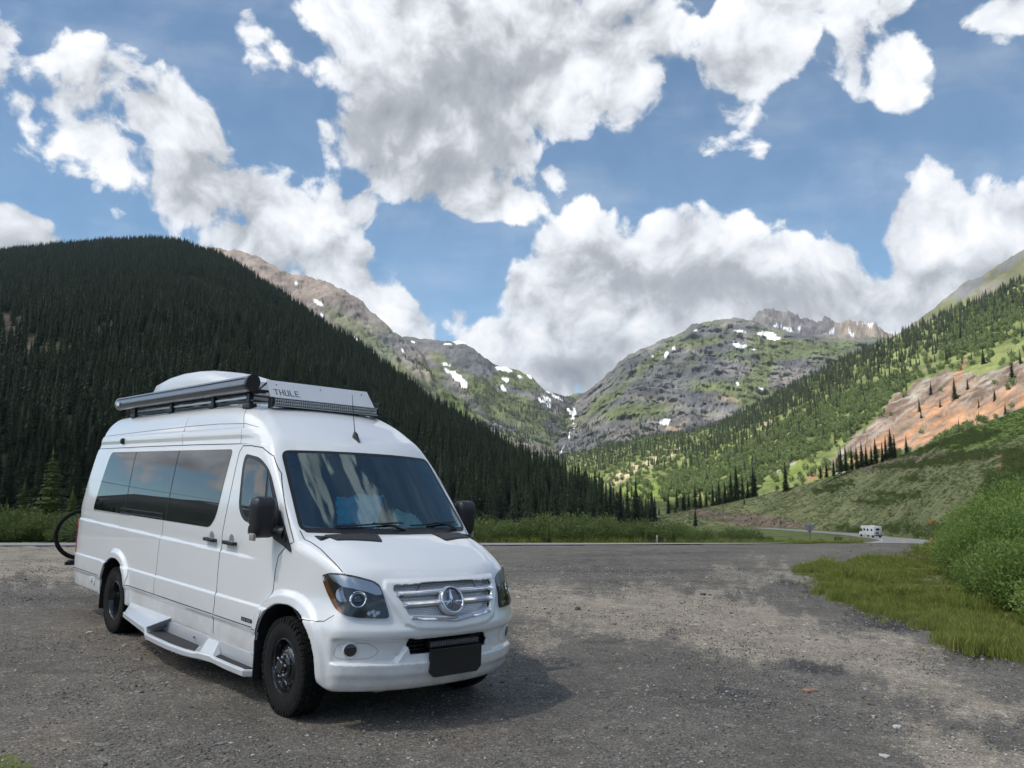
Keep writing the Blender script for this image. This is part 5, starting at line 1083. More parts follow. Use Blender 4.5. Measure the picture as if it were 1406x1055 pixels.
def build_van():
    van = empty('camper_van', 'white high roof camper van with roof rack and running boards on the gravel lot', 'camper van')
    van.matrix_world = VAN_M
    # body
    V, N, Q = nets(.0135)
    ctr = V[Q].mean(1); o = outer(ctr[:, 0], ctr[:, 1], ctr[:, 2]); mi = (o < -.022).astype(int)
    grl = (ctr[:, 0] > .6) & (o < -.03); mi[grl] = 1
    V2 = loc(V); N2 = loc(N); Q = Q[:, ::-1]
    me = mesh_np('body', V2, Q, mi=mi)
    nn = np.array(me.polygons[0].normal)
    if nn@N2[Q[0]].mean(0) < 0:
        me = mesh_np('body', V2, Q[:, ::-1].copy(), mi=mi)
    me.normals_split_custom_set_from_vertices(N2.tolist())
    body = link('body', me, [mPaint, mDark], van)
    # ---- side glass
    GP = fillet([(-5.455, 1.405), (-1.66, 1.392), (-1.545, 1.50), (-1.425, 2.152), (-5.16, 2.152)], [.06, .10, .12, .06, .09])
    for fl in BOTH:
        w = patch('side_window', GP, SIDE, mPriv, van, .004, .02, .08, fl)
        for a, b in (((-4.19, 1.41), (-4.19, 2.15)), ((-2.83, 1.40), (-2.80, 2.15))):
            mb = MB(); ribbon(mb, [a, b], SIDE, .012, .0055, flip=fl); mb.build('pane_gap', mGap, w)
        mb = MB(); ribbon(mb, [(-4.343, 1.466), (-2.92, 1.463), (-2.92, 1.415), (-4.343, 1.415)], SIDE, .012, .010, closed=True, flip=fl)
        mb.build('vent_pane_frame', mBlk, w)
        D = fillet([(-1.115, 2.105), (-1.13, 1.99), (-1.065, 1.60), (-.93, 1.495), (-.60, 1.475), (-.24, 1.425), (-.15, 1.40), (-.375, 1.73), (-.565, 1.955), (-.80, 2.07)], [.05, .1, .15, .15, .2, .02, .01, .1, .12, .1])
        s = patch('door_window_frame', D, SIDE, mRubSeal, van, .006, .014, .025, fl)
        D2 = fillet([(-1.055, 2.07), (-1.075, 1.98), (-1.005, 1.61), (-.90, 1.535), (-.53, 1.505), (-.60, 1.955), (-.80, 2.035)], [.05, .1, .14, .12, .02, .02, .1])
        patch('door_glass', D2, SIDE, mPriv, s, .009, .006, .025, fl)
        D3 = fillet([(-.475, 1.50), (-.285, 1.465), (-.40, 1.69), (-.555, 1.90)], [.02, .02, .1, .02])
        patch('quarter_glass', D3, SIDE, mPriv, s, .009, .006, .02, fl)
        # seams
        mb = MB()
        R = lambda P, w=.007, **k: ribbon(mb, P, SIDE, w, .0012, flip=fl, **k)
        R([(-1.06, 2.182), (-1.22, 2.182), (-1.27, 2.12), (-1.295, 1.80), (-1.35, 1.34), (-1.365, .97), (-1.365, .70), (-1.40, .585), (-1.41, .44), (-1.38, .39)], .009)
        R([(-1.06, 2.182), (-.80, 2.160), (-.62, 2.085), (-.455, 1.93), (-.25, 1.67), (-.09, 1.47), (-.01, 1.37), (-.12, 1.32), (-.215, 1.24), (-.245, 1.12), (-.258, .95), (-.30, .86)], .009)
        R([(-.335, .80), (-.42, .64), (-.475, .50), (-.485, .39)], .008)
        R([(-2.865, 2.52), (-2.80, 2.20), (-2.80, 2.16)], .004); R([(-2.905, 1.39), (-2.95, 1.04), (-2.962, .77), (-2.962, .61)], .006)
        R([(-5.6, 2.375), (-4.1, 2.40), (-2.7, 2.418), (-1.95, 2.418), (-1.30, 2.40), (-1.05, 2.36)], .005); R([(-5.75, 2.203), (-4.0, 2.21), (-2.5, 2.21), (-1.33, 2.203), (-1.06, 2.196)], .009)
        R([(-1.56, 2.60), (-1.33, 2.38), (-1.315, 2.21)], .005)
        R([(-6.1, .607), (-4.86, .607)], .008); R([(-3.84, .607), (-1.41, .607)], .008); R([(-1.38, .607), (-.45, .607)], .008)
        R([(-3.82, .81), (-3.83, .42)], .006); R([(-4.0, 1.39), (-5.46, 1.39)], .004)
        R([(-6.0, 2.10), (-6.09, 1.37), (-6.13, .80), (-6.12, .45)], .007)
        mb.build('panel_gap', mGap, van)
        # fuel flap on the far side is not seen; small items of this side
        mb = MB(); X = SIDE.cast([(-5.245, .515)])[0]; y = X[1]
        for c, d in (((-5.245, y+.006, .53), (.07, .02, .05)), ((-5.13, y+.004, .52), (.05, .008, .10))): mb.box(loc(c, fl), d, .003)
        if not fl: mb.build('service_socket', mWhiteP, van)
    mb = MB(); c = SIDE.cast([(-4.795, 2.29)]); nrm = onrm(c)[0]; c = c[0]
    mb.lathe([(.040, -.01), (.040, .015), (.030, .035), (.012, .042)], 20, 'y'); o = mb.build('side_camera', mBlk, van)
    o.location = loc(c); o.rotation_euler = (0, 0, 0); o.rotation_euler = (0, 0, math.pi)
    # badge on the door with grey marks
    b = patch('door_badge', fillet([(-.775, .640), (-.57, .640), (-.57, .672), (-.775, .672)], .006), SIDE, mBlk, van, .004, .004, .05)
    mb = MB(); X = SIDE.cast([(-.67, .655)])[0]
    for k, x in enumerate((-.745, -.722, -.699, -.66, -.637, -.614, -.597)): mb.box((x, -X[1]-.005, .656), (.012, .003, .016))
    mb.build('badge_lettering', mAlu, b)
    # door handles
    for fl in BOTH:
        for hx in (-1.135, -1.585):
            X = SIDE.cast([(hx, 1.283)])[0]; y = X[1]
            mb = MB(); mb.bar(loc((hx-.115, y+.035, 1.283), fl), loc((hx+.12, y+.030, 1.279), fl), .026, .036, .011)
            mb.box(loc((hx-.10, y+.012, 1.283), fl), (.03, .05, .03), .006); mb.box(loc((hx+.10, y+.012, 1.28), fl), (.03, .05, .03), .006)
            h = mb.build('door_handle', mBlk, van)
            mb = MB(); mb.prism([(hx-.05+.05*math.cos(t)*1.1+.05, 1.30+.062*math.sin(t)) for t in np.linspace(0, math.pi, 12)], lambda a, b, t: tuple(loc((a, SIDE.cast([(a, b)])[0][1]+t, b), fl)), -.004, .002)
            mb.build('grip_recess', mAlu, h)
    # ---- windscreen
    fw = lambda u, v, z: outer(u, v, z)
    W = fillet([(-.872, 1.470), (-.60, 1.470), (0, 1.468), (.60, 1.470), (.872, 1.470), (.800, 2.128), (.4, 2.140), (0, 2.143), (-.4, 2.140), (-.800, 2.128)], [.05, .3, .3, .3, .05, .06, .2, .2, .2, .06], 4)
    ws = patch('windscreen', W, FRONT, mWS, van, .004, .004, .06)
    mb = MB()
    ribbon(mb, W, FRONT, .030, .0055, closed=True); mb.build('windscreen_seal', mRubSeal, ws)
    # black cowl below the screen
    patch('cowl', fillet([(-.84, 1.448), (-.5, 1.440), (0, 1.437), (.5, 1.440), (.84, 1.448), (.865, 1.476), (.5, 1.474), (0, 1.472), (-.5, 1.474), (-.865, 1.476)], .01), FRONT, mBlk, van, .006, .008, .03)
    # wipers
    for v0, v1, zz in ((.60, -.05, 1.478), (-.12, -.72, 1.482)):
        mb = MB(); P = FRONT.cast([(v0+(v1-v0)*t, zz+.015+.03*math.sin(t*2.2)*t) for t in np.linspace(0, 1, 9)])+np.array([.022, 0, .012])
        mb.tube(loc(P).tolist(), .008, 6)
        b = FRONT.cast([(v1, zz-.012)])[0]+np.array([.02, 0, 0]); mid = P[4]
        mb.tube([loc(b).tolist(), loc((b+mid)/2+np.array([.03, 0, .02])).tolist(), loc(mid+np.array([.012, 0, .01])).tolist()], [.013, .010, .007], 6)
        mb.build('wiper', mBlk, van)
    # hood seams, vents
    mb = MB()
    for fl in BOTH:
        ribbon(mb, [(-.03, .885), (.11, .862), (.386, .846), (.555, .824), (.61, .808), (.70, .72)], TOP, .008, .0012, flip=fl)
    ribbon(mb, [(.850, .49), (.856, .3), (.862, 0), (.856, -.3), (.850, -.49)], TOP, .006, .001)
    for fl in BOTH: ribbon(mb, [(.13, .86), (.26, .795), (.43, .797), (.515, .805), (.6, .86)], SIDE, .006, .0012, flip=fl)
    mb.build('bonnet_gap', mGap, van)
    for fl in BOTH:
        P = fillet([(.10, .735), (.265, .700), (.385, .335), (.215, .285)], [.02, .02, .03, .03])
        hv = patch('bonnet_vent', P, TOP, mGap, van, .005, .008, .025, fl)
        mb = MB()
        for k in range(14):
            t = (k+.7)/14.4; a0 = np.array([.10, .735])*(1-t)+np.array([.215, .285])*t; a1 = np.array([.265, .700])*(1-t)+np.array([.385, .335])*t
            d = a1-a0; X = TOP.cast([a0+d*.09, a0+d*.5, a0+d*.93]); Nn = onrm(X)
            X = X+Nn*.0055
            for i in (0, 1): mb.bar(loc(X[i], fl), loc(X[i+1], fl), .010, .009, .002, up=loc(Nn[1], fl))
        mb.build('vent_louvre', mat('vent_grey', (.07, .07, .075), .35) if not fl else bpy.data.materials['vent_grey'], hv)
    # ---- grille
    gr = empty('grille', parent=van)
    def GF(v, z, d): return (float(fascia(abs(v), z))-.022*0-.050+d, -v, z)
    # perforated silver panel: strip grid with square holes
    me_V = []; me_F = []; nv, nz = 70, 22; hw = lambda z: np.interp(z, [.80, .835, .862, 1.055, 1.09], [.06, .35, .42, .512, .505])
    zs = np.linspace(.812, 1.088, nz*2+1); cols = np.linspace(-.5, .5, nv*2+1); V = {}
    mb = MB(); vid = {}; Vl = []; Fl = []
    def gv(i, j):
        if (i, j) not in vid:
            z = zs[j]; v = max(-hw(z), min(hw(z), cols[i])); zz = z
            if abs(v) < .34: zz = max(z, .805+abs(v)*.06)
            vid[(i, j)] = len(Vl); Vl.append(GF(v, zz, .010))
        return vid[(i, j)]
    for i in range(nv*2):
        for j in range(nz*2):
            hole = (i % 2 == 1) and (j % 2 == 1)
            if hole: continue
            z = (zs[j]+zs[j+1])/2
            if abs((cols[i]+cols[i+1])/2) > hw(z)+.004: continue
            Fl.append((gv(i, j), gv(i, j+1), gv(i+1, j+1), gv(i+1, j)))
    me = bpy.data.meshes.new('mesh_panel'); me.from_pydata(Vl, [], Fl); me.update(); link('mesh_panel', me, mGrille, gr)
    # three slats each side, thicker towards the middle row
    for k, (z0, z1, vo) in enumerate(((1.025, 1.030, .500), (.945, .950, .460), (.855, .842, .405))):
        mb = MB(); vs = np.linspace(-vo, vo, 41); prof = [(-.006, -.030), (.022, -.024), (.040, -.006), (.036, .010), (.016, .020), (-.006, .024)]
        Vp = []
        for v in vs:
            z = z1+(z0-z1)*min(1, abs(v)/.45) + (0 if k < 2 else -.028*(1-abs(v)/.42)+.0)
            for dd, dz in prof: Vp.append(GF(v, z+dz, .022+dd) if True else 0)
        m = len(prof); F = [(i*m+j, (i+1)*m+j, (i+1)*m+(j+1) % m, i*m+(j+1) % m) for i in range(40) for j in range(m)]+[tuple(range(m)), tuple(range(40*m+m-1, 40*m-1, -1))]
        mb.add(Vp, F); sl_ = mb.build('slat', mGrille, gr, 50)
        mb = MB(); Vp = []
        prof2 = [(.0405, -.009), (.0445, -.002), (.0385, .012), (.034, .008)]
        for v in vs:
            z = z1+(z0-z1)*min(1, abs(v)/.45)+(0 if k < 2 else -.028*(1-abs(v)/.42))
            for dd, dz in prof2: Vp.append(GF(v, z+dz, .022+dd))
        m = 4; F = [(i*m+j, (i+1)*m+j, (i+1)*m+(j+1) % m, i*m+(j+1) % m) for i in range(40) for j in range(m)]
        mb.add(Vp, F); mb.build('chrome_strip', mChrome, sl_, 50)
    # three-pointed star emblem in a ring
    zc = .958; xc = float(fascia(0, zc)); tilt = math.atan2(.842-.975, 1.1-.8)
    em = empty('emblem', parent=gr, loc=(xc+.012, 0, zc)); em.rotation_euler = (0, tilt*1.0, 0)
    MBt = MB(); MBt.lathe([(.119, -.04), (.119, -.004), (.114, 0), (.106, .001)], 48, 'x'); MBt.build('emblem_plinth', mGrille, em, 40)
    mb = MB(); n = 56
    V = []; m = 8
    for i in range(n):
        a = 2*math.pi*i/n
        for j in range(m):
            b = 2*math.pi*j/m; r = .104+.009*math.cos(b); V.append((.012+.010*math.sin(b), r*math.cos(a), r*math.sin(a)))
    mb.add(V, [(i*m+j, ((i+1) % n)*m+j, ((i+1) % n)*m+(j+1) % m, i*m+(j+1) % m) for i in range(n) for j in range(m)])
    mb.build('emblem_ring', mChrome, em, 60)
    mb = MB()
    for k in range(3):
        a = math.pi/2+k*2*math.pi/3; t = np.array([0, math.cos(a), math.sin(a)]); s = np.array([0, -math.sin(a), math.cos(a)])
        tip = t*.100; cen = np.zeros(3); w1 = t*.014+s*.0165; w2 = t*.014-s*.0165; up = np.array([.020, 0, 0])
        mb.add([cen+up, tip+up*.35, w1, w2, cen], [(0, 2, 1), (0, 1, 3)])
    mb.build('emblem_star', mChrome, em, 0)
    mb = MB(); mb.lathe([(.098, -.004), (.098, .001)], 40, 'x'); mb.build('emblem_dish', mat('emblem_dish', (.20, .205, .21), .25, metal=.7), em, 40)
    # ---- head lamps
    HL = [(.416, .888, 1.148), (.425, .885, 1.10), (.48, .875, 1.02), (.545, .868, .945), (.612, .866, .897), (.697, .84, .864), (.768, .755, .851), (.868, .560, .846), (.850, .568, .908), (.814, .584, .992), (.775, .598, 1.078), (.735, .640, 1.115), (.665, .743, 1.144), (.584, .826, 1.162), (.492, .869, 1.166)]
    A = [corn_ab(p) for p in HL]
    for fl in BOTH:
        hp = patch('headlight', fillet(A, .03, 3), CORN, mLampIn, van, .002, .004, .03, fl)
        def sub(name, pts, m, off, th=.004, rad=.01): return patch(name, fillet([corn_ab(p) for p in pts], rad, 3), CORN, m, hp, off, th, .02, fl)
        sub('turn_signal', [(.430, .884, 1.125), (.455, .88, 1.118), (.50, .872, 1.055), (.58, .866, .96), (.665, .845, .885), (.655, .855, .878), (.605, .868, .905), (.52, .872, .975), (.455, .88, 1.06)], mAmber, .0045)
        sub('brow_reflector', [(.46, .876, 1.155), (.584, .826, 1.155), (.665, .743, 1.138), (.735, .640, 1.108), (.775, .602, 1.07), (.80, .592, 1.02), (.79, .64, 1.015), (.745, .70, 1.04), (.68, .76, 1.06), (.60, .82, 1.075), (.52, .865, 1.11)], mRef, .0045)
        pc = np.array([.735, .763, .983]); nn = onrm(np.array([pc]))[0]
        ax = Vector(loc(nn, fl)); rot = ax.to_track_quat('Y', 'Z')
        def disc(name, prof, m, c, n=28):
            mb = MB(); mb.lathe(prof, n, 'y'); o = mb.build(name, m, hp, 40); o.location = loc(c, fl); o.rotation_mode = 'QUATERNION'; o.rotation_quaternion = rot; return o
        disc('projector_ring', [(.062, .0), (.066, .012), (.058, .018), (.046, .010), (.043, .002)], mChrome, pc)
        disc('projector_lens', [(.043, .002), (.038, .009), (.025, .014), (.004, .016)], mat('projector_glass', (.01, .012, .015), .02, coat=1) if not fl else bpy.data.materials['projector_glass'], pc)
        c2 = pc+np.array([-.10, .07, .035]); disc('reflector_bowl', [(.060, .0), (.060, .006), (.045, .002), (.02, -.004), (.004, -.005)], mRef, c2)
        for q in ((.800, .66, .895), (.820, .63, .888), (.790, .69, .885), (.815, .655, .872)):
            X = CORN.cast([corn_ab(q)])[0]; disc('small_reflector', [(.016, .002), (.016, .007), (.004, .004)], mRef, X, 12)
        patch('lens_cover', fillet(A, .03, 3), CORN, mClear, hp, .021, .018, .03, fl)
    # ---- front bumper: fog lamps, sensors, light bar, plate bracket
    for fl in BOTH:
        X = FRONT.cast([(.792, .608)], body_sdf)[0]; nn = onrm(np.array([X]), body_sdf)[0]; nn = nn*.6+np.array([1, .35, 0])*.4; nn /= np.linalg.norm(nn)
        rot = Vector(loc(nn, fl)).to_track_quat('Y', 'Z')
        fp = MB().lathe([(.060, -.01), (.060, .010), (.052, .016), (.050, .006)], 28, 'y').build('fog_lamp', mWhiteP, van, 40)
        fp.location = loc(X, fl); fp.rotation_mode = 'QUATERNION'; fp.rotation_quaternion = rot
        MB().lathe([(.049, .004), (.040, .012), (.02, .016), (.003, .017)], 24, 'y').build('fog_lens', mat('fog_glass', (.05, .05, .055), .05, metal=.6, coat=1), fp, 40)
        X = FRONT.cast([(.453, .582)], body_sdf)[0]
        MB().lathe([(.030, 0), (.030, .003), (.004, .004)], 20, 'x').build('parking_sensor', mWhiteP, van, 40).location = loc(X, fl)
    mb = MB(); ribbon(mb, fillet([(.66, .548), (.60, .60), (.68, .662), (.875, .655), (.893, .55), (.80, .538)], .04), FRONT, .006, .001, closed=True, f=body_sdf); mb.build('fog_surround', mat('bezel_shade', (.45, .46, .47), .4), van)
    mb = MB(); ribbon(mb, fillet([(.66, .548), (.60, .60), (.68, .662), (.875, .655), (.893, .55), (.80, .538)], .04), FRONT, .006, .001, closed=True, flip=True, f=body_sdf); mb.build('fog_surround', bpy.data.materials['bezel_shade'], van)
    # intake slats and low light bar
    mb = MB()
    for z in (.59, .62, .65): mb.box((.86, 0, z), (.03, .74, .008), .002)
    for k in range(13): mb.box((.855, -.36+.06*k, .625), (.02, .006, .10))
    mb.build('intake_mesh', mBlk, van)
    lb = MB().box((.925, .03, .628), (.05, .50, .055), .008).build('bumper_light_bar', mBlk, van)
    mb = MB()
    for k in range(22): mb.box((.952, .03-.235+.47*k/21, .628), (.006, .017, .036), .002)
    mb.build('led_row', mat('led_lens_dim', (.10, .10, .105), .15, coat=1), lb)
    P = [(.258, .590), (.258, .425), (.215, .385), (-.215, .385), (-.258, .425), (-.258, .590)]
    pl = MB().prism([(a+.0, b) for a, b in P], lambda a, b, t: (t, -a+.03, b), .955, .985).build('plate_bracket', mBlk, van)
    MB().box((.972, .03, .592), (.05, .518, .012), .003).build('bracket_lip', mBlk, pl)
    for y in (-.10, .16):
        for z in (.47, .54): MB().lathe([(.008, .984), (.008, .989), (.002, .990)], 10, 'x', (0, y, z)).build('bolt', mGap, pl)
    # sill valance
    # ---- mirrors
    for fl in BOTH:
        mr = empty('door_mirror', parent=van)
        P = fillet([(.015, 0), (.015, .27), (.04, .325), (.20, .325), (.225, .27), (.21, .02), (.18, -.02), (.04, -.02)], .045, 4)
        mb = MB(); y0 = .975; cx = -.30
        # housing: rounded shell across y, thick in x
        n = len(P); lv = [(-.05, .90), (-.04, .97), (0, 1.0), (.045, .95), (.075, .80), (.090, .52)]
        V = []
        for dx, s_ in lv:
            for a, b in P: V.append(loc((cx+dx, y0+.125+(a-.125)*s_, 1.405+.155+(b-.155)*s_), fl))
        F = [(i*n+k, i*n+(k+1) % n, (i+1)*n+(k+1) % n, (i+1)*n+k) for i in range(len(lv)-1) for k in range(n)]+[tuple(range(n)), tuple((len(lv)-1)*n+k for k in range(n-1, -1, -1))]
        mb.add(V, F); mb.build('mirror_housing', mBlk, mr, 50)
        mb = MB(); mb.box(loc((cx-.052, y0+.12, 1.60), fl), (.006, .19, .20), .002); mb.box(loc((cx-.052, y0+.12, 1.45), fl), (.006, .19, .07), .002); mb.build('mirror_glass', mChrome, mr)
        mb = MB(); mb.box(loc((cx+.01, y0+.20, 1.395), fl), (.08, .03, .065), .012); mb.build('mirror_turn_lamp', mat('lamp_milky', (.35, .33, .26), .2, coat=1) if not fl else bpy.data.materials['lamp_milky'], mr)
        mb = MB(); mb.tube([loc((cx+.02, y0+.05, 1.46), fl), loc((cx+.07, .985, 1.44), fl), loc((cx+.13, .945, 1.43), fl)], [.055, .05, .06], 12)
        mb.build('mirror_arm', mBlk, mr, 50)
        patch('mirror_base', fillet([(-.34, 1.475), (-.20, 1.50), (-.12, 1.44), (-.10, 1.36), (-.16, 1.36), (-.30, 1.43)], .03), SIDE, mBlk, mr, .022, .02, .02, fl)
        patch('sail_panel', fillet([(-.44, 1.50), (-.335, 1.66), (-.19, 1.52), (-.03, 1.315), (-.02, 1.285), (-.13, 1.325), (-.31, 1.375), (-.42, 1.45)], .012), SIDE, mBlk, mr, .012, .014, .02, fl)
    # ---- interior
    mb = MB(); mb.box((-.15, 0, 1.25), (.55, 1.62, .28), .08); mb.box((.03, 0, 1.40), (.30, 1.60, .05), .02); mb.build('dashboard', mCabin, van)
    mb = MB(); V = []; n = 28; m = 8
    for i in range(n):
        a = 2*math.pi*i/n
        for j in range(m):
            b = 2*math.pi*j/m; r = .19+.014*math.cos(b); V.append((-.50+.014*math.sin(b)-.4*r*math.sin(a), .42+r*math.cos(a), 1.38+.85*r*math.sin(a)))
    mb.add(V, [(i*m+j, ((i+1) % n)*m+j, ((i+1) % n)*m+(j+1) % m, i*m+(j+1) % m) for i in range(n) for j in range(m)]); mb.box((-.46, .42, 1.36), (.10, .10, .10), .03); mb.build('steering_wheel', mBlk, van)
    for y in (-.42, .42):
        mb = MB(); mb.box((-.85, y, 1.12), (.52, .50, .16), .06); mb.box((-1.10, y, 1.50), (.16, .48, .66), .06, Euler((0, -.18, 0))); mb.box((-1.17, y, 1.92), (.11, .27, .20), .05); mb.build('seat', mSeat, van)
    # ---- wheels
    def tyre_mb(w=.225, R=.385, r=.215):
        mb = MB(); n = 72
        prof = [(r, -w*.36), (r+.012, -w*.44), (r+.05, -w*.495), (R-.065, -w*.50), (R-.03, -w*.46), (R-.014, -w*.40), (R-.010, -w*.2), (R-.010, 0)]
        prof = prof+[(a, -b) for a, b in prof[::-1][1:]]
        mb.lathe(prof, n, 'y', cap=False)
        random.seed(5)
        for row, (y0, y1) in enumerate(((-.47, -.31), (-.285, -.12), (-.09, .09), (.12, .285), (.31, .47))):
            N = 46
            for k in range(N):
                a = 2*math.pi*(k+(.5 if row % 2 else 0)+.2*random.random())/N; ly = (y1-y0)*w; yc = (y0+y1)/2*w
                rr = R-.006 if abs(row-2) < 2 else R-.014
                M = Matrix.Rotation(-a, 3, 'Y')
                mb.box(tuple(M@Vector((rr, yc, 0))), (.020, ly*.93, .040), 0, np.array(M)@np.array(Matrix.Rotation(.14*(1 if row % 2 else -1), 3, 'X')))
                if abs(row-2) == 2:
                    mb.box(tuple(M@Vector((R-.032, (.485 if row == 4 else -.485)*w, 0))), (.032, .007, .030), 0, np.array(M))
        return mb
    tm = tyre_mb().build('tyre', mRubber, None, 30).data
    def rim_obj(kind, par, side):
        # outer face towards -y (side=1) ; kind 'front' bulges outward, 'rear' is deep
        s = -1
        if kind == 'front': prof = [(.215, .085), (.222, .095), (.208, .098), (.200, .085), (.196, .02), (.188, .005), (.175, .018), (.135, .062), (.110, .074), (.095, .074)]
        else: prof = [(.215, .085), (.222, .095), (.208, .098), (.200, .085), (.190, .03), (.182, -.03), (.172, -.05), (.14, -.075), (.10, -.07)]
        mb = MB(); mb.lathe([(r, s*t) for r, t in prof], 56, 'y', cap=False); rm = mb.build('rim', mRim, par, 40)
        mb = MB()
        for k in range(8):                                            # hand holes and bevelled edges
            a = 2*math.pi*(k+.5)/8; M = Matrix.Rotation(-a, 3, 'Y'); rr = .157 if kind == 'front' else .158; yy = s*.040 if kind == 'front' else s*-.055
            mb.box(tuple(M@Vector((rr, yy, 0))), (.040, .012, .062), .005, np.array(M@Matrix.Rotation(.83 if kind == 'front' else -.5, 3, 'Z')))
        mb.build('hand_hole', mDark, rm)
        mb = MB()
        if kind == 'front':
            for k in range(8):
                a = 2*math.pi*k/8; M = Matrix.Rotation(-a, 3, 'Y')
                mb.box(tuple(M@Vector((.157, s*.043, 0))), (.052, .010, .020), .004, np.array(M@Matrix.Rotation(.83, 3, 'Z')))
            mb.build('bevelled_web', mat('web_metal', (.30, .33, .37), .22, metal=.9, coat=.5), rm)
        hb = MB()
        if kind == 'front': hb.lathe([(.100, s*.06), (.100, s*.085), (.085, s*.095), (.060, s*.10), (.058, s*.125), (.05, s*.135), (.004, s*.136)], 32, 'y')
        else: hb.lathe([(.10, s*-.075), (.09, s*-.055), (.06, s*-.05), (.055, s*-.01), (.04, 0), (.004, 0)], 32, 'y')
        hb = hb.build('hub', mRim, rm, 40)
        for k in range(6):
            a = 2*math.pi*(k+.25)/6; nb = MB(); t0 = .084 if kind == 'front' else -.06
            nb.lathe([(.0135, s*t0), (.0135, s*(t0+.028)), (.010, s*(t0+.040)), (.002, s*(t0+.043))], 10, 'y', (.079*math.cos(a), 0, .079*math.sin(a))); nb.build('lug_nut', mChrome if kind == 'front' else mRim, rm, 40)
        return rm
    for wx, kind in ((0, 'front'), (-4.325, 'rear')):
        for sy in (-1, 1):
            w = empty('wheel', parent=van, loc=(wx, sy*(.868 if kind == 'front' else .862), .383)); 
            if sy > 0: w.rotation_euler = (0, 0, math.pi)
            elif kind == 'front': w.rotation_euler = (0, 0, math.radians(-1.5))
            t = link('tyre', tm, [], w); rim_obj(kind, w, sy)
            if kind == 'rear':
                w2 = empty('wheel', parent=van, loc=(wx, sy*.60, .383)); link('tyre', tm, [], w2)
    bpy.data.objects.remove([o for o in bpy.data.objects if o.name.startswith('tyre') and o.parent is None][0])
    # liners / flaps / axle
    for fl in BOTH:
        mb = MB(); mb.box(loc((-.47, .90, .43), fl), (.015, .20, .50), .004); mb.build('mud_flap', mBlk, van)
        mb = MB(); mb.box(loc((-4.80, .86, .40), fl), (.015, .26, .36), .004); mb.build('mud_flap', mBlk, van)
    mb = MB(); mb.box((-2.9, 0, .42), (5.6, 1.3, .14), .03); mb.tube([(-4.325, -.8, .38), (-4.325, .8, .38)], .06, 12); mb.tube([(0, -.75, .34), (0, .75, .34)], .045, 12); mb.lathe([(.02, -.16), (.15, -.1), (.17, 0), (.15, .1), (.02, .16)], 20, 'y', (-4.325, 0, .38)); mb.build('underbody', mDark, van)
    mb = MB(); mb.box((.50, 0, .295), (.50, 1.15, .05), .02); mb.build('engine_guard', mat('dusty_guard', (.33, .33, .32), .6, noise=.3), van)
    # ---- running boards: high blocks with two sunken treads
    for fl in BOTH:
        rb = empty('running_board', parent=van)
        secs = [(-3.58, -3.72, 1.085, .345, .285, .425), (-2.63, -2.47, 1.168, .322, .255, .425), (-2.585, -2.68, 1.172, .270, .215, .270), (-2.35, -2.40, 1.182, .270, .212, .270), (-1.95, -1.98, 1.186, .270, .212, .270), (-1.62, -1.72, 1.165, .270, .213, .270), (-1.44, -1.66, 1.130, .270, .215, .270),
                (-1.37, -1.50, 1.112, .282, .218, .375), (-1.16, -1.26, 1.078, .282, .218, .375), (-1.12, -1.19, 1.072, .270, .215, .270), (-.80, -.82, 1.076, .270, .213, .270), (-.52, -.54, 1.066, .270, .213, .270), (-.475, -.50, 1.00, .270, .215, .270)]
        V = []
        for (xo, xi, yo, zt, zb, zi) in secs:
            V += [loc(p, fl) for p in ((xi, .93, zi), (xi, .965, zi), (xo, yo-.022, zt+.004), (xo, yo-.006, zt), (xo, yo, zt-.010), (xo, yo, zb+.010), (xo, yo-.012, zb), (xi, .93, zb))]
        m = 8; F = [(i*m+j, (i+1)*m+j, (i+1)*m+(j+1) % m, i*m+(j+1) % m) for i in range(len(secs)-1) for j in range(m)]+[tuple(range(m)), tuple(range((len(secs)-1)*m+m-1, (len(secs)-1)*m-1, -1))]
        MB().add(V, F).build('board', mSilverW, rb, 18)
        for P in ([(-2.58, 1.14), (-2.33, 1.150), (-1.95, 1.154), (-1.64, 1.134), (-1.47, 1.10), (-1.69, .975), (-2.66, .975)], [(-1.135, 1.04), (-.80, 1.044), (-.53, 1.034), (-.50, .985), (-.52, .975), (-1.20, .975)]):
            MB().prism(P, lambda a, b, t: tuple(loc((a, b, t), fl)), .268, .279).build('tread', mGrip, rb)
        patch('board_badge', fillet([(-3.60, .30), (-3.50, .30), (-3.50, .33), (-3.60, .33)], .008), SIDE, mBlk, rb, .13, .004, .05, fl) if False else None
        for x in (-2.55, -1.80): MB().lathe([(.012, 0), (.012, .006), (.003, .007)], 10, 'y').build('bolt', mGap, rb).location = loc((x, .985, .335), fl)
        mb = MB(); mb.box(loc((-2.05, .955, .325), fl), (3.1, .02, .12), .004); mb.build('board_bracket', mSilverW, rb)
    # ---- tail lamps, rear door things
    for fl in BOTH:
        mb = MB(); mb.box(loc((-6.17, .90, 1.02), fl), (.06, .10, .46), .02); mb.build('tail_lamp', mRed, van)
    mb = MB(); mb.box((-6.22, 0, .52), (.16, 1.75, .16), .04); mb.build('rear_bumper', mBlk, van)
    mb = MB(); mb.box((-6.2, -.86, 1.62), (.07, .04, .09), .01); mb.build('door_hinge', mWhiteP, van)
    # ---- roof rack, awning, fairing, lights
    rk = empty('roof_rack', parent=van)
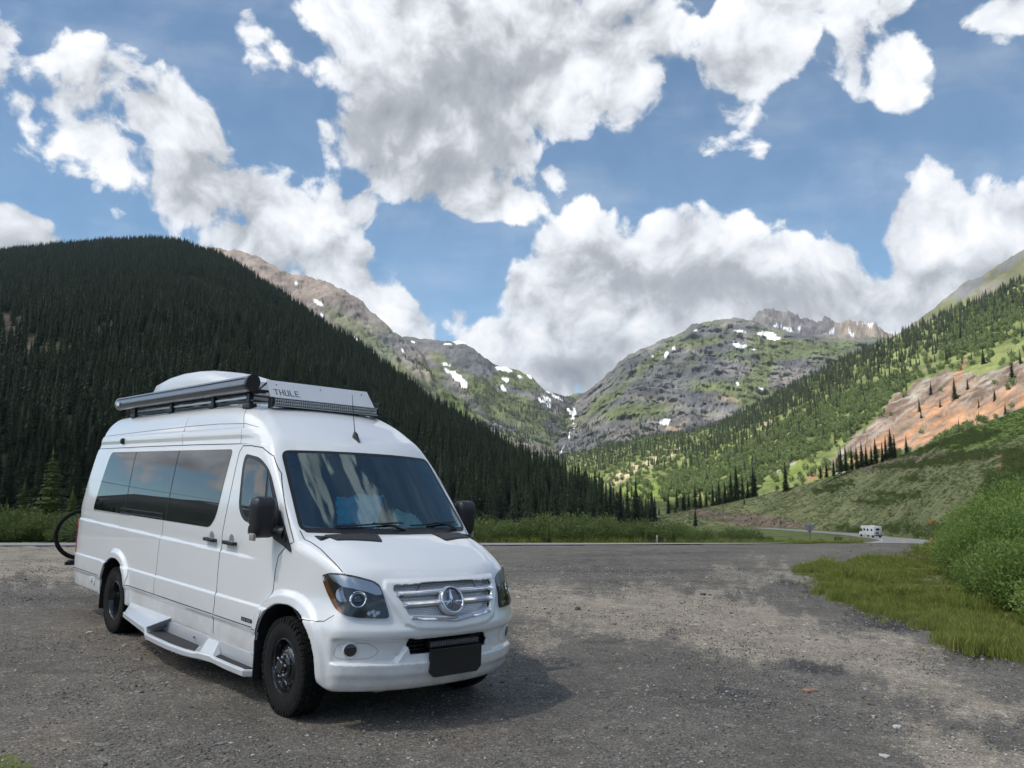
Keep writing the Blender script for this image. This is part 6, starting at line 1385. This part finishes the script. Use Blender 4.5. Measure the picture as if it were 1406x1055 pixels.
    for y in (-.64, .64):
        mb = MB(); mb.bar((-5.05, y*1.12, 2.735), (-1.38, y*1.12, 2.735), .035, .05, .006); mb.bar((-5.05, y*1.14, 2.645), (-1.40, y*1.14, 2.64), .03, .022, .004); mb.build('rack_rail', mBlk, rk)
        mb = MB(); mb.bar((-4.85, y*1.14, 2.685), (-1.60, y*1.14, 2.68), .012, .026, .003); mb.build('lower_rail', mAlu, rk)
        for x in (-4.92, -3.62, -2.40, -1.52):
            X = cast([(x, abs(y)+.09, 3.1)], (0, 0, -1))[0]
            mb = MB(); ys = y+math.copysign(.09, y); mb.box((x, ys, (X[2]-.03+2.76)/2), (.07, .05, 2.76-X[2]+.03), .008); mb.box((x, ys, X[2]+.012), (.17, .08, .05), .01); mb.bar((x, y*.9, 2.745), (x, ys, 2.745), .06, .03, .005); mb.build('rack_foot', mBlk, rk)
    for x in np.linspace(-4.95, -1.58, 7):
        mb = MB(); mb.bar((x, -.70, 2.765), (x, .66, 2.765), .05, .025, .006); mb.build('crossbar', mBlk, rk)
    aw = empty('awning', parent=van)
    P = []
    for k in range(28):
        a = 2*math.pi*k/28; r = .076*(1-.08*math.cos(2*a+.4)); P.append((-.792+r*math.cos(a), 2.805+r*math.sin(a)))
    mb = MB(); n = len(P); V = [(-5.33, a, b) for a, b in P]+[(-1.38, a, b) for a, b in P]
    mb.add(V, [(i, (i+1) % n, n+(i+1) % n, n+i) for i in range(n)]); mb.build('awning_case', mAwn, aw, 40)
    for x0, x1, mm in ((-5.36, -5.33, mAlu), (-1.38, -1.335, mBlk)):
        mb = MB(); mb.prism([(-.792+(a+.792)*1.04, 2.80+(b-2.80)*1.04) for a, b in P], lambda a, b, t: (t, a, b), x0, x1); mb.build('end_cap', mm, aw, 40)
    mb = MB(); mb.bar((-5.3, -.872, 2.775), (-1.4, -.872, 2.775), .006, .018, .002); mb.bar((-5.3, -.855, 2.85), (-1.4, -.855, 2.85), .006, .008, .002); mb.build('awning_lip', mBlk, aw)
    mb = MB(); mb.box((-5.20, -.874, 2.785), (.12, .012, .05), .004); mb.build('awning_plate', mWhiteP, aw)
    fa = empty('wind_fairing', parent=van)
    mb = MB(); A_, B_ = np.array([-1.33, 2.69]), np.array([-1.48, 2.872]); d = (B_-A_)/np.linalg.norm(B_-A_); nn = np.array([d[1], -d[0]])
    def FP(y, t, off): q = A_+(B_-A_)*t+nn*off; return (q[0], y, q[1])
    mb.add([FP(-.607, 0, 0), FP(.607, 0, 0), FP(.592, 1, 0), FP(-.592, 1, 0), FP(-.607, 0, -.004), FP(.607, 0, -.004), FP(.592, 1, -.004), FP(-.592, 1, -.004)],
           [(0, 1, 2, 3), (7, 6, 5, 4), (0, 4, 5, 1), (2, 6, 7, 3), (0, 3, 7, 4), (1, 5, 6, 2)]); mb.build('fairing_panel', mAluW, fa, 0)
    # printed word, built of strokes: T H U L E
    mb = MB(); hgt = .30; t0 = .16; w = .036; gap = .010; y = -.545; sw = .0115
    GL = {'T': [(0, 1, 1, 1), (.5, 0, .5, 1)], 'H': [(0, 0, 0, 1), (1, 0, 1, 1), (0, .5, 1, .5)], 'U': [(0, 1, 0, 0), (1, 0, 1, 1), (0, 0, 1, 0)], 'L': [(0, 1, 0, 0), (0, 0, 1, 0)], 'E': [(0, 1, 0, 0), (0, 0, 1, 0), (0, 1, 1, 1), (0, .5, .9, .5)]}
    Lh = np.linalg.norm(B_-A_)
    for ch in 'THULE':
        for (a0, b0, a1, b1) in GL[ch]:
            vert = a0 == a1; hw_ = sw/2
            ya, yb = y+a0*w, y+a1*w; ta, tb = t0+min(b0, b1)*hgt, t0+max(b0, b1)*hgt
            if vert: ya -= hw_; yb += hw_; ta -= hw_/Lh; tb += hw_/Lh
            else: ya, yb = min(ya, yb)-hw_, max(ya, yb)+hw_; ta -= hw_*.8/Lh; tb += hw_*.8/Lh
            mb.add([FP(ya, ta, .0015), FP(yb, ta, .0015), FP(yb, tb, .0015), FP(ya, tb, .0015)], [(0, 1, 2, 3)])
        y += w+gap+sw
    mb.build('lettering', mat('grey_print', (.10, .105, .115), .4), fa, 0)
    for y in (-.50, .50, 0): 
        q = FP(y, .75, .0); MB().lathe([(.007, 0), (.007, .005), (.002, .006)], 8, 'x', q).build('bolt', mGap, fa)
        mb = MB(); mb.bar((-1.485, y*1.14, 2.852), (-1.75, y*1.14, 2.765), .025, .008, .002); mb.build('fairing_strut', mBlk, fa)
    lb = MB().box((-1.30, 0, 2.636), (.085, 1.215, .085), .012).build('roof_light_bar', mBlk, van)
    mb = MB()
    for k in range(50):
        for z in (2.654, 2.624): mb.box((-1.258, -.58+1.16*k/49, z), (.012, .0185, .025), .003)
    mb.build('led_row', mat('led_lens', (.62, .64, .64), .12, metal=.55, coat=1), lb)
    mb = MB(); mb.box((-1.268, 0, 2.600), (.05, 1.20, .010), .002); mb.box((-1.268, 0, 2.676), (.05, 1.20, .008), .002); mb.build('led_bezel', mAlu, lb)
    for y in (-.612, .612): MB().box((-1.30, y, 2.63), (.09, .018, .105), .006).build('light_bracket', mBlk, lb)
    # roof cargo box
    V = []; secs = [(-5.02, .60, .02, .60), (-5.0, .78, .02, .80), (-4.90, .92, .0, .95), (-4.6, .97, .0, 1.10), (-4.2, 1.0, 0, 1.16), (-3.8, 1.0, 0, 1.12), (-3.45, .97, 0, .95), (-3.2, .9, 0, .72), (-3.05, .78, .02, .50), (-3.0, .6, .03, .38)]
    cs = [(-.40, .0), (-.425, .05), (-.43, .13), (-.40, .21), (-.33, .25), (-.16, .275), (0, .28), (.16, .275), (.33, .25), (.40, .21), (.43, .13), (.425, .05), (.40, .0)]
    m = len(cs)
    for x, wy, z0, hz in [(-5.20+(x_+5.02)*1.27, w_, z_+.04, h_*1.12) for x_, w_, z_, h_ in secs]:
        for a, b in cs: V.append((x, -.09+a*wy, 2.80+z0+b*hz))
    cb = MB().add(V, [(i*m+j, i*m+j+1, (i+1)*m+j+1, (i+1)*m+j) for i in range(len(secs)-1) for j in range(m-1)]+[tuple(range(m-1, -1, -1)), tuple(range((len(secs)-1)*m, len(secs)*m))]+[(i*m+m-1, i*m, (i+1)*m, (i+1)*m+m-1) for i in range(len(secs)-1)]).build('roof_cargo_box', mWhiteP, van, 40)
    mb = MB(); mb.bar((-4.95, -.505, 2.865), (-3.3, -.505, 2.865), .012, .014, .003); mb.build('lid_seam', mGap, cb)
    mb = MB(); mb.box((-4.45, -.56, 2.845), (.30, .10, .06), .02); mb.box((-4.45, -.55, 2.89), (.16, .07, .06), .02); mb.build('box_lock', mBlk, cb)
    # bicycle carrier
    mb = MB(); mb.bar((-6.2, 0, .58), (-6.75, 0, .58), .05, .05, .006); mb.bar((-6.62, -.95, .60), (-6.62, .75, .60), .06, .05, .006); mb.bar((-6.65, 0, .58), (-6.65, 0, 1.25), .04, .04, .006)
    for y in (-.80, .30): mb.box((-6.62, y, .62), (.12, .22, .05), .01)
    mb.build('bike_carrier', mBlk, van)
    # antenna
    X = cast([(-.687, .022, 3.2)], (0, 0, -1))[0]
    an = MB(); an.prism(fillet([(-.075, .0), (-.02, .026), (.075, .012), (.085, 0), (.075, -.012), (-.02, -.026)], .01), lambda a, b, t: (a, b*(1 if t < 0.01 else .45), t*(1 if a < .03 else .35) if t > .01 else t-a*.0), -.01, .05)
    an = an.build('antenna_base', mBlk, van, 40); an.location = (-.687, .0, X[2]); an.rotation_euler = (0, math.radians(33), 0)
    mb = MB(); mb.tube([(-.70, 0, X[2]+.03), (-.735, 0, X[2]+.16), (-.80, 0, X[2]+.44)], [.006, .0045, .003], 6); mb.build('aerial', mBlk, van)
    return van
mSilverW = mat('pearl_board_paint', (.66, .67, .68), .30, metal=.25, coat=.8)
mAluW = mat('matt_aluminium', (.72, .73, .75), .34, metal=.6, noise=.10, nscale=5)
van = build_van()
bpy.context.view_layer.update()
print('van built', round(time.time()-_t0, 1))
# ---------------------------------------------------------------- things in and on the van
def in_van(name, me_o, label, cat):
    me_o.name = name; me_o.matrix_world = VAN_M@me_o.matrix_world; return tag(me_o, label, cat)
def cloth(name, P, seed, m, amp, sub=26):
    """crumpled sheet draped between four corners (van frame)"""
    A, B, C_, D = [np.array(p, float) for p in P]; u, v = np.meshgrid(np.linspace(0, 1, sub), np.linspace(0, 1, sub), indexing='ij'); u = u[..., None]; v = v[..., None]
    Q = A*(1-u)*(1-v)+B*u*(1-v)+C_*u*v+D*(1-u)*v; n = fbm(u[..., 0]*3+seed, v[..., 0]*5, seed, 4, .6); n2 = fbm(u[..., 0]*2+seed, v[..., 0]*3, seed+5, 3)
    nr = np.cross(B-A, D-A); nr /= np.linalg.norm(nr); Q = Q+nr*(n*amp)[..., None]*2+np.array([0, 0, 1])*(n2*amp)[..., None]
    me = mesh_np(name, Q.reshape(-1, 3), grid_faces(sub, sub)); o = link(name, me, m); md = o.modifiers.new('thickness', 'SOLIDIFY'); md.thickness = .012; return o
mTeal = mat('blue_cloth', (.02, .60, .92), .75, noise=.2, nscale=9); mMint = mat('pale_cloth', (.55, .85, .82), .8, noise=.15, nscale=9)
in_van('blue_jacket', cloth('blue_jacket', [(-.22, -.42, 1.50), (-.14, -.06, 1.47), (-.42, .18, 1.78), (-.48, -.30, 1.74)], 3., mTeal, .05), 'bright blue crumpled jacket seen through the windscreen on the passenger side', 'jacket')
in_van('pale_towel', cloth('pale_towel', [(-.20, .22, 1.44), (-.20, .58, 1.43), (-.34, .52, 1.58), (-.34, .26, 1.63)], 7., mMint, .04), 'pale mint towel bunched on the dashboard on the driver side', 'towel')
# bicycle across the back of the van (frame: x across, z up)
def bicycle():
    b = empty('bicycle', 'black mountain bike carried upright across the back of the van', 'bicycle')
    R_ = .355; W0, W1 = (0, 0, .40), (1.12, 0, .40)
    mTy = bpy.data.materials['tyre_rubber']; mF = mat('bike_frame_paint', (.10, .014, .012), .3, coat=.8)
    for c in (W0, W1):
        w = empty('wheel', parent=b, loc=c); n = 60; m = 8; V = []
        for i in range(n):
            a = 2*math.pi*i/n
            for j in range(m):
                t = 2*math.pi*j/m; r = R_-.028+.029*math.cos(t)*(1+.06*(i % 2)); V.append((r*math.cos(a), .028*math.sin(t), r*math.sin(a)))
        MB().add(V, [(i*m+j, ((i+1) % n)*m+j, ((i+1) % n)*m+(j+1) % m, i*m+(j+1) % m) for i in range(n) for j in range(m)]).build('tyre', mTy, w, 50)
        MB().lathe([(.300, -.013), (.308, -.015), (.308, .015), (.300, .013)], 60, 'y', cap=False).build('rim', mBlk, w)
        mb = MB(); mb.lathe([(.03, -.05), (.02, -.03), (.02, .03), (.03, .05)], 14, 'y'); mb.lathe([(.085, .035), (.085, .037), (.06, .037)], 24, 'y'); mb.build('hub', mBlk, w)
        mb = MB()
        for k in range(28): a = 2*math.pi*k/28; mb.tube([(.025*math.cos(a+.5), .02*(-1)**k, .025*math.sin(a+.5)), (.302*math.cos(a), 0, .302*math.sin(a))], .0011, 3, False)
        mb.build('spokes', mSilver, w)
    fr = MB(); BBk, ST, HT, HB = (.46, 0, .36), (.36, 0, .80), (.86, 0, .86), (.90, 0, .74)
    for a, c, r in ((BBk, ST, .018), (ST, HT, .018), (HB, BBk, .022), (HT, HB, .022), ((0, .05, .40), (.44, .03, .36), .010), ((0, -.05, .40), (.44, -.03, .36), .010), ((0, .05, .40), (.37, .02, .74), .009), ((0, -.05, .40), (.37, -.02, .74), .009)): fr.tube([a, c], r, 8)
    fr.build('frame', mF, b)
    fk = MB()
    for y in (-.06, .06): fk.tube([(.91, y, .72), (1.12, y, .40)], .018, 8)
    fk.tube([(.91, -.06, .72), (.91, .06, .72)], .02, 8); fk.build('fork', mBlk, b)
    MB().tube([(.80, -.37, .97), (.86, -.15, .95), (.86, .15, .95), (.80, .37, .97)], .014, 8).tube([(.86, 0, .95), (.86, 0, .86)], .016, 8).build('handlebar', mBlk, b)
    s = MB(); s.tube([ST, (.335, 0, .92)], .014, 8); s.box((.33, 0, .935), (.25, .11, .035), .015); s.build('saddle', mBlk, b)
    c = MB(); c.lathe([(.085, -.055), (.09, -.05), (.02, -.05)], 24, 'y', BBk); c.bar((.46, -.07, .36), (.60, -.07, .28), .02, .02); c.bar((.46, .07, .36), (.32, .07, .44), .02, .02); c.box((.60, -.12, .28), (.09, .09, .02), .004); c.box((.32, .12, .44), (.09, .09, .02), .004); c.build('crankset', mBlk, b)
    return b
bk = bicycle()
bk.matrix_world = VAN_M@Matrix.Translation((-6.60, -.78, .603))@Matrix.Rotation(math.radians(90), 4, 'Z')
# ---------------------------------------------------------------- road users and signs
mRVw = mat('motorhome_white', (.74, .75, .76), .35, coat=.4, noise=.06, nscale=2); mRVg = mat('motorhome_window', (.02, .022, .025), .05, spec=.8); mTail = mRed
def motorhome():
    e = empty('motorhome', 'white motorhome with a spare wheel on its back, driving round the road bend', 'motorhome')
    MB().box((0, 0, 1.95), (5.4, 2.35, 2.25), .10).box((3.1, 0, 2.62), (1.5, 2.2, .85), .18).box((-.3, 0, .78), (4.6, 2.2, .3), .04).build('coach_body', mRVw, e, 35)
    V = [(2.7, .85), (2.7, 2.2), (3.1, 2.25), (3.85, 1.5), (4.7, 1.3), (4.85, .95), (4.85, .55), (2.7, .55)]
    MB().prism(V, lambda a, b, t: (a, t, b), -.98, .98).build('cab', mRVw, e, 30)
    MB().prism([(3.15, 1.45), (3.15, 2.1), (3.25, 2.12), (3.75, 1.5)], lambda a, b, t: (a, t, b), -.99, .99).build('cab_window', mRVg, e)
    MB().box((-2.71, .05, 2.25), (.03, 1.05, .55), .01).build('rear_window', mRVg, e)
    for x in (-1.7, .2, 1.8):
        for y in (-1.18, 1.18): MB().box((x, y, 2.05), (.85, .03, .55), .01).build('side_window', mRVg, e)
    MB().box((.9, 1.18, 1.55), (.62, .03, 1.75), .01).build('door', mWhiteP, e)
    for x in (-1.9, 3.75):
        for y in (-1.0, 1.0):
            w = empty('wheel', parent=e, loc=(x, y, .38)); MB().lathe([(.2, -.12), (.36, -.12), (.38, -.08), (.38, .08), (.36, .12), (.2, .12)], 24, 'y').build('tyre', mRubber, w, 40); MB().lathe([(.21, -.10), (.21, .10)], 16, 'y').build('rim', mSilver, w)
    sw = MB().lathe([(.15, -.10), (.33, -.10), (.35, -.06), (.35, .06), (.33, .10), (.15, .10)], 24, 'x', (-2.84, .25, 1.35)).build('spare_tyre', mRubber, e, 40)
    MB().lathe([(.17, -.10), (.15, -.11), (.02, -.115)], 16, 'x', (-2.84, .25, 1.35)).build('tyre_cover', mSilver, sw)
    for y in (-.95, .95): MB().box((-2.72, y, 1.25), (.04, .14, .34), .01).build('tail_light', mTail, e)
    MB().box((-2.85, 0, .62), (.22, 2.2, .24), .04).build('rear_bumper', mBlk, e)
    MB().box((-2.72, -.35, .95), (.03, .34, .17), .004).build('number_plate', mAlu, e)
    MB().box((-.6, 0, 3.15), (.8, .7, .22), .06).build('roof_vent', mWhiteP, e)
    mb = MB(); mb.tube([(-2.78, -.85, .95), (-2.78, -.85, 2.95), (-2.7, -.85, 3.15)], .02, 6); mb.tube([(-2.78, -.55, .95), (-2.78, -.55, 2.95), (-2.7, -.55, 3.15)], .02, 6)
    for z in np.linspace(1.1, 2.8, 6): mb.tube([(-2.78, -.85, z), (-2.78, -.55, z)], .015, 6)
    mb.build('ladder', mAlu, e); return e
rv = motorhome(); Y_ = 215.; x_ = float(xat(1198, 737, Y_)); rv.location = (x_, Y_, float(ground_z(x_, Y_))+.03); rv.rotation_euler = (0, 0, math.radians(97)); rv.scale = (.97,)*3
def parked_car(name, label, cat, tall):
    e = empty(name, label, cat); h = 2.0 if tall else 1.5
    prof = [(-2.4, .4), (-2.4, h*.92), (-2.2, h), (1.0, h), (1.6, h*.62), (2.3, h*.55), (2.4, .4)] if tall else [(-2.3, .35), (-2.35, .85), (-1.7, .95), (-1.2, 1.42), (.5, 1.45), (1.2, .95), (2.1, .85), (2.25, .35)]
    MB().prism(prof, lambda a, b, t: (a, t, b), -.9, .9).build('body', mRVw, e, 30)
    wp = [(-2.1, h*.6), (-2.1, h*.9), (.95, h*.9), (1.35, h*.62)] if tall else [(-1.5, .98), (-1.15, 1.36), (.45, 1.38), (1.0, .98)]
    MB().prism(wp, lambda a, b, t: (a, t, b), -.91, .91).build('windows', mRVg, e)
    for x in (-1.5, 1.45):
        for y in (-.85, .85):
            w = empty('wheel', parent=e, loc=(x, y, .33)); MB().lathe([(.2, -.1), (.31, -.1), (.33, -.06), (.33, .06), (.31, .1), (.2, .1)], 20, 'y').build('tyre', mRubber, w, 40); MB().lathe([(.2, -.09), (.2, .09)], 14, 'y').build('rim', mSilver, w)
    for y in (-.7, .7): MB().box((prof[0][0]-.01, y, .8), (.04, .2, .14), .01).build('tail_light', mTail, e)
    return e
for px_, pyb, Yc, nm, lab, cat, tall, rz in ((1151, 653, 409, 'parked_van', 'small white van parked on the upper road, left of a lower white car', 'van', True, 200), (1161, 650.5, 405, 'parked_car', 'low white car parked on the upper road, right of the white van', 'car', False, 195)):
    o = parked_car(nm, lab, cat, tall); x_, y_, z_ = at_px(px_, pyb, Yc); o.location = (x_, y_, z_); o.rotation_euler = (0, 0, math.radians(rz)); o.scale = (.72,)*3
mSign = mat('sign_back', (.30, .31, .33), .4, metal=.5); mPost = mat('galvanised_post', (.16, .16, .165), .5, metal=.5)
Y_ = 85.; x_ = float(xat(1112, 735, Y_)); zg = float(ground_z(x_, Y_)); e = empty('yield_sign', 'three sided road sign seen from its grey back, point down, on the island', 'road sign', None, (x_, Y_, zg))
zt = float(zat(1112, 720.5, Y_))-zg; MB().prism(fillet([(-.62, zt), (.62, zt), (0, zt-.98)], .06), lambda a, b, t: (a, t, b), 0, .02).build('sign_plate', mSign, e); MB().bar((0, -.03, -.1), (0, -.03, zt-.05), .06, .05, .005, up=(0, 1, 0)).build('post', mPost, e)
mOrg = mat('orange_reflector', (.70, .24, .02), .35)
x_, Y_ = float(xat(1279, 744, 40)), 40.; zg = float(ground_z(x_, Y_)); e = empty('marker_post', 'slim dark roadside marker post with orange bands behind the willow', 'marker post', None, (x_, Y_, zg))
MB().tube([(0, 0, -.1), (0, 0, 1.25)], .028, 8).build('post', mPost, e)
for z in (.16, 1.02): MB().box((0, -.03, z), (.14, .03, .20), .01).build('reflector', mOrg, e)
x_, Y_ = float(xat(916, 747, 36.5)), 39.; zg = float(ground_z(x_, Y_)); e = empty('delineator', 'short thin pale delineator stake at the road edge before the willows', 'stake', None, (x_, Y_, zg))
MB().bar((0, 0, -.1), (0, 0, .38), .05, .015, .003, up=(0, 1, 0)).build('stake', mat('pale_stake', (.45, .40, .30), .6), e); MB().box((0, -.012, .33), (.045, .006, .07), .002).build('reflector', mWhiteP, e)
print('all built', round(time.time()-_t0, 1))
# ---------------------------------------------------------------- mountain air
def build_haze():
    V = [(x, y, z) for x in (-6500, 6500) for y in (-3500, 8200) for z in (-120, 1300)]
    o = MB().box((0, 0, 0), (1, 1, 1)).build('haze', None, smooth=0); me = o.data; zlo, zhi = HZ
    for v in me.vertices: v.co = (-6500 if v.co.x < 0 else 6500, -3500 if v.co.y < 0 else 8200, zlo if v.co.z < 0 else zhi)
    m = bpy.data.materials.new('haze_air'); m.use_nodes = True; nt = m.node_tree; nt.nodes.clear(); out = nt.nodes.new('ShaderNodeOutputMaterial'); p = nt.nodes.new('ShaderNodeVolumePrincipled')
    p.inputs['Color'].default_value = (.80, .88, 1, 1); p.inputs['Density'].default_value = HAZE_D; p.inputs['Anisotropy'].default_value = .3; nt.links.new(p.outputs[0], out.inputs['Volume']); me.materials.append(m); tag(o, kind='stuff')
HAZE_D = 4e-5
def all_z():
    lo, hi = 1e9, -1e9
    for o in bpy.data.objects:
        if o.type == 'MESH' and o.users_collection and o.name != 'cloud' and len(o.data.vertices):
            for c in o.bound_box:
                z = (o.matrix_world@Vector(c)).z; lo = min(lo, z); hi = max(hi, z)
    return lo, hi
bpy.context.view_layer.update(); _a, _b = all_z(); HZ = (_a-1, _b+8); print('haze z', HZ)
_c = bpy.data.objects['cloud']; print('cloud z', min(v.co.z for v in _c.data.vertices))
build_haze()
